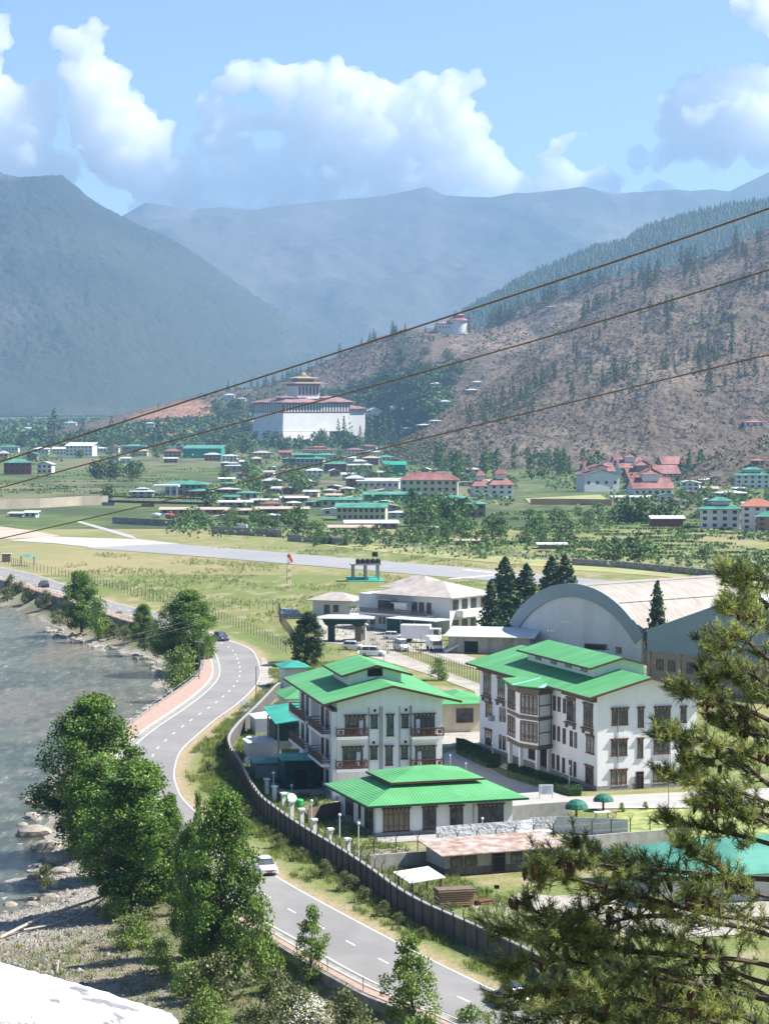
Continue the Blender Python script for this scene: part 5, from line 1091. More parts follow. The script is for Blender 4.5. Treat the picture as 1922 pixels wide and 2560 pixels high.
# ------------------------------------------------------------------ broadleaf trees
def tree_meshes(seed, h, r, nclump, nleaf, leafs, kind='oval', leaf='leaf', low=.12, barkm='bark', limbs=14, dens=.62):
    rg = np.random.RandomState(seed); rd = random.Random(seed); cs = []
    lean = rg.normal(0, .04, 2)
    for i in range(nclump):
        t = rg.rand() ** .85; z = h * (low + (1 - low - .05) * t)
        if kind == 'oval': env = math.sin(math.pi * min(1, (t * .86 + .12))) ** .75
        elif kind == 'poplar': env = (1 - t) ** .55 * min(1, .35 + t * 2.6)
        elif kind == 'oval2': env = min(1, .55 + t * 1.2) * max(0, 1 - t ** 2.2) ** .7 + .08
        elif kind == 'dome': env = math.sqrt(max(0, 1 - t * t)) * .95 + .05
        a = rg.rand() * 2 * math.pi; rr = r * env * rg.rand() ** .5 * (1 + .18 * math.sin(3 * a + seed + 4 * t))
        cs.append((rr * math.cos(a) + lean[0] * z, rr * math.sin(a) + lean[1] * z, z))
    P = []
    for c in cs:
        rc = rg.uniform(.6, 1.25) * r * (.30 if nclump > 40 else .38); k = int(nleaf * rg.uniform(.6, 1.4))
        d = rg.normal(size=(k, 3)); d /= np.linalg.norm(d, axis=1)[:, None]; rad_ = rg.rand(k, 1) ** .45 * rc
        d = d * rad_ * np.array([1, 1, 1.25 if kind == 'poplar' else .8]); P.append(d + np.array(c))
    P = np.concatenate(P); V, Q = leaf_quads(P, leafs * rg.uniform(.6, 1.3, len(P)), rg, .25)
    crown = np_mesh('crown', V, Q, leaf)
    q = MB(); tr = max(.08, h * .016)
    q.tube([(0, 0, -.5), (lean[0] * h * .25, 0, h * .25), (lean[0] * h * .5 + .1, lean[1] * h * .5, h * .5), (lean[0] * h * .85, lean[1] * h * .85, h * .86)], [tr * 1.3, tr, tr * .7, tr * .2], 7)
    for c in sorted(cs, key=lambda c: -math.hypot(c[0], c[1]))[:limbs]:
        z0 = c[2] * .55; b = (lean[0] * z0, lean[1] * z0, z0); m_ = ((b[0] + c[0]) / 2, (b[1] + c[1]) / 2, (b[2] * .4 + c[2] * .6)); q.tube([b, m_, c], [tr * .4, tr * .25, tr * .08], 4)
    return q.mesh('trunk', barkm), crown
LIB = {}
def lib(key, *a, **k):
    if key not in LIB: LIB[key] = (tree_meshes(*a, **k), a[1], a[2])
    return LIB[key]
def plant(key, u, v, vt, wpx, label, z=None, rz=0, name='poplar_tree', cat='tree', group=None):
    p = at(u, v, 0 if z is None else z)
    (tm, cm), h0, r0 = LIB[key]
    h = atY(u, vt, p.y).z - p.z; s = h / h0; sr = (wpx / F * p.y / 2) / (r0 * 1.12)
    t = thing(name, label, cat, p, rz, group)
    put('trunk', tm, t, scale=(sr, sr, s)); put('crown', cm, t, scale=(sr, sr, s)); return t
lib('popA', 11, 15.0, 3.9, 200, 190, .235, 'oval', 'leaf', .04); lib('popB', 12, 15.0, 3.6, 190, 190, .235, 'oval2', 'leaf', .03)
lib('popC', 13, 12.0, 3.6, 160, 170, .235, 'oval2', 'leaf', .05); lib('young', 14, 9.0, 2.2, 80, 80, .21, 'oval2', 'leaf2', .1); lib('shrub', 15, 3.0, 2.2, 30, 80, .20, 'dome', 'leaf3', .05)
lib('bush', 16, 3.2, 2.4, 36, 80, .22, 'dome', 'leaf2', .03); lib('darkT', 17, 11.0, 3.0, 130, 100, .30, 'oval2', 'leafd', .06)
plant('popA', 208, 2112, 1726, 265, 'big leafy poplar at the water edge on the left', -2.5, .3)
plant('popB', 330, 2262, 1895, 265, 'wide bushy poplar in front of the bend, middle of the left bank', -2.0, 1.2)
plant('popC', 245, 2180, 1900, 190, 'dense poplar between the water edge tree and the bushy one', -2.6, 2.2)
plant('popC', 420, 2230, 1985, 110, 'slim young poplar leaning over the road behind the bank', -1.2, 4.0)
plant('popB', 548, 2440, 1960, 205, 'tallest poplar in the foreground left of the white car', -2.0, .2)
plant('popC', 480, 2400, 2060, 130, 'dark green poplar on the left flank of the tallest poplar', -2.4, 1.9)
plant('young', 500, 2260, 1975, 60, 'thin upright poplar top beside the road edge', -1.0, 1.9)
plant('bush', 640, 2440, 2260, 150, 'yellow green bush by the pavement right of the tallest poplar', -1.5, .5, 'leafy_bush', 'bush')
plant('young', 775, 2478, 2262, 105, 'small poplar growing against the pavement railing', -1.6, .9)
plant('young', 1040, 2640, 2330, 165, 'young poplar in the bottom middle hiding part of the road', -1.5, 3.3)
plant('popC', 205, 1575, 1428, 118, 'upright tree on the far river bank beside the road', -2.5, .4); plant('bush', 245, 1592, 1500, 80, 'low bushy tree at the foot of the upright river bank tree', -2.8, .5, 'leafy_bush', 'bush')
plant('popA', 458, 1668, 1472, 175, 'large round tree on the outer side of the road bend', -2.5, .9); plant('popC', 362, 1622, 1510, 78, 'smaller tree left of the large round tree at the bend', -2.6, 2.0)
plant('bush', 452, 1742, 1622, 118, 'light green bush below the pavement at the bend', -3.2, .2, 'leafy_bush', 'bush'); plant('bush', 520, 1660, 1590, 50, 'low bush between the railing and the large round tree', -.8, 3, 'leafy_bush', 'bush')
plant('darkT', 762, 1662, 1526, 98, 'dark leafy tree beside the gateway grass', 0, .9)
for i, (u, v, vt, w_, lb) in enumerate([(560, 2520, 2390, 190, 'olive shrub under the tallest poplar at the picture bottom'), (700, 2560, 2430, 150, 'broad shrub at the bottom between the two small poplars'), (860, 2610, 2480, 150, 'shrub growing below the pavement at the bottom'),
        (345, 2330, 2270, 110, 'dry shrub on the bank above the gravel'), (640, 2600, 2520, 140, 'grey green shrub at the very bottom'), (120, 2215, 2165, 60, 'round grassy shrub on the gravel bar'), (30, 1490, 1440, 50, 'pale willow shrub under the wall at the left edge'), (70, 1505, 1470, 45, 'pale willow shrub on the stones by the river, left one'), (112, 1520, 1478, 50, 'pale willow shrub on the stones near the upright tree'), (285, 1590, 1560, 60, 'low scrub on the stony bank past the upright tree'), (330, 1600, 1560, 60, 'pale flowering scrub on the stony bank')]):
    plant('shrub', u, v, vt, w_, lb, -2.6, i * 1.3, 'river_shrub', 'shrub')
for i, (u, v, vt, w_, lb) in enumerate([(330, 2370, 2290, 120, 'tangled undergrowth at the foot of the bushy poplar'), (400, 2440, 2350, 110, 'leafy undergrowth between gravel and the tallest poplar'), (470, 2500, 2410, 130, 'dark bush on the slope below the tallest poplar'), (290, 2300, 2240, 90, 'low bush at the gravel edge behind the dead branch'), (520, 2580, 2480, 150, 'bushy growth at the bottom edge left of the olive shrub'), (1180, 2640, 2520, 150, 'bush at the very bottom beside the road near the pine')]):
    plant('bush', u, v, vt, w_, lb, -2.6, i * 1.1, 'leafy_bush', 'bush')
for i, (u, v, h_) in enumerate([(700, 2120, 34), (755, 2150, 30), (812, 2190, 40), (860, 2225, 44), (905, 2255, 36), (960, 2290, 36), (1000, 2310, 28), (620, 2040, 26), (560, 1985, 30), (520, 1930, 26), (545, 1880, 24), (600, 1812, 22), (1060, 2345, 26), (668, 2092, 26), (735, 2110, 24), (880, 2215, 26)]):
    plant('shrub', u, v, v - h_, h_ * 1.5, 'low green shrub in the grass between the road and the curved wall', 0, i, 'verge_shrub', 'shrub', 'low shrubs between the road and the curved wall')
for i, (u, v, h_) in enumerate([(20, 1500, 30), (150, 1560, 34), (270, 1580, 34), (310, 1600, 30), (395, 1640, 34), (380, 1625, 40), (300, 1560, 30), (240, 1540, 30), (55, 1490, 34)]):
    plant('shrub', u, v, v - h_, h_ * 1.7, 'scrub on the stony bank', -2.2, i, 'bank_shrub', 'shrub', 'low shrubs on the stony river bank below the wall')
# white flowering shrub
t = plant('shrub', 760, 2590, 2480, 170, 'shrub covered in white blossom at the bottom of the picture', -2.4, .7, 'flowering_shrub', 'shrub')
rg = np.random.RandomState(3); d = rg.normal(size=(1600, 3)); d /= np.linalg.norm(d, axis=1)[:, None]; d[:, 2] = np.abs(d[:, 2]); V, Q = leaf_quads(d * np.array([2.3, 2.3, 2.9]) * rg.uniform(.8, 1.05, (1600, 1)), .15, rg, .6)
put('blossom', np_mesh('blossom', V, Q, 'flower'), t, (0, 0, .3))
# small garden trees in the compound
for u, v, vt, w_, lb in [(788, 2045, 1998, 34, 'sapling in the shaded garden left of the low house'), (1095, 1700, 1648, 60, 'small tree beside the brown post fence'), (1553, 2030, 2008, 22, 'tiny round shrub on the lawn edge'), (1612, 2022, 2005, 20, 'tiny shrub beside the pool railing')]:
    plant('bush', u, v, vt, w_, lb, 0, 1, 'garden_shrub', 'shrub')
# ------------------------------------------------------------------ conifers
def conifer_mesh(seed, h, r, n, mat='needle', joined=True):
    rg = np.random.RandomState(seed); P = []
    for i in range(n):
        t = (i + rg.rand()) / n; z = h * (.06 + .94 * t); env = r * min(1, .5 + t * 3) * (1 - t) ** .62 * rg.uniform(.6, 1.15) + .1
        k = int(10 + 60 * (1 - t)); a = rg.rand(k) * 2 * math.pi; q_ = rg.rand(k) ** .5 * env * (1 + .18 * np.sin(5 * a + i)); P.append(np.stack([q_ * np.cos(a), q_ * np.sin(a), z - q_ * .25 + rg.normal(0, h * .01, k)], 1))
    P = np.concatenate(P); V, Q = leaf_quads(P, r * .22 * rg.uniform(.6, 1.3, len(P)), rg, .3); q = MB(); q.tube([(0, 0, -1), (0, 0, h * .9)], [h * .02, .03], 6)
    return q.mesh('trunk', 'bark'), np_mesh('crown', V, Q, mat)
LIB['conA'] = (conifer_mesh(21, 14, 3.2, 60), 14, 3.2); LIB['conB'] = (conifer_mesh(22, 14, 3.6, 60), 14, 3.6)
for key, u, v, vt, w_, lb in [('conA', 1227, 1600, 1448, 84, 'dark conifer standing in front of the twin conifers left of the hangar'), ('conB', 1262, 1565, 1396, 128, 'tallest dark conifer left of the arched hangar'), ('conB', 1315, 1562, 1412, 118, 'bushy conifer touching the arched hangar on its left'),
                              ('conB', 1378, 1500, 1392, 92, 'conifer rising behind the arched roof, left of the pair'), ('conB', 1412, 1500, 1388, 96, 'conifer rising behind the arched roof, right of the pair'), ('conA', 1641, 1656, 1452, 80, 'dark conical tree between the two hangars')]:
    plant(key, u, v, vt, w_, lb, 0, u, 'conifer_tree', 'tree')
# ------------------------------------------------------------------ river stones, pebbles, grass
rg = np.random.RandomState(8)
def rock_mesh(seed):
    import bmesh
    bm = bmesh.new(); bmesh.ops.create_icosphere(bm, subdivisions=2, radius=1); r = random.Random(seed); k = [Vector((r.gauss(0, 1), r.gauss(0, 1), r.gauss(0, 1))).normalized() for _ in range(7)]
    for v in bm.verts:
        for a in k:
            d = v.co.dot(a)
            if d > .62: v.co -= a * (d - .62) * .9
        v.co.z *= .7
    me = bpy.data.meshes.new('boulder'); bm.to_mesh(me); bm.free(); me.materials.append(mt['rock']); return me
RK = [rock_mesh(i) for i in range(4)]
bank = [p for p in EW if p.x > -75 and p.y < 700]; cnt = 0
for i in range(640):
    p = bank[rg.randint(len(bank))]; a = rg.rand() * 6.28; q = Vector((p.x + rg.normal(0, 1.6), p.y + rg.normal(0, 1.8), 0)); u_ = CX + F * q.x / q.y
    if u_ < -20 or (q.y < 300 and rg.rand() < .75) or cnt >= 290: continue
    if inside(np.array([[q.x, q.y]]), WP)[0] and dist_poly(np.array([[q.x, q.y]]), EWt)[0] > .9: continue
    cnt += 1
    s = rg.uniform(.3, 1.05) * (1.5 if rg.rand() < .18 else 1); z = gz(q.x, q.y)
    if z < -4.6: z = -4.3
    o = put('boulder', RK[rg.randint(4)], None, (q.x, q.y, z), rg.rand() * 6, (s, s * rg.uniform(.7, 1.2), s * rg.uniform(.6, 1))); tag(o, 'pale river boulder lying on the stony bank of the river', 'boulder', 'boulders along the river bank')
for u, v, s, lb in [(88, 2085, 2.2, 'large dark boulder at the water edge under the big poplar'), (118, 2120, 1.9, 'second large boulder under the big poplar'), (150, 2150, 1.9, 'brown flat boulder near the gravel bar'), (82, 2005, 1.4, 'small boulder standing in the water left of the big poplar'), (80, 2042, 1.2, 'lower boulder standing in the water left of the big poplar')]:
    p = at(u, v, -3.9); tag(put('boulder', RK[int(u) % 4], None, p, u, (s, s, s * .7)), lb, 'boulder')
Npb = 42000; px_ = rg.uniform(-44, -2, Npb); py_ = rg.uniform(176, 262, Npb); pz_ = ground_z(px_, py_); S = np.stack([px_, py_], 1)
k = ~inside(S, WP) & (pz_ < -2.2) ; k &= (rg.rand(Npb) < np.clip((-1.9 - pz_) * .9, 0, 1)); px_, py_, pz_ = px_[k], py_[k], pz_[k]; n = len(px_)
oc = np.array([[1, 0, 0], [0, 1, 0], [-1, 0, 0], [0, -1, 0], [0, 0, .7], [0, 0, -.5]]); of = np.array([[0, 1, 4], [1, 2, 4], [2, 3, 4], [3, 0, 4]])
sz = rg.uniform(.05, .17, (n, 1, 1)) * (1 + (rg.rand(n, 1, 1) < .04) * 1.5); V = oc[None] * sz * rg.uniform(.6, 1.2, (n, 1, 3)) + np.stack([px_, py_, pz_ + .02], 1)[:, None]; Q = of[None] + (np.arange(n) * 6)[:, None, None]
tag(put('gravel', np_mesh('gravel', V.reshape(-1, 3), Q.reshape(-1, 3), 'pebble')), kind='stuff')
def scatter_grass(name, n, X0, X1, Y0, Y1, cond, hh, mat, seed):
    rg = np.random.RandomState(seed); x = rg.uniform(X0, X1, n); y = rg.uniform(Y0, Y1, n); k = cond(x, y, rg); x, y = x[k], y[k]; z = ground_z(x, y); m = 7; n = len(x)
    a = rg.rand(n, m) * 6.28; L_ = hh * rg.uniform(.5, 1.3, (n, m)); bx = x[:, None] + rg.normal(0, .16, (n, m)); by = y[:, None] + rg.normal(0, .16, (n, m)); w_ = .035; ca, sa = np.cos(a), np.sin(a); zz = np.repeat(z[:, None], m, 1)
    V = np.stack([np.stack([bx - sa * w_, by + ca * w_, zz], -1), np.stack([bx + sa * w_, by - ca * w_, zz], -1), np.stack([bx + ca * L_ * .45, by + sa * L_ * .45, zz + L_ * .85], -1)], 2).reshape(-1, 3)
    tag(put(name, np_mesh(name, V, np.arange(len(V)).reshape(-1, 3), mat)), kind='stuff')
WBt = [(p.x, p.y) for p in WB[::3]]; RDP = [(p.x, p.y) for p in EL[::2]] + [(p.x, p.y) for p in RM[::-2]]; RWP = [tuple(at(u, v).xy) for u, v in [(0, 1330), (2150, 1495), (2150, 1540), (1240, 1460), (720, 1415), (212, 1376), (0, 1360)]]
def verge(x, y, rg):
    S = np.stack([x, y], 1); d = dist_poly(S, ERt); dw = dist_poly(S, WBt); rightside = inside(S, UP)
    dl = dist_poly(S, [(p.x, p.y) for p in EL[::4]]); return rightside & ~inside(S, RDP) & (d > 1.3) & (d < 16) & (dl > 6.4) & (dw > .5) & (fbm(x * .25, y * .2, 4) > .36 + .16 * (d < 3)) & (rg.rand(len(x)) < .9)
scatter_grass('grass', 95000, -32, 24, 172, 420, verge, .5, 'grass', 31)
def bankg(x, y, rg):
    S = np.stack([x, y], 1); z = ground_z(x, y); return ~inside(S, UP) & ~inside(S, WP) & (z > -3.1) & (fbm(x * .2, y * .2, 4) > .42)
scatter_grass('bank_grass', 26000, -60, 14, 176, 460, bankg, .55, 'grass', 32)
def fieldg(x, y, rg): 
    S = np.stack([x, y], 1); return inside(S, UP) & ~inside(S, RWP) & (dist_poly(S, ERt) > 8) & (fbm(x * .09, y * .05, 4) > .55)
scatter_grass('field_grass', 16000, -90, 40, 430, 760, fieldg, .8, 'grass', 33)
# dead branches on the gravel
t = thing('dead_branch', 'long bleached fallen tree branch lying over the gravel bank', 'dead branch', at(150, 2290, -2.0))
o_ = t.location.copy()
def loc(u, v, z): return at(u, v, z) - o_
for nm, P, r in [('main_stem', [(0, 2345, -3.3), (110, 2292, -2.6), (250, 2243, -1.4), (330, 2200, -.6), (390, 2180, .2)], [.16, .15, .12, .08, .03]), ('side_stem', [(60, 2325, -3.2), (170, 2300, -2.9), (250, 2255, -2.0), (300, 2190, -.2), (295, 2150, .8)], [.12, .1, .08, .05, .02]),
                 ('side_stem', [(250, 2243, -1.5), (290, 2220, -.8), (350, 2225, -.6)], [.07, .05, .02]), ('side_stem', [(310, 2212, -.9), (280, 2170, .4), (278, 2155, .9)], [.06, .04, .015]), ('side_stem', [(80, 2320, -3.3), (160, 2312, -3.2), (250, 2305, -3.0)], [.06, .05, .02]), ('side_stem', [(345, 2195, -.5), (378, 2180, .2), (383, 2165, .7)], [.05, .03, .015])]:
    q = MB(); q.tube(smooth_poly([loc(*p) for p in P], n=4), list(np.interp(np.linspace(0, 1, 4 * (len(P) - 1) + 1), np.linspace(0, 1, len(r)), r)), 6); q.build(nm, 'deadwood', t)
q = MB(); 
tag(MB().tube([at(143, 2440, -3.0), at(147, 2400, -2.2), at(152, 2372, -1.2)], [.07, .05, .02], 5).build('dead_stick', 'deadwood'), 'thin bleached stick standing upright in the gravel', 'stick')
# ------------------------------------------------------------------ white parapet beside the viewpoint
def P8(u, v, d=8.0): return atY(u, v, d)
top = [P8(u, v) for u, v in [(-260, 2372), (0, 2405), (70, 2426), (150, 2446), (225, 2468), (300, 2492), (390, 2521), (425, 2533), (445, 2550), (452, 2590)]]
par = bpy.data.objects.new('parapet', None); C.objects.link(par); tag(par, 'whitewashed stone parapet in the near bottom left corner', 'parapet')
rg2 = random.Random(2); q = MB(); n = len(top); back = 1.15; rows = []
for i, p in enumerate(top):
    rows.append([Vector((p.x + .03, p.y + .06, p.z - 1.2)), Vector((p.x + .01, p.y + .03, p.z - .08)), Vector((p.x, p.y, p.z)), Vector((p.x, p.y - .22, p.z - .0)), Vector((p.x - .005, p.y - .34, p.z - .02)), Vector((p.x - .01, p.y - .38, p.z - .09)), Vector((p.x - .02, p.y - .42, p.z - 1.4))])
import itertools
rr = []
for i in range(n - 1):
    for k in range(5):
        rr.append([a.lerp(b, k / 5) + Vector((0, rg2.uniform(-.003, .003), rg2.uniform(-.0025, .0025))) for a, b in zip(rows[i], rows[i + 1])])
rr.append(rows[-1]); m_ = 7; q.add([p for r_ in rr for p in r_], [(i * m_ + j, i * m_ + j + 1, (i + 1) * m_ + j + 1, (i + 1) * m_ + j) for i in range(len(rr) - 1) for j in range(m_ - 1)] + [tuple((len(rr) - 1) * m_ + j for j in range(m_))])
mt['whitewash'] = M('whitewash', (.84, .84, .83), .9, .04, 3, .5, 14, streak=(7.0, (.7, 1, 1.3), (.13, .12, .15), .9))
mt['whitewash'].node_tree.nodes['Color Ramp.001'].color_ramp.elements[0].position = .54; mt['whitewash'].node_tree.nodes['Color Ramp.001'].color_ramp.elements[1].position = .61
q.build('masonry', 'whitewash', par, smooth=True)
# ------------------------------------------------------------------ foreground pine
at_lo = atY(1900, 2060, 36.0).z
def pine(label, trunk, limbs, seed, tuft_n=34, dens=1.0, spread=.5, ntuft=60, cones=30):
    rd = random.Random(seed); rg = np.random.RandomState(seed); base = trunk[0]; t = thing('pine_tree', label, 'tree', base)
    q = MB(); T_ = smooth_poly(trunk, n=6); q.tube([p - base for p in T_], list(np.linspace(.16, .04, len(T_))), 9); q.build('trunk', 'bark', t)
    tips = []; 
    for L_ in limbs:
        P = smooth_poly(L_, n=6); n = len(P); q = MB(); q.tube([p - base for p in P], list(np.linspace(.05, .010, n)), 6)
        length = sum((P[i + 1] - P[i]).length for i in range(n - 1)); k = int(ntuft * dens * length / 3.2)
        if L_[-1].z < at_lo: k = int(k * .88)
        for j in range(k):
            s = rd.uniform(.22, 1.0) ** .8; i = min(n - 2, int(s * (n - 1))); b = P[i].lerp(P[i + 1], rd.random()); d = (P[i + 1] - P[i]).normalized()
            off = Vector((rd.gauss(0, 1), rd.gauss(0, 1), rd.gauss(0, .7))); off = (off - d * off.dot(d) * .2).normalized() * spread * (.72 if (L_[-1].z > at_lo) else 1) * rd.uniform(.25, 1) * (1.15 - .55 * s); off.z += .04
            e = b + off + d * rd.uniform(.05, .3); m_ = b.lerp(e, .5) + Vector((0, 0, -.03)); 
            if off.length > .12: q.tube([b - base, m_ - base, e - base], [.010, .008, .006], 3, cap=False)
            tips.append((e, ((e - m_).normalized() + Vector((0, 0, .45))).normalized()))
        tips.append((P[-1], (P[-1] - P[-2]).normalized())); q.build('limb', 'bark', t)
    A_, N_, new = [], [], []
    for e, d in tips:
        k = tuft_n; r_ = rg.normal(size=(k, 3)); r_ /= np.linalg.norm(r_, axis=1)[:, None]; dd = np.array(d) * rg.uniform(.35, 1.3, (k, 1)) + r_ * .85; dd /= np.linalg.norm(dd, axis=1)[:, None]
        L2 = rg.uniform(.075, .145, (k, 1)); o_ = np.array(e - base) - np.array(d) * rg.uniform(0, .16, (k, 1)); A_.append(o_); N_.append(o_ + dd * L2); new.append(np.full(k, rg.rand() < .5))
    A_ = np.concatenate(A_); N_ = np.concatenate(N_); new = np.concatenate(new); s_ = np.cross(N_ - A_, rg.normal(size=A_.shape)); s_ /= np.linalg.norm(s_, axis=1)[:, None]; s_ *= .0044
    V = np.stack([A_ - s_, A_ + s_, N_ + s_ * .5, N_ - s_ * .5], 1)
    for nm, mask, mtn in (('new_needles', new, 'pine'), ('old_needles', ~new, 'pined')):
        v_ = V[mask].reshape(-1, 3); put(nm, np_mesh(nm, v_, np.arange(len(v_)).reshape(-1, 4), mtn), t)
    cm = MB().lathe([(.004, 0), (.022, -.015), (.030, -.05), (.027, -.09), (.016, -.13), (.003, -.15)], 8).mesh('cone', 'cone')
    for e, d in rd.sample(tips, min(cones, len(tips))):
        for _ in range(rd.choice((1, 2, 2, 3))):
            o = put('cone', cm, t, e - base + Vector((rd.uniform(-.07, .07), rd.uniform(-.05, .05), -.03)), scale=rd.uniform(1.0, 1.5)); o.rotation_euler = (rd.uniform(-.3, .3), rd.uniform(-.3, .3), 0)
    return t
def q36(u, v, Y=36.0): return atY(u, v, Y)
LM = [[(2010, 1500), (1950, 1470), (1900, 1440), (1850, 1440)], [(2010, 1750), (1930, 1720), (1860, 1680), (1790, 1690)], [(2010, 1990), (1920, 1960), (1840, 1900), (1750, 1900)], [(2010, 2070), (1930, 2040), (1850, 2030), (1740, 2000)], [(2010, 1880), (1940, 1850), (1870, 1830), (1790, 1800)], [(2010, 1560), (1930, 1520), (1850, 1455), (1825, 1425)], [(2010, 1640), (1920, 1570), (1860, 1520), (1822, 1510)], [(2010, 1700), (1910, 1640), (1850, 1590), (1815, 1600)],
      [(2010, 1820), (1900, 1740), (1820, 1660), (1768, 1605)], [(2010, 1850), (1880, 1780), (1770, 1740), (1705, 1722)], [(2010, 1900), (1900, 1830), (1820, 1790), (1770, 1690)], [(2010, 1950), (1900, 1900), (1760, 1850), (1660, 1828)],
      [(2010, 2050), (1900, 2000), (1780, 1960), (1665, 1935)], [(2010, 2090), (1900, 2050), (1800, 1995), (1715, 1900)], [(2010, 2140), (1890, 2100), (1760, 2070), (1668, 2045)],
      [(2010, 2204), (1850, 2195), (1680, 2195), (1560, 2160), (1440, 2105)], [(1850, 2195), (1700, 2180), (1550, 2165), (1350, 2150)], [(2010, 2300), (1800, 2290), (1560, 2230), (1400, 2190), (1345, 2180)],
      [(2010, 2440), (1850, 2400), (1578, 2378), (1435, 2330), (1310, 2260)], [(1800, 2395), (1578, 2378), (1435, 2356), (1330, 2330), (1235, 2318)], [(2010, 2520), (1780, 2470), (1560, 2430), (1400, 2400), (1262, 2410)],
      [(2010, 2640), (1800, 2560), (1600, 2500), (1420, 2470), (1270, 2490)], [(2010, 2700), (1850, 2640), (1640, 2570), (1460, 2530), (1290, 2560)], [(2010, 2250), (1880, 2230), (1760, 2140), (1700, 2100)], [(2010, 2480), (1860, 2440), (1740, 2360), (1620, 2330)], [(2010, 2350), (1900, 2310), (1800, 2260), (1740, 2230)], [(1700, 2440), (1620, 2420), (1540, 2440), (1480, 2480)], [(2010, 2600), (1900, 2560), (1780, 2500), (1660, 2500)], [(1560, 2230), (1500, 2260), (1450, 2290), (1400, 2310)], [(1700, 2290), (1620, 2290), (1550, 2300), (1490, 2330)], [(2010, 2380), (1900, 2330), (1750, 2300), (1640, 2260)], [(2010, 2560), (1900, 2480), (1800, 2440), (1700, 2440)], [(2010, 2700), (1950, 2600), (1850, 2540), (1750, 2520)]]
rdp = random.Random(5)
limbs = []
for L_ in LM:
    dy = rdp.uniform(-2.2, 1.6); n = len(L_); limbs.append([q36(u, v, 36 + dy * i / (n - 1)) for i, (u, v) in enumerate(L_)])
tb_ = q36(2010, 2900); tb_.z = gz(tb_.x, 36.0) - .2
pine('big foreground pine reaching in from the right edge with hanging cones', [tb_, q36(2012, 2560), q36(2008, 2000), q36(2005, 1600), q36(2000, 1380)], limbs, 41, 42, 1.0, .50, 112, 85)
LM2 = [[(1560, 2860), (1520, 2700), (1420, 2560), (1300, 2500)], [(1560, 2800), (1540, 2640), (1480, 2520), (1400, 2440)], [(1560, 2900), (1500, 2740), (1380, 2620), (1260, 2580)], [(1560, 2760), (1600, 2620), (1640, 2520), (1650, 2420)], [(1560, 2860), (1640, 2700), (1740, 2600), (1800, 2500)], [(1560, 2740), (1560, 2600), (1550, 2480), (1540, 2400)], [(1560, 2860), (1700, 2740), (1840, 2660), (1910, 2580)]]
tb2 = q36(1560, 2950, 44); tb2.z = gz(tb2.x, 44.0) - .2
pine('smaller pine filling the bottom right corner behind the big one', [tb2, q36(1562, 2860, 44), q36(1556, 2640, 44), q36(1550, 2420, 44)], [[q36(u, v, 44 + rdp.uniform(-1, 1)) for u, v in L_] for L_ in LM2], 43, 40, 1.0, .8, 110, 20)
# ------------------------------------------------------------------ overhead cables
def cable(px, label, d0=30.0, d1=46.0, r=.014, name='overhead_cable'):
    us = [p[0] for p in px]; P = []
    for u in np.linspace(-500, 2500, 60):
        v = np.interp(u, us, [p[1] for p in px]); 
        if u < us[0]: v = px[0][1] + (u - us[0]) * (px[1][1] - px[0][1]) / (us[1] - us[0])
        if u > us[-1]: v = px[-1][1] + (u - us[-1]) * (px[-1][1] - px[-2][1]) / (us[-1] - us[-2])
        P.append(atY(u, v, d1 + (d0 - d1) * (u + 500) / 3000))
    # smooth the sag
    c = np.polyfit(range(60), [p.z for p in P], 3); 
    for i, p in enumerate(P): p.z = float(np.polyval(c, i))
    q = MB(); q.tube(P, r, 7); tag(q.build(name, 'cable'), label, 'cable', 'cables crossing the view')
cable([(0, 1157), (405, 1024), (717, 915), (926, 854), (1308, 735), (1620, 628), (1922, 518)], 'uppermost brown overhead cable crossing the whole view', r=.0145)
cable([(0, 1221), (382, 1117), (717, 1024), (984, 943), (1308, 862), (1655, 764), (1922, 673)], 'middle brown overhead cable crossing the view', r=.012)
cable([(0, 1346), (289, 1282), (694, 1186), (960, 1123), (1273, 1036), (1620, 960), (1922, 889)], 'lowest brown overhead cable crossing the view', r=.0105)
for dz, lb in ((0, 'upper thin wire crossing the river to the roadside pole'), (.9, 'lower thin wire crossing the river to the roadside pole')):
    a = at(498, 1700); a.z = 10.2 - dz; b = Vector((a.x - 55, a.y - 130, 14 - dz)); P = [a.lerp(b, i / 20) - Vector((0, 0, 3 * math.sin(math.pi * i / 20))) for i in range(21)]
    tag(MB().tube(P, .008, 4).build('thin_wire', 'metal'), lb, 'wire')
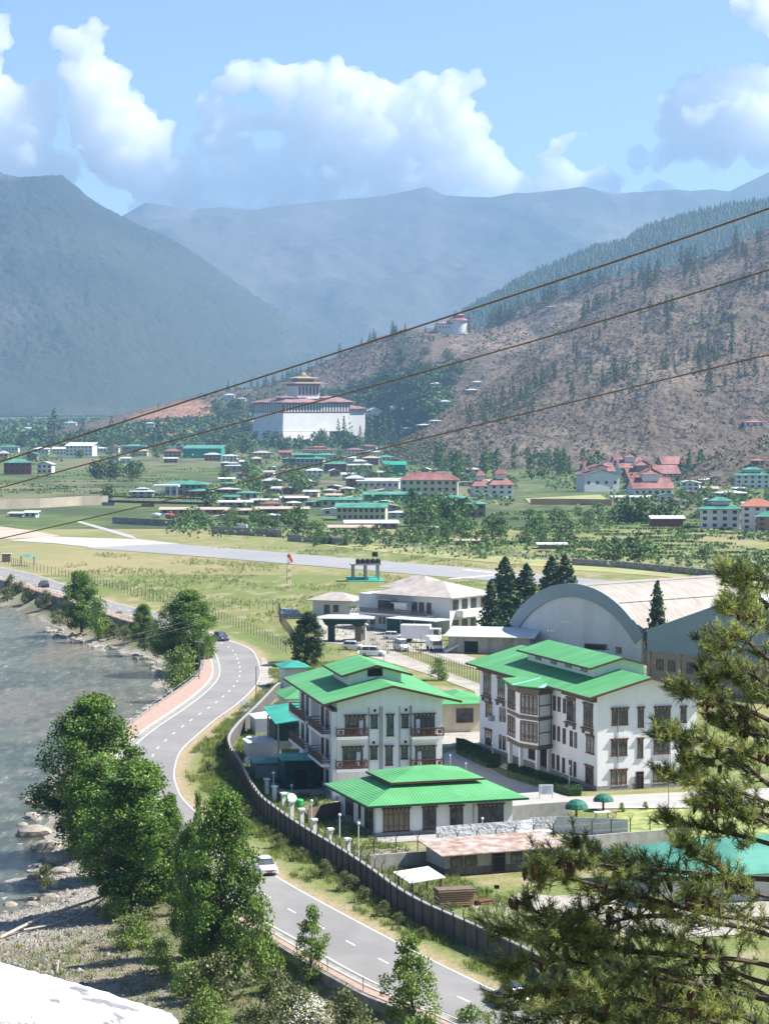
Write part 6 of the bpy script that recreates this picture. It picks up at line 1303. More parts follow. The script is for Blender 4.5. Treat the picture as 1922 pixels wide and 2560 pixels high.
# ------------------------------------------------------------------ the town and the fortress
UNITWIN = {}
def unit_win(mat):
    if mat not in UNITWIN:
        q = MB(); q.box(-.5, .5, -.06, .0, -.5, .5); UNITWIN[mat] = q.mesh('window', mat)
    return UNITWIN[mat]
def house(u, v, wpx, hpx, roof, wall, label, ang=0, st=2, kind='hip', ratio=.7, win=True, Y=None, name='town_house', cat='house', group=None, jam=False, rr=None, depth=None, colsf=None, wmat='winf', over=.9, trim=None):
    p = at(u, v, 0) if Y is None else atY(u, v, Y)
    if Y is None:
        for _ in range(4): p = at(u, v, gz(p.x, p.y))
    s = p.y / F; W_ = wpx * s; Ht = hpx * s; a = rad(ang)
    W_ = max(3, W_ / max(.5, math.cos(a) + .45 * abs(math.sin(a)))); D_ = depth or max(5.5, W_ * ratio); D_ = min(D_, 26)
    rise = rr if rr is not None else Ht * .24; Hw = Ht - rise * .95
    t = thing(name, label, cat, p, a, group); x0, x1 = -W_ / 2, W_ / 2
    if kind == 'gable': gable_wall(x0, x1, 0, D_, Hw, rise * .85).build('wall', wall, t); gable_mb(x0 - over, x1 + over, -over, D_ + over, Hw, rise, .2).build('roof', roof, t)
    elif kind == 'gablex':
        q = MB(); q.extr([(0, 0), (0, Hw), (D_ / 2, Hw + rise * .9), (D_, Hw), (D_, 0)], x0, x1, 'x'); q.build('wall', wall, t)
        q = MB(); q.extr([(-over, Hw), (D_ / 2, Hw + rise), (D_ + over, Hw), (D_ + over, Hw - .2), (D_ / 2, Hw + rise - .2), (-over, Hw - .2)], x0 - over, x1 + over, 'x'); q.build('roof', roof, t)
    elif kind == 'flat':
        q = MB(); q.box(x0, x1, 0, D_, -1, Hw); q.build('wall', wall, t); q = MB(); q.add([(x0 - over, -over, Hw + .1), (x1 + over, -over, Hw + .1), (x1 + over, D_, Hw + rise), (x0 - over, D_, Hw + rise), (x0 - over, -over, Hw - .1), (x1 + over, -over, Hw - .1), (x1 + over, D_, Hw + rise - .2), (x0 - over, D_, Hw + rise - .2)], [(0, 1, 2, 3), (7, 6, 5, 4), (0, 4, 5, 1), (3, 2, 6, 7), (0, 3, 7, 4), (1, 5, 6, 2)]); q.build('roof', roof, t)
    else:
        q = MB(); q.box(x0, x1, 0, D_, -1, Hw); q.build('wall', wall, t); hip_mb(x0 - over, x1 + over, -over, D_ + over, Hw + .02, rise, .2).build('roof', roof, t)
    if jam:
        q = MB(); zc = Hw + rise * .55; q.box(x0 * .45, x1 * .45, D_ * .3, D_ * .7, zc, zc + rise * .75); q.build('raised_storey', wall, t)
        (hip_mb if kind == 'hip' else gable_mb)(x0 * .62, x1 * .62, D_ * .18, D_ * .82, zc + rise * .76, rise * .6, .15).build('raised_roof', roof, t)
    if win and Hw > 1.6:
        n = colsf or max(2, min(9, int(W_ / 3.1))); fh = Hw / st; m = unit_win(wmat); ww = min(1.5, W_ / n * .5)
        for k in range(st):
            z = fh * (k + .55)
            for i in range(n): put('window', m, t, (x0 + W_ * (i + .5) / n, 0, z), scale=(ww, 1, min(1.5, fh * .5)))
            ns = max(1, min(4, int(D_ / 4))); sd = 1 if ang > 3 and False else -1
            for i in range(ns):
                for sx in ((-1,) if a < -.02 or u > CX else (1,)):
                    pass
                sx = -1 if (math.sin(-a) * p.y + math.cos(a) * p.x) > 0 else 1
                o = put('window', m, t, (sx * W_ / 2, D_ * (i + .5) / ns, z), scale=(min(1.3, D_ / ns * .5), 1, min(1.4, fh * .5))); o.rotation_euler = (0, 0, math.pi / 2 if sx > 0 else -math.pi / 2)
    return t
HS = [
 (10, 1154, 22, 27, 'greyroof', 'wochre', 'ochre walled house cut off by the left edge of the picture', 5, 2, 'hip', {}), (25, 1131, 42, 18, 'tealroof', 'wwhite', 'white house with pale green roof at the far left edge', 0, 1, 'hip', {}),
 (45, 1186, 72, 38, 'tealroof', 'wred', 'brick red house with green roof at the left edge above the fields', 8, 2, 'hip', {}), (112, 1184, 40, 30, 'greyroof', 'wwhite', 'grey roofed white house right of the brick red one', -10, 2, 'gable', {}),
 (104, 1136, 36, 18, 'whiteroof', 'wwhite', 'small white house left of the long white school block', 0, 1, 'hip', {}), (150, 1137, 36, 19, 'whiteroof', 'wwhite', 'white wing joined to the left of the big white block', 0, 2, 'flat', {}),
 (198, 1140, 72, 33, 'whiteroof', 'wwhite', 'big three storey white block at the left behind the trees', -8, 3, 'flat', {}), (250, 1130, 34, 12, 'whiteroof', 'wwhite', 'low white roof right of the big white block', 0, 1, 'hip', {}),
 (335, 1131, 58, 20, 'tealroof', 'wbrown', 'brown house with long green roof under the red soil slope', 3, 1, 'hip', {}), (356, 1141, 26, 18, 'tanroof', 'wcream', 'little yellow house beside the brown green roofed one', -5, 2, 'hip', {}),
 (432, 1144, 44, 21, 'redroof', 'wochre', 'red roofed house left of the netted teal building', 6, 2, 'hip', {}), (506, 1146, 98, 32, 'tealroof', 'wgreen', 'long building wrapped in teal netting on the left of the town', -4, 2, 'flat', {'win': False}),
 (532, 1152, 42, 20, 'greyroof', 'wbrown', 'grey roofed brown house in front of the netted teal building', 4, 2, 'hip', {}), (574, 1153, 38, 17, 'greyroof', 'wwhite', 'grey roofed white house right of the netted teal building', 0, 2, 'hip', {}),
 (586, 1180, 44, 20, 'greyroof', 'wgrey', 'grey house with hip roof at the edge of the green field', 5, 1, 'hip', {'jam': True}), (460, 1237, 98, 34, 'tealroof', 'wgrey', 'terminal hall with broad teal roof beyond the runway end', -4, 2, 'hip', {'over': 2.5}),
 (500, 1243, 52, 20, 'tealroof', 'wbrown', 'lower teal roofed wing at the right of the terminal hall', -4, 1, 'hip', {'over': 1.5}), (355, 1246, 56, 22, 'greyroof', 'wgrey', 'grey house under trees left of the pale canopy', 2, 2, 'hip', {'jam': True}),
 (566, 1234, 58, 14, 'greyroof', 'wbrown', 'tent shaped grey roof right of the terminal hall', 0, 1, 'hip', {}), (620, 1248, 50, 20, 'tealroof', 'wcream', 'green roofed stall right of the tent shaped roof', 0, 1, 'hip', {}),
 (485, 1286, 168, 16, 'tanroof', 'wochre', 'long low rust brown roofed barrack beyond the helicopters', 2, 1, 'gablex', {}), (606, 1288, 78, 16, 'tanroof', 'wochre', 'short rust brown roofed barrack next to the longest one', 2, 1, 'gablex', {}), (706, 1286, 130, 18, 'tanroof', 'wred', 'right hand rust brown roofed barrack with reddish wall', 3, 1, 'gablex', {}),
 (656, 1148, 44, 21, 'tanroof', 'wcream', 'cream house with tan roof below the fortress trees', 5, 2, 'hip', {}), (713, 1148, 34, 22, 'redroof', 'wochre', 'narrow red roofed ochre house below the fortress', -5, 2, 'gablex', {}), (794, 1140, 78, 20, 'redroof', 'wcream', 'broad house with bright red double roof below the fortress', 0, 1, 'hip', {'jam': True}),
 (888, 1138, 42, 18, 'redroof', 'wwhite', 'red roofed white house right of the broad red double roof', 6, 2, 'hip', {}), (920, 1127, 42, 15, 'redroof', 'wwhite', 'pale red roofed house at the foot of the white footpath', -4, 1, 'hip', {}), (757, 1170, 104, 30, 'tealroof', 'wgrey', 'widest green roofed hall in the middle of the town', -3, 2, 'hip', {'jam': True}),
 (815, 1153, 58, 20, 'tealroof', 'wcream', 'green roofed house behind the widest green hall', 4, 1, 'hip', {}), (838, 1180, 58, 26, 'tealroof', 'wred', 'purple red house with green roof right of the widest green hall', -6, 2, 'hip', {}), (901, 1186, 62, 30, 'greyroof', 'wcream', 'cream house with brown balconies in the town centre', 4, 2, 'hip', {'jam': True}),
 (926, 1162, 42, 22, 'tanroof', 'wbrown', 'brown house with pale roof behind the cream one', -5, 2, 'hip', {}), (965, 1160, 42, 22, 'tealroof', 'wwhite', 'white house with teal roof left of the netted tower', 5, 2, 'hip', {}), (986, 1190, 54, 36, 'wgreen', 'wgreen', 'cube shaped building wrapped in green net in the town centre', 0, 3, 'flat', {'win': False}),
 (988, 1172, 40, 26, 'redroof', 'wbrown', 'dark red gable behind the green netted cube', 0, 1, 'gable', {}), (1026, 1150, 44, 14, 'redroof', 'wwhite', 'red roofed house right of the netted cube', 0, 1, 'hip', {}), (1062, 1156, 36, 14, 'tanroof', 'wcream', 'small tan roofed house at the foot of the brown spur', 4, 1, 'hip', {}),
 (976, 1139, 70, 12, 'tanroof', 'wcream', 'long tan roof below the footpath', 2, 1, 'gablex', {}), (945, 1223, 106, 26, 'greyroof', 'wwhite', 'long grey green roofed hall left of the big cream block', -3, 1, 'flat', {}), (888, 1222, 44, 34, 'greyroof', 'wbrown', 'brown house with pointed grey roof left of the long hall', 6, 2, 'hip', {}),
 (979, 1253, 140, 22, 'tealroof', 'wgreen', 'long dark green roofed shed in front of the big cream block', -2, 1, 'gablex', {'win': False}), (766, 1223, 38, 25, 'greyroof', 'wbrown', 'brown house with grey roof among trees left of centre', 5, 2, 'hip', {}), (677, 1224, 42, 29, 'greyroof', 'wbrown', 'brown house with grey roof at the right edge of the green field', -5, 2, 'hip', {}),
 (787, 1193, 40, 22, 'whiteroof', 'wwhite', 'white house with pale roof in front of the widest green hall', 5, 2, 'hip', {}), (902, 1301, 126, 42, 'tealroof', 'wcream', 'cream two storey complex with green roof near the airfield wall', -4, 2, 'gablex', {'colsf': 9}), (852, 1268, 98, 24, 'tealroof', 'wcream', 'green roofed wing behind the cream complex', 2, 1, 'gablex', {}),
 (1140, 1294, 150, 44, 'tealroof', 'wbrown', 'large spreading green roofed building right of the cream complex', 3, 2, 'hip', {'jam': True}), (785, 1266, 44, 14, 'tealroof', 'wgrey', 'dark green roof among the market sheds', 0, 1, 'hip', {}),
 (588, 1266, 82, 14, 'whiteroof', 'wgrey', 'pale market shed roof at the left of the row', 2, 1, 'gablex', {}), (660, 1262, 62, 15, 'greyroof', 'wgrey', 'grey market shed roof in the middle of the row', -2, 1, 'gablex', {}), (736, 1256, 66, 15, 'whiteroof', 'wbrown', 'pale market shed roof at the right of the row', 2, 1, 'gablex', {}),
 (930, 1322, 130, 18, 'whiteroof', 'wbrown', 'long flat pale blue roof in front of the cream complex', 3, 1, 'flat', {}), (884, 1334, 120, 20, 'tanroof', 'wcream', 'rust streaked low roof left of the pale blue one', 2, 1, 'gablex', {}), (1096, 1332, 34, 18, 'whiteroof', 'wwhite', 'small pale blue roofed hut right of the big trees', 0, 1, 'hip', {}),
 (1172, 1362, 58, 14, 'tanroof', 'wbrown', 'low rusty roofed shed by the boundary fence', 3, 1, 'gablex', {}), (1380, 1372, 66, 15, 'whiteroof', 'wbrown', 'low pale roofed shed behind the round field trees', 3, 1, 'gablex', {}),
 (1203, 1242, 46, 46, 'redroof', 'wwhite', 'left one of the two tall red roofed white houses', 10, 3, 'hip', {'rr': 4.0, 'jam': True}), (1254, 1250, 62, 58, 'redroof', 'wwhite', 'right one of the two tall red roofed white houses', 8, 3, 'hip', {'rr': 4.0, 'jam': True}),
 (1504, 1230, 100, 56, 'redroof', 'wwhite', 'big windowless white hall with dark gable and red roof', 14, 1, 'gable', {'jam': True, 'colsf': 4}), (1632, 1242, 108, 46, 'redroof', 'wwhite', 'broad white hall with tall windows and red roof right of the windowless hall', 12, 1, 'gablex', {'jam': True, 'colsf': 6, 'rr': 5.2, 'depth': 12}),
 (1500, 1200, 78, 42, 'redroof', 'wwhite', 'red roofed hall behind the windowless white hall', 14, 2, 'gablex', {'jam': True, 'rr': 5.2, 'depth': 12}), (1580, 1190, 70, 40, 'redroof', 'wwhite', 'central red roofed block of the monastery school', 14, 2, 'gablex', {'jam': True, 'rr': 5.2, 'depth': 12}), (1610, 1206, 86, 34, 'redroof', 'wbrown', 'long red roof stepping down behind the broad white hall', 12, 1, 'gablex', {'jam': True, 'rr': 5.2, 'depth': 12}),
 (1572, 1178, 72, 38, 'redroof', 'wwhite', 'rearmost red roofed block on the left of the school', 14, 2, 'gablex', {'rr': 5.2, 'depth': 12}), (1684, 1180, 66, 38, 'redroof', 'wbrown', 'rearmost red roofed block on the right of the school', 14, 2, 'gablex', {'rr': 5.2, 'depth': 12}), (1668, 1198, 66, 34, 'redroof', 'wwhite', 'red roofed block stepping down on the right of the school', 14, 2, 'gablex', {'rr': 5.2, 'depth': 12}),
 (1724, 1227, 48, 26, 'greyroof', 'wwhite', 'dark roofed white gable house right of the school', -12, 2, 'gable', {}), (1716, 1240, 40, 14, 'redroof', 'wwhite', 'small red roofed porch house right of the broad white hall', 0, 1, 'hip', {}),
 (1798, 1322, 104, 64, 'tealroof', 'wwhite', 'white villa with green roofs and balconies at the right', -8, 3, 'hip', {'jam': True}), (1892, 1326, 84, 78, 'orroof', 'wwhite', 'tall orange red roofed apartment house cut by the right edge', -8, 4, 'hip', {}), (1918, 1330, 60, 50, 'tealroof', 'wbrown', 'green roofed annexe at the right edge below the apartment house', -8, 3, 'hip', {}),
 (1880, 1222, 88, 44, 'tealroof', 'wwhite', 'white apartment block with green roof at the right edge of the town', -6, 3, 'hip', {'jam': True}), (1832, 1248, 72, 20, 'whiteroof', 'wgrey', 'low pale roofed house below the green roofed apartment block', 0, 1, 'hip', {}), (1668, 1316, 78, 26, 'whiteroof', 'wred', 'dark red shed with pale roof in the green fields', 2, 1, 'gablex', {'win': False}),
 (1580, 1252, 96, 12, 'whiteroof', 'wwhite', 'long pale roof below the sports ground', 2, 1, 'gablex', {}), (1800, 1192, 60, 22, 'greyroof', 'wbrown', 'grey roofed houses on the slope right of the school', 0, 2, 'hip', {}), (1770, 1212, 40, 16, 'whiteroof', 'wwhite', 'tiny white roofed house above the pale roofed one', 0, 1, 'hip', {}),
]
for (u, v, w_, h_, rf, wl, lb, an, st, kd, kw) in HS: house(u, v, w_, h_, rf, wl, lb, an, st, kd, **kw)
rf = random.Random(21); used = [(a[0], a[1], a[2]) for a in HS] + [(1072, 1248, 150)]
def fill(n, ur, vr, wr, hr, group):
    k = 0
    for _ in range(n * 40):
        if k >= n: break
        u, v, w_ = rf.uniform(*ur), rf.uniform(*vr), rf.uniform(*wr)
        if any(abs(u - a) < (w_ + c) * .48 and abs(v - b) < 11 for a, b, c in used): continue
        used.append((u, v, w_)); k += 1
        house(u, v, w_, rf.uniform(*hr), rf.choice(['tealroof', 'greyroof', 'redroof', 'tanroof', 'whiteroof', 'greyroof']), rf.choice(['wwhite', 'wwhite', 'wcream', 'wbrown', 'wgrey']), 'small house', rf.uniform(-12, 12), rf.choice((1, 2)), rf.choice(('hip', 'gablex', 'gable')), group=group)
fill(44, (560, 1250), (1132, 1240), (20, 38), (12, 21), 'small houses crowded in the town centre')
fill(16, (560, 1010), (1240, 1300), (30, 60), (12, 20), 'small sheds and houses near the barracks')
fill(10, (0, 560), (1122, 1160), (22, 36), (12, 20), 'small houses along the left belt of trees')
fill(12, (1640, 1915), (1180, 1290), (26, 42), (14, 24), 'small houses on the right side of the valley')
# big cream block with rows of windows
house(1072, 1248, 146, 66, 'redroof', 'wcream', 'big cream three storey block with flat red roof in the town', -4, 3, 'hip', colsf=8, ratio=.35, rr=3.6, name='hotel_block', cat='building')
# hillside houses
def on_hill(u, v):
    best = None
    for sf_, umin in ((sp, 1640), (nh, 985), (gh, 100)):
        if u < umin: continue
        for k in range(2, 100):
            p = sf_(u, k / 100)
            if HOR + (H - p.z) / p.y * F <= v: return p
    return None
for (u, v, w_, h_, rf, wl, lb, Y) in [(1090, 970, 28, 14, 'greyroof', 'wwhite', 'grey roofed house on the hill right of the fortress, upper one', 2800), (1192, 966, 26, 14, 'greyroof', 'wwhite', 'grey roofed house high on the hill next to the brown spur', 2800), (1178, 986, 32, 14, 'greyroof', 'wbrown', 'brown house with grey roof just above the brown spur edge', 2750), (1112, 1016, 30, 16, 'greyroof', 'wwhite', 'white house among trees left of the brown spur edge', 2650), (1130, 948, 38, 10, 'tanroof', 'wcream', 'long ruined tan wall house on the hill', 2850),
    (573, 1000, 28, 16, 'greyroof', 'wwhite', 'small white house on the wooded ridge left of the fortress', 3050), (604, 1004, 20, 10, 'greyroof', 'wwhite', 'tiny grey roofed house right of the ridge house', 3000), (636, 1070, 26, 20, 'greyroof', 'wwhite', 'white gatehouse at the lower left corner of the fortress', 2620), (936, 1048, 38, 28, 'greyroof', 'wwhite', 'white two storey house right of the fortress', 2640), (985, 1032, 18, 18, 'greyroof', 'wwhite', 'narrow white house right of the fortress outbuilding', 2650),
    (1000, 1104, 48, 18, 'tanroof', 'wgrey', 'green grey roofed house beside the winding footpath', 2350), (1030, 1080, 42, 12, 'greyroof', 'wbrown', 'flat grey roof above the winding footpath', 2420), (1060, 1072, 36, 12, 'greyroof', 'wbrown', 'dark grey roof on the slope near the spur', 2450), (1090, 1060, 34, 10, 'greyroof', 'wwhite', 'last grey roof tucked against the brown spur', 2480), (960, 1116, 30, 10, 'whiteroof', 'wwhite', 'small pale roof at the bend of the footpath', 2300),
    (1885, 1066, 50, 14, 'orroof', 'wwhite', 'orange red roofed house high among pines at the right edge', 1900), (1893, 1162, 32, 14, 'orroof', 'wbrown', 'small orange roofed hut on the little brown spur', 1480), (1273, 800, 14, 6, 'greyroof', 'wwhite', 'white speck of a house beside the trees on the tower hill', 3150), (1380, 772, 30, 7, 'tanroof', 'wcream', 'pale scar with a long shed on the tower hill', 3150), (530, 712 + 310, 30, 8, 'greyroof', 'wwhite', 'grey roofed house at the top of the red soil slope', 3200),
    (375, 1066, 22, 10, 'greyroof', 'wwhite', 'white house at the foot of the red soil slope', 2500), (70, 1082, 26, 14, 'greyroof', 'wwhite', 'far white house at the left behind the tall conifer', 3600), (177, 1066, 28, 12, 'greyroof', 'wwhite', 'far white house between the two tall conifers', 3600), (20, 1076, 30, 10, 'greyroof', 'wwhite', 'far pale house at the left edge of the valley', 4000)]:
    p_ = on_hill(u, v) if u > 500 else None
    house(u, v, w_, h_, rf, wl, lb, rad(u) % 10 - 5, 1, 'hip', Y=(p_.y if p_ is not None else Y), colsf=3, name='hillside_house')
# terminal canopy
p = at(414, 1244); t = thing('open_canopy', 'pale flat canopy on slim columns left of the terminal hall', 'canopy', p); s = p.y / F
q = MB(); q.box(-32 * s, 32 * s, 0, 12, 26 * s, 31 * s); q.build('roof', 'whiteroof', t)
for x in (-28, -8, 12, 28): q = MB(); q.box(x * s - .3, x * s + .3, 1, 1.6, 0, 26 * s); q.build('column', 'wwhite', t)
# parade wall / river wall and bridge railing beyond the runway
low_wall('river_wall', 'long beige embankment wall beyond the runway at the left', [(-60, 1275), (100, 1270), (200, 1264), (270, 1262)], 4.2, .6, 'sandy')
t = thing('footbridge', 'long low bridge with dark and white railing beyond the runway', 'bridge', at(272, 1264)); pe = at(512, 1270) - t.location; 
q = MB(); dv = pe.normalized(); 
q.tube([Vector((0, 0, 2.0)), pe + Vector((0, 0, 2.0))], .55, 4); q.build('deck', 'dark', t)
L_ = pe.length
q = MB(); q.box(-.1, .1, -.1, .1, 2.0, 4.0); me = q.mesh('post', 'wwhite')
for i in range(40): put('post', me, t, pe * (i / 39))
q = MB(); q.tube([Vector((0, 0, 4.1)), pe + Vector((0, 0, 4.1))], .28, 4); q.build('rail', 'dark', t)
for f in (0, .42, 1.0): q = MB(); c_ = pe * f; q.box(c_.x - 3, c_.x + 3, c_.y - 1, c_.y + 1, -.5, 1.6); q.build('pier', 'stone', t)
house(76, 1294, 30, 16, 'whiteroof', 'wwhite', 'small white equipment cabin in the dry field at the left', -6, 1, 'flat', name='cabin', cat='cabin'); house(40, 1292, 34, 11, 'whiteroof', 'wgrey', 'low grey hut left of the white equipment cabin', -6, 1, 'flat', name='cabin', cat='cabin')
for nm, lb, px, h in [('stone_wall', 'dry stone wall in front of the helicopters', [(283, 1308), (360, 1312), (440, 1316)], 2.4), ('stone_wall', 'dark wall in front of the rust brown barracks', [(530, 1334), (620, 1338), (705, 1343)], 2.6), ('stone_wall', 'dark stone wall below the cream complex', [(720, 1352), (800, 1358), (870, 1364)], 2.2), ('stone_wall', 'long dark wall along the fields right of the runway', [(1430, 1412), (1560, 1420), (1760, 1440), (1990, 1462)], 1.8), ('orange_wall', 'long orange wall below the sports ground', [(1325, 1262), (1430, 1262), (1530, 1264)], 2.8), ('white_wall', 'short bright white wall by the dark stone walls', [(592, 1330), (618, 1332)], 3.0)]:
    low_wall(nm, lb, px, h, .5, {'stone_wall': 'stone', 'orange_wall': 'wochre', 'white_wall': 'wwhite'}[nm])
sheet('sports_ground', [(1310, 1246), (1500, 1236), (1530, 1258), (1325, 1258)], .3, 'dryg'); sheet('footpath', [(890, 1118), (905, 1116), (960, 1103), (975, 1092), (955, 1092), (945, 1100)], 4.0, 'conc_rw') if False else None
# helicopters
def heli(u, v, label, matn):
    p = at(u, v); t = thing('helicopter', label, 'helicopter', p, rad(-15)); q = MB()
    for k, (x, r) in enumerate(()): pass
    q = MB(); q.tube([(-2.4, 0, 1.6), (-1.8, 0, 1.7), (-.5, 0, 1.8), (1.0, 0, 1.9), (1.9, 0, 2.1)], [.3, .85, 1.1, 1.0, .5], 10); q.build('fuselage', matn, t, smooth=True)
    q = MB(); q.tube([(1.8, 0, 2.15), (6.2, 0, 2.6)], [.35, .15], 8); q.box(5.8, 6.5, -.06, .06, 2.3, 3.6); q.build('tail_boom', matn, t)
    q = MB(); q.tube([(0, 0, 2.8), (0, 0, 3.3)], .12, 6); q.box(-4.6, 4.6, -.14, .14, 3.3, 3.36); q.box(-.14, .14, -4.6, 4.6, 3.37, 3.43); q.build('rotor', 'dark', t)
    for s in (-1, 1): q = MB(); q.tube([(-1.8, s * .9, .15), (1.5, s * .9, .15)], .08, 6); q.tube([(-.8, s * .9, .15), (-.8, s * .5, 1.0)], .06, 5); q.tube([(.8, s * .9, .15), (.8, s * .5, 1.0)], .06, 5); q.build('skid', 'metal', t)
heli(428, 1302, 'red helicopter parked behind the dry stone wall', 'redw'); heli(392, 1300, 'white helicopter parked left of the red one', 'carw')
# ---- fortress
Yd = 2700.0; o_ = atY(709, 1052, Yd); ZF = Frame(0, 0, 35, o=o_); dz = thing('fortress', 'great white fortress with red roofs and golden central tower on the hillside', 'fortress', o_, ZF.ang)
def fz(v): return H + (HOR - v) / F * Yd - o_.z
zt, zr, zb_ = fz(1006), fz(990), -12.0
RL, LL = 88, 60
q = MB(); V = []; b_ = 2.5
q.add([(-b_, -b_, zb_), (RL + b_, -b_, zb_), (RL + b_, LL + b_, zb_), (-b_, LL + b_, zb_), (0, 0, zt), (RL, 0, zt), (RL, LL, zt), (0, LL, zt)], [(0, 1, 5, 4), (1, 2, 6, 5), (2, 3, 7, 6), (3, 0, 4, 7), (4, 5, 6, 7)]); q.build('wall', 'wwhite', dz)
q = MB(); q.box(-1.3, RL + 1, -1.3, LL + 1, zt - 11.5, zt - .02); q.build('timber_gallery', 'wood', dz)
n = 22
wm = MB(); wm.box(-.8, .8, -.12, .1, -4.6, 4.6); wmm = wm.mesh('window_bay', 'wwhite')
for i in range(n): put('window_bay', wmm, dz, (2 + (RL - 4) * i / (n - 1), -1.42, zt - 6.2))
for i in range(14): o = put('window_bay', wmm, dz, (-1.42, 2.5 + (LL - 5) * i / 13, zt - 6.2)); o.rotation_euler = (0, 0, -math.pi / 2)
wm = MB(); wm.box(-.55, .55, -.3, .3, -.9, .9); wmm = wm.mesh('window', 'winf')
for i in range(18): put('window', wmm, dz, (6 + (RL - 12) * i / 17, -.30, zt - 14.6))
for i in range(8): put('window', wmm, dz, (-.55, 6 + (LL - 12) * i / 7, zt - 14.6))
hip_mb(-5, RL * .62, -5, LL + 5, zt + .2, 4.2, .7, ins=16).build('roof', 'fortroof', dz); hip_mb(RL * .60, RL + 6, -4, LL + 5, zt + .9, 4.4, .7, ins=12).build('roof', 'fortroof', dz)
q = MB(); q.box(RL + 2.6, RL + 26, 4, 40, -26, zt - 7); wg = q.build('side_wing', 'wwhite', dz); hip_mb(RL + 1, RL + 29, 1, 43, zt - 6.9, 4, .6).build('roof', 'fortroof', wg)
for (x, y, w_, h_) in ((14, 12, 22, 3.0), (32, 20, 18, 3.5), (74, 18, 22, 3.5)):
    q = MB(); q.box(x - w_ * .35, x + w_ * .35, y, y + 12, zt + 2.5, zt + 5.5); rr_ = q.build('raised_storey', 'wred', dz); hip_mb(x - w_ * .6, x + w_ * .6, y - 4, y + 16, zt + 5.6, 2.0, .5).build('raised_roof', 'fortroof', rr_)
    q = MB(); q.lathe([(.8, zt + 7.4), (.5, zt + 8.4), (.7, zt + 8.8), (.05, zt + 10.6)], 8, (x, y + 6)); q.build('finial', 'goldroof', rr_)
tx, ty = 46, 30; tw = q = MB(); q.box(tx - 15, tx + 15, ty - 11, ty + 11, zr - 3, fz(958)); tw = q.build('tower', 'wwhite', dz)
q = MB(); q.box(tx - 15.5, tx + 15.5, ty - 11.5, ty + 11.5, fz(964), fz(959)); q.build('dark_band', 'wred', tw)
for i in range(6): q = MB(); x = tx - 12 + i * 4.8; q.box(x - 1.3, x + 1.3, ty - 11.45, ty - 11.02, fz(986), fz(966)); q.build('window', 'winf', tw)
hip_mb(tx - 22, tx + 22, ty - 17, ty + 17, fz(957), 2.6, .8).build('roof', 'goldroof', tw); q = MB(); q.box(tx - 10, tx + 10, ty - 7, ty + 7, fz(953), fz(945)); q.build('upper_storey', 'wred', tw); hip_mb(tx - 15, tx + 15, ty - 11, ty + 11, fz(944), 2.4, .7).build('upper_roof', 'goldroof', tw)
q = MB(); q.box(tx - 3.5, tx + 3.5, ty - 3.5, ty + 3.5, fz(940), fz(936)); q.lathe([(4, fz(936)), (3, fz(933)), (.4, fz(928))], 8, (tx, ty)); q.build('finial', 'goldroof', tw)
q = MB(); q.add([(-8, -9, -30), (60, -9, -30), (60, 2, -30), (-8, 50, -30), (-4, -5, -12.5), (58, -5, -12.5), (58, 2, -12.5), (-4, 46, -12.5)], [(0, 1, 5, 4), (1, 2, 6, 5), (3, 0, 4, 7), (4, 5, 6, 7), (2, 3, 7, 6)]); q.build('lower_wall', 'wwhite', dz)
# ---- watch tower temple above
o_ = atY(1128, 832, 3150); wt_ = thing('watchtower_temple', 'round white watchtower temple with red roofs on the ridge', 'temple', o_); s = 3150 / F
q = MB(); q.lathe([(13.5, -6), (12.5, 12), (12.3, 16)], 20, (9, 4)); q.build('round_tower', 'wwhite', wt_); q = MB(); q.box(-17, 4, -4, 12, -8, 12); q.build('wing', 'wwhite', wt_)
q = MB(); q.lathe([(15, 16), (9, 19), (8, 19.2)], 20, (9, 4)); q.build('roof', 'redroof', wt_); q = MB(); q.lathe([(7, 19), (7, 23)], 16, (9, 4)); q.build('upper_storey', 'wred', wt_); q = MB(); q.lathe([(9, 23), (2, 26), (.3, 29)], 16, (9, 4)); q.build('upper_roof', 'redroof', wt_)
hip_mb(-19.5, 6, -6.5, 14, 12.1, 3, .5).build('wing_roof', 'redroof', wt_)
for i in range(5): q = MB(); x = -15 + i * 3.8; q.box(x - .8, x + .8, -4.3, -4.01, 5.5, 8.5); q.build('window', 'winf', wt_)
house(1165, 818, 34, 14, 'whiteroof', 'wwhite', 'long white annexe right of the round watchtower temple', 0, 1, 'gable', Y=3150, colsf=2, name='annexe')
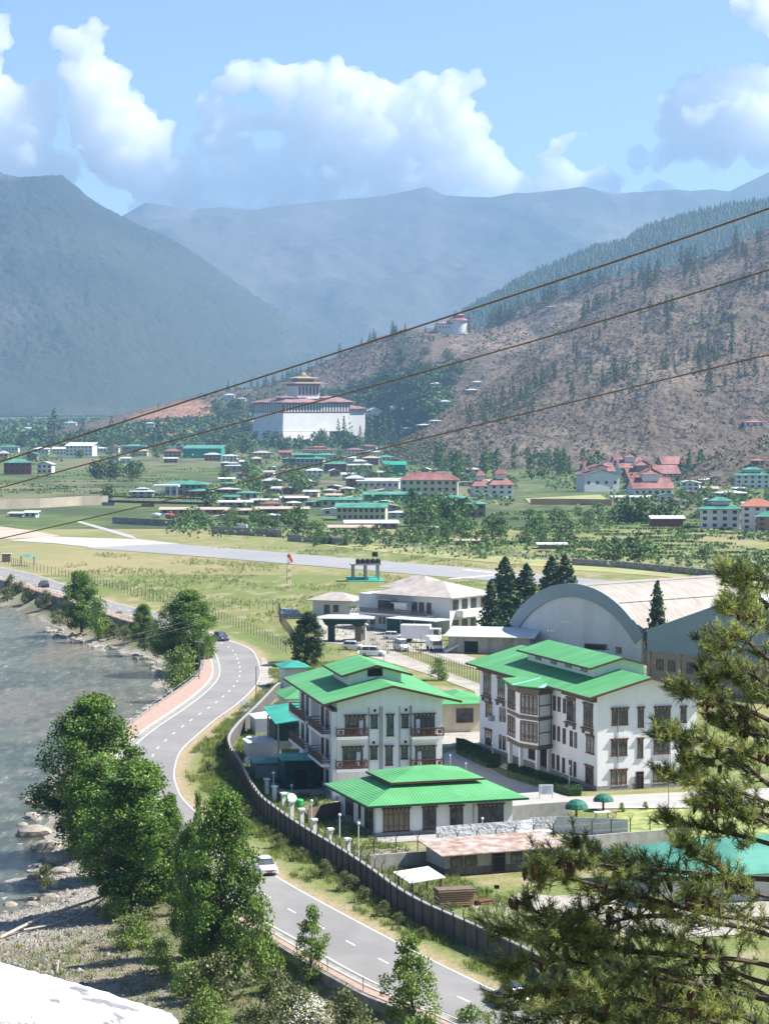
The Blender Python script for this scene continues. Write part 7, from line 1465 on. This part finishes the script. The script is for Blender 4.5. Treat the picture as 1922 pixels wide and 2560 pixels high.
# ------------------------------------------------------------------ town trees
def far_tree(seed, kind, h, r, n, ls, mat):
    rg = np.random.RandomState(seed); P = []
    if kind == 'con':
        for i in range(n):
            t = i / n; k = int(3 + 9 * (1 - t)); env = r * (1 - t) ** .85 + .1; a = rg.rand(k) * 6.28; q_ = rg.rand(k) ** .5 * env * (1 + .25 * math.sin(i * 1.7)); P.append(np.stack([q_ * np.cos(a), q_ * np.sin(a), h * (.08 + .92 * t) + rg.normal(0, .2, k)], 1))
    else:
        for i in range(n):
            t = rg.rand(); env = r * (math.sin(math.pi * (.12 + .82 * t)) ** .7) if kind == 'broad' else r * min(1, .4 + 2 * t) * (1 - t ** 3)
            a = rg.rand() * 6.28; rr = env * rg.rand() ** .5; c = np.array([rr * math.cos(a), rr * math.sin(a), h * (.12 + .84 * t)]); P.append(c + rg.normal(0, 1, (9, 3)) * r * .17)
    P = np.concatenate(P); V, Q = leaf_quads(P, ls * rg.uniform(.6, 1.3, len(P)), rg, .3)
    a = np.arange(6) * math.pi / 3; tr = h * .02; tv = np.concatenate([np.stack([np.cos(a) * tr, np.sin(a) * tr, a * 0 - 1], 1), np.stack([np.cos(a) * tr * .5, np.sin(a) * tr * .5, a * 0 + h * .6], 1)]); i = np.arange(6); tq = np.stack([i, (i + 1) % 6, (i + 1) % 6 + 6, i + 6], 1) + len(V)
    return np_mesh('tree', np.concatenate([V, tv]), np.concatenate([Q, tq]), [mat, 'bark'], [0] * len(Q) + [1] * 6)
FB = [far_tree(50 + i, 'broad', 10, 4.6, 42, 1.15, 'leafm') for i in range(3)]; FD = [far_tree(60 + i, 'broad', 10, 5.0, 42, 1.2, 'leafd') for i in range(2)]; FP = [far_tree(70 + i, 'pop', 14, 3.0, 46, 1.0, 'leafm') for i in range(2)]; FC = [far_tree(80 + i, 'con', 22, 4.2, 30, 1.5, 'needle') for i in range(2)]
rt = random.Random(12)
def ftree(meshes, u, v, hpx, wf, label, group, Y=None, name='town_tree'):
    p = atY(u, v, Y) if Y else at(u, v)
    if not Y:
        for _ in range(3): p = at(u, v, gz(p.x, p.y))
    m = rt.choice(meshes); h0 = {id(x): 10 for x in FB + FD}; base = 22 if m in FC else 14 if m in FP else 10; s = hpx * p.y / F / base
    return tag(put(name, m, None, p, rt.random() * 6, (s * wf, s * wf, s)), label, 'tree', group)
for (u, v, h_, w_, lb) in [(137, 1108, 90, 1.35, 'tallest dark conifer at the left beyond the fields'), (208, 1100, 54, 1.2, 'second dark conifer right of the tallest one'), (396, 1110, 68, 1.25, 'tall dark conifer in front of the red soil slope'), (806, 1110, 62, 1.0, 'small pointed conifer standing alone below the fortress wall'), (880, 1078, 110, .8, 'tallest conifer before the right wall of the fortress')]:
    ftree(FC, u, v, h_, w_, lb, None, name='conifer_tree')
for (m, n, ur, vr, hr, wf, lb, g, nm) in [
    (FD, 26, (0, 640), (1104, 1128), (20, 36), 1.2, 'dark green tree in the wooded belt left of the fortress', 'trees in the belt left of the fortress', 'town_tree'), (FB, 30, (180, 640), (1120, 1150), (16, 30), 1.1, 'green tree among the houses at the left of the town', 'trees among the left town houses', 'town_tree'),
    (FC, 14, (240, 560), (1080, 1112), (34, 62), 1.0, 'dark conifer in the wooded belt under the red soil slope', 'conifers under the red soil slope', 'conifer_tree'), (FC, 26, (820, 1010), (1092, 1124), (50, 100), .8, 'dark conifer in the grove at the right foot of the fortress', 'conifers at the right foot of the fortress', 'conifer_tree'),
    (FD, 34, (560, 900), (1108, 1136), (24, 44), 1.0, 'dark tree on the slope below the fortress', 'trees on the slope below the fortress', 'town_tree'), (FB, 34, (600, 1180), (1150, 1225), (18, 36), 1.1, 'green tree between the houses of the town centre', 'trees in the town centre', 'town_tree'), (FD, 7, (225, 345), (1192, 1200), (34, 46), 1.1, 'round dark tree in the clump on the green field at the left', 'round trees on the left field', 'town_tree'),
    (FB, 12, (620, 780), (1205, 1240), (24, 44), 1.0, 'green tree around the brown grey roofed houses', 'trees around the brown houses', 'town_tree'), (FB, 14, (960, 1200), (1300, 1345), (40, 75), .95, 'leafy tree in the large clump right of the cream complex', 'large trees right of the cream complex', 'town_tree'), (FB, 20, (1160, 1430), (1330, 1372), (28, 56), 1.0, 'leafy tree in the grove beside the airfield fence', 'trees beside the airfield fence', 'town_tree'),
    (FP, 34, (1090, 1500), (1172, 1205), (44, 76), 1.0, 'slim green tree in the row at the foot of the brown spur', 'slim trees at the foot of the brown spur', 'poplar_tree'), (FP, 22, (1430, 1720), (1140, 1165), (32, 60), 1.1, 'slim tree behind the red roofed school', 'slim trees behind the school', 'poplar_tree'), (FP, 34, (1700, 1922), (1120, 1200), (40, 76), 1.0, 'tall tree on the wooded slope at the right', 'tall trees on the right slope', 'poplar_tree'), (FC, 14, (1830, 1922), (1060, 1120), (44, 70), .8, 'pine around the orange red roofed house at the right', 'pines at the right edge', 'pine_tree'),
    (FD, 9, (1560, 1700), (1296, 1312), (36, 60), 1.15, 'dark tree in the clump above the dark red shed', 'trees above the dark red shed', 'town_tree'), (FB, 18, (1320, 1560), (1280, 1325), (14, 28), 1.2, 'small tree on the terraced field banks', 'small trees on the field banks', 'town_tree'), (FB, 22, (1700, 1922), (1240, 1300), (18, 36), 1.1, 'small tree around the villas at the right', 'trees around the right villas', 'town_tree'),
    (FB, 34, (440, 760), (1296, 1322), (16, 34), 1.3, 'bushy tree in front of the rust brown barracks', 'bushy trees before the barracks', 'town_tree'), (FB, 26, (780, 1120), (1340, 1368), (18, 42), 1.0, 'small tree along the airfield wall', 'small trees along the airfield wall', 'town_tree'), (FB, 14, (1690, 1922), (1400, 1440), (18, 40), 1.1, 'scrubby tree near the field wall at the right', 'trees near the right field wall', 'town_tree'), (FB, 8, (1100, 1300), (1212, 1236), (24, 40), 1.1, 'green tree near the two tall red roofed houses', 'trees near the two red roofed houses', 'town_tree')]:
    for i in range(n): ftree(m, rt.uniform(*ur), rt.uniform(*vr), rt.uniform(*hr), wf * rt.uniform(.85, 1.2), lb, g, name=nm)
for (u, v, h_, w_, lb) in [(1511, 1408, 66, 1.0, 'left round tree of the three standing in the field beyond the runway'), (1543, 1406, 60, .85, 'middle tree of the three standing in the field beyond the runway'), (1592, 1410, 78, .95, 'right and tallest tree of the three beyond the runway'), (1025, 1120 + 20, 30, 1.2, 'round tree at the foot of the winding footpath'), (745, 1340, 76, .8, 'spindly dark tree behind the dark walls near the runway'), (271, 1252, 40, 1.0, 'dark tree at the left end of the long bridge'), (522, 1272, 48, 1.0, 'dark tree at the right end of the long bridge'), (565, 1204, 34, 1.1, 'round tree at the right edge of the left field'), (1040, 1290, 64, 1.0, 'big round tree left of the spreading green roof')]:
    ftree(FB + FD, u, v, h_, w_, lb, None)
# hillside trees
def hill_scatter(surf, n, ur, tr, hr, meshes, wf, label, group, dens=None, name='pine_tree'):
    k = 0; 
    for _ in range(n * 6):
        if k >= n: break
        u, t_ = rt.uniform(*ur), rt.uniform(*tr)
        if dens is not None and float(fbm(np.array([u * .012]), np.array([t_ * 9]), 3)[0]) < dens: continue
        p = surf(u, t_); m = rt.choice(meshes); base = 22 if m in FC else 14 if m in FP else 10; s = rt.uniform(*hr) / base
        tag(put(name, m, None, p - Vector((0, 0, .5)), rt.random() * 6, (s * wf, s * wf, s)), label, 'tree', group); k += 1
hill_scatter(nh, 120, (1150, 1900), (.15, .8), (9, 20), FC, .9, 'pine tree standing on the dry brown spur', 'pines on the brown spur', .56)
hill_scatter(nh, 40, (1450, 1910), (.85, 1.0), (12, 22), FC, .9, 'pine tree on the upper ridge of the brown spur', 'pines on the spur ridge', .4)
hill_scatter(gh, 34, (560, 1100), (.93, 1.0), (10, 20), FC, 1.1, 'conifer on the skyline of the tower hill', 'skyline conifers on the tower hill')
hill_scatter(gh, 60, (1120, 1900), (.90, 1.0), (16, 28), FC, 1.1, 'dark pine on the right skyline of the tower hill', 'skyline pines right of the temple', .35)
hill_scatter(gh, 70, (500, 1150), (.15, .65), (9, 16), FD, 1.2, 'bushy tree on the slope around the fortress', 'bushy trees around the fortress', .42, 'hill_tree')
def shrub_stuff(name, surf, n, ur, tr, size, seed, mat='shrubh', dens=.45, con=False):
    rg = np.random.RandomState(seed); us = rg.uniform(*ur, n); ts = rg.uniform(*tr, n); d = fbm(us * .02, ts * 14, 4); k = d > dens; P = np.array([tuple(surf(a, b)) for a, b in zip(us[k], ts[k])]); n = len(P); s = size * rg.uniform(.5, 1.5, n)
    if con:
        a = np.arange(5) * 2 * math.pi / 5; base = np.concatenate([np.stack([np.cos(a) * .28, np.sin(a) * .28, a * 0], 1), [[0, 0, 1.0]]]); f = np.array([[i, (i + 1) % 5, 5] for i in range(5)])
        V = (base[None] * s[:, None, None] + P[:, None]).reshape(-1, 3); Q = (f[None] + (np.arange(n) * 6)[:, None, None]).reshape(-1, 3)
    else:
        C_ = np.repeat(P, 5, 0) + rg.normal(0, 1, (n * 5, 3)) * np.repeat(s, 5)[:, None] * .35 + np.array([0, 0, size * .25]); V, Q = leaf_quads(C_, np.repeat(s, 5) * .8, rg, .3)
    tag(put(name, np_mesh(name, V, Q, mat)), kind='stuff')
shrub_stuff('hill_scrub', nh, 8000, (960, 1990), (.02, 1), 1.7, 90, dens=.43); shrub_stuff('slope_scrub', gh, 5000, (500, 1990), (.1, 1), 3.2, 91, dens=.45)
shrub_stuff('slope_wood', gh, 22000, (120, 1130), (.03, .5), 3.6, 92, 'leafd', .36); shrub_stuff('ridge_wood', fh, 14000, (1090, 1990), (.3, 1), 10, 93, 'needle', .3, True); shrub_stuff('spur_scrub', sp, 900, (1640, 1990), (.05, 1), 1.8, 94, dens=.45)
# terrace banks in the fields, one mesh of low bushy edges
rg = np.random.RandomState(77); P = []
for _ in range(230):
    v = rg.choice([rg.uniform(1170, 1262), rg.uniform(1262, 1400)]); u = rg.uniform(-40, 560) if v < 1250 and rg.rand() < .55 else rg.uniform(1250, 1960)
    if u > 1200 and v < 1262: v = rg.uniform(1268, 1400)
    L_ = rg.uniform(40, 190); sl = rg.uniform(-.03, .06)
    for j in range(int(L_ / 3)):
        p = at(u + j * 3, v + j * 3 * sl, .0); P.append((p.x, p.y + rg.normal(0, .6), gz(p.x, p.y) + .45))
P = np.array(P); V, Q = leaf_quads(P, 1.6, rg, .4, .7); tag(put('field_edges', np_mesh('field_edges', V, Q, 'leafm')), kind='stuff')
# garden greenery between the houses
n_ = 9000; us = rg.uniform(-20, 1960, n_); vs = rg.uniform(1122, 1275, n_); k = (fbm(us * .012, vs * .05, 4) > .5) & ~((us < 560) & (vs > 1165)) & ~((us > 1290) & (us < 1530) & (vs > 1225)); us, vs = us[k], vs[k]
P = np.array([tuple(at(a, b)) for a, b in zip(us, vs)]); s = rg.uniform(1.5, 3.2, len(P)); P[:, 2] = ground_z(P[:, 0], P[:, 1]) + s * .5; P = np.repeat(P, 4, 0); P = P + rg.normal(0, 1, P.shape) * np.repeat(s, 4)[:, None] * np.array([.8, .8, .4])
V, Q = leaf_quads(P, np.repeat(s, 4) * .75, rg, .3); tag(put('garden_greenery', np_mesh('garden_greenery', V, Q, 'leafm')), kind='stuff')
# wooded far plain on the left
n_ = 16000; x = rg.uniform(-760, 500, n_); y = rg.uniform(2500, 5200, n_); k = (fbm(x * .006, y * .0012, 4) > .43) & (x < -y * .045 + 60); x, y = x[k], y[k]; s = rg.uniform(4, 9, len(x))
P = np.stack([x, y, ground_z(x, y) + s * .4], 1); V, Q = leaf_quads(np.repeat(P, 2, 0) + rg.normal(0, 1.5, (len(P) * 2, 3)), np.repeat(s, 2), rg, .2); tag(put('far_wood', np_mesh('far_wood', V, Q, 'leafd')), kind='stuff')
# low bushes by the airfield wall
P = []
for _ in range(2600):
    u = rg.uniform(-20, 1960); v = rg.choice([rg.normal(1300 + .06 * u, 9), rg.normal(1352 + .04 * u, 6)]); 
    if u < 420 or rg.rand() < (.9 if u > 1240 else .35): continue
    if v > 1352 + .075 * (u - 760) + 12 and u > 760: continue
    if v > 1345 and u < 760: continue
    p = at(u, v); 
    for j in range(5): P.append((p.x + rg.normal(0, 1.4), p.y + rg.normal(0, 2), rg.uniform(.2, 2.4)))
P = np.array(P); V, Q = leaf_quads(P, 1.25, rg, .4); tag(put('scrub', np_mesh('scrub', V, Q, 'leafm')), kind='stuff')

# ------------------------------------------------------------------ members of small groups are told apart by their place from the left
NUM = 'leftmost second third fourth fifth sixth seventh eighth ninth tenth eleventh twelfth thirteenth fourteenth fifteenth sixteenth seventeenth eighteenth nineteenth twentieth twenty-first twenty-second twenty-third twenty-fourth twenty-fifth twenty-sixth twenty-seventh twenty-eighth twenty-ninth thirtieth thirty-first thirty-second thirty-third thirty-fourth thirty-fifth thirty-sixth thirty-seventh thirty-eighth thirty-ninth fortieth forty-first forty-second forty-third forty-fourth'.split()
bpy.context.view_layer.update(); GR = {}
for o in SC.objects:
    if o.parent is None and o.get('group'): GR.setdefault(o['group'], []).append(o)
for g, L_ in GR.items():
    if len({o['label'] for o in L_}) > len(L_) / 2 or not 2 <= len(L_) <= 44: continue
    L_.sort(key=lambda o: o.location.x / o.location.y)
    for i, o in enumerate(L_): o['label'] = ('%s of the %s' if i == 0 else '%s from the left of the %s') % (NUM[i], g)
# ------------------------------------------------------------------ clouds, far behind the mountains
def cloud(blobs, label, seed, D=16800.0, vox=25.0):
    rng = random.Random(seed); q = MB()
    import bmesh
    bm = bmesh.new()
    for (u, v, r) in blobs:
        base = atY(u, v, D); R0 = r / F * D
        subs = [(base, R0, .95)]
        for k in range(9):
            a = Vector((rng.gauss(0, 1), rng.gauss(0, .8), rng.gauss(0, 1))).normalized()
            subs.append((base + a * R0 * .78, R0 * rng.uniform(.26, .52), 1))
        for c, R_, sq in subs:
            mtx = Matrix.Translation(c) @ Matrix.Diagonal((R_, R_ * sq, R_ * .93, 1))
            bmesh.ops.create_icosphere(bm, subdivisions=2, radius=1, matrix=mtx)
    me = bpy.data.meshes.new('cloud'); bm.to_mesh(me); bm.free()
    o = bpy.data.objects.new('cloud', me); C.objects.link(o)
    md = o.modifiers.new('r', 'REMESH'); md.mode = 'VOXEL'; md.voxel_size = vox
    for (sz, st) in ((300, 120), (120, 110), (55, 62)):
        tx = bpy.data.textures.new('cl', 'CLOUDS'); tx.noise_scale = sz; tx.noise_depth = 3
        md = o.modifiers.new('d', 'DISPLACE'); md.texture = tx; md.strength = st; md.mid_level = .5; md.texture_coords = 'LOCAL'
    dg = bpy.context.evaluated_depsgraph_get(); ev = bpy.data.meshes.new_from_object(o.evaluated_get(dg))
    o.modifiers.clear(); o.data = ev; bpy.data.meshes.remove(me)
    ev.materials.clear(); ev.materials.append(mt['cloud'])
    ev.polygons.foreach_set('use_smooth', [True] * len(ev.polygons))
    return tag(o, label, 'cloud')
mc = bpy.data.materials.new('cloud_vapour'); mc.use_nodes = True; mt['cloud'] = mc
_n = mc.node_tree; _n.nodes.clear(); _o = _n.nodes.new('ShaderNodeOutputMaterial'); _v = _n.nodes.new('ShaderNodeVolumePrincipled')
_v.inputs['Color'].default_value = (1, 1, 1, 1); _v.inputs['Density'].default_value = .0095; _v.inputs['Anisotropy'].default_value = .35
_n.links.new(_v.outputs[0], _o.inputs['Volume'])
SC.cycles.volume_bounces = 120; SC.cycles.max_bounces = 120
cloud([(-10, 95, 48), (5, 60, 30), (-30, 150, 40)], 'small white cloud at the upper left edge of the sky', 1)
cloud([(10, 260, 75), (30, 330, 85), (105, 240, 42), (125, 275, 35), (110, 320, 40), (60, 400, 80), (140, 420, 60), (180, 440, 35), (-60, 350, 110), (20, 450, 60)], 'billowing white cloud behind the left mountain at the picture edge', 2)
cloud([(238, 72, 32), (160, 95, 26), (205, 120, 48), (200, 180, 58), (235, 230, 72), (290, 210, 45), (330, 255, 42), (240, 300, 80), (320, 320, 72), (300, 390, 85), (380, 370, 62), (420, 420, 60), (370, 460, 60), (460, 470, 55)], 'tall white cloud tower leaning over the gap between the two mountains', 3)
cloud([(600, 195, 46), (560, 205, 30), (660, 195, 40), (700, 215, 52), (780, 195, 48), (850, 205, 52), (900, 215, 46), (545, 290, 42), (515, 265, 32), (600, 300, 34), (545, 360, 50), (600, 380, 34), (950, 260, 60), (800, 270, 60), (870, 310, 75), (770, 340, 46), (745, 390, 48), (1020, 270, 60), (1065, 215, 36), (1130, 205, 32), (1185, 205, 28), (1120, 270, 62), (1160, 330, 62), (1050, 350, 80), (960, 370, 90), (850, 420, 80), (1200, 400, 66), (1100, 430, 70), (1240, 450, 50), (980, 450, 80), (720, 460, 60), (640, 440, 56), (570, 450, 56), (500, 460, 50), (700, 300, 34), (660, 300, 26), (470, 430, 44), (440, 455, 46), (640, 400, 30), (440, 490, 40), (540, 500, 40), (350, 520, 28), (330, 540, 24), (400, 510, 30), (800, 480, 50), (1290, 470, 46), (1330, 480, 36)] + [(u_, 520, 34) for u_ in range(400, 1330, 55)] + [(470, 400, 34), (500, 350, 24), (560, 430, 40), (620, 470, 40), (690, 400, 34), (735, 330, 30)], 'great white cumulus bank filling the middle of the sky above the far range', 4)
cloud([(1372, 390, 24), (1390, 362, 22), (1378, 420, 30), (1410, 345, 14), (1440, 338, 20), (1462, 334, 20), (1415, 440, 36), (1460, 455, 30), (1510, 455, 30), (1540, 462, 20), (1370, 465, 40), (1430, 480, 26)], 'small hooked white cloud to the right of the big bank', 5)
cloud([(1628, 476, 20), (1655, 472, 22), (1675, 470, 16), (1600, 488, 14), (1640, 490, 20)], 'tiny white cloud low over the far ridge', 6)
cloud([(1735, 235, 48), (1700, 270, 42), (1780, 215, 42), (1840, 210, 48), (1890, 195, 42), (1940, 200, 52), (1690, 320, 46), (1760, 300, 80), (1860, 290, 90), (1720, 360, 48), (1800, 370, 56), (1900, 360, 60), (1990, 330, 90), (1590, 410, 26), (1615, 395, 24), (1640, 410, 24), (1660, 385, 30)], 'round white cumulus cloud at the right edge of the sky', 7)
cloud([(1860, 20, 30), (1890, 50, 34), (1920, 20, 50), (1900, -20, 44), (1950, 70, 40)], 'white cloud cut off by the upper right corner', 8)
# ------------------------------------------------------------------ haze in the valley air
hz = MB(); hz.box(-9200, 9200, -100, 13600, -62, 1330)
me = hz.mesh('haze', []); hm = bpy.data.materials.new('valley_haze'); hm.use_nodes = True; hn = hm.node_tree; hn.nodes.clear()
ho = hn.nodes.new('ShaderNodeOutputMaterial'); hv = hn.nodes.new('ShaderNodeVolumePrincipled')
hv.inputs['Color'].default_value = (.41, .66, 1.0, 1); hv.inputs['Density'].default_value = 7.2e-5; hv.inputs['Anisotropy'].default_value = .3
hn.links.new(hv.outputs[0], ho.inputs['Volume']); me.materials.append(hm)
tag(put('haze', me), kind='stuff')
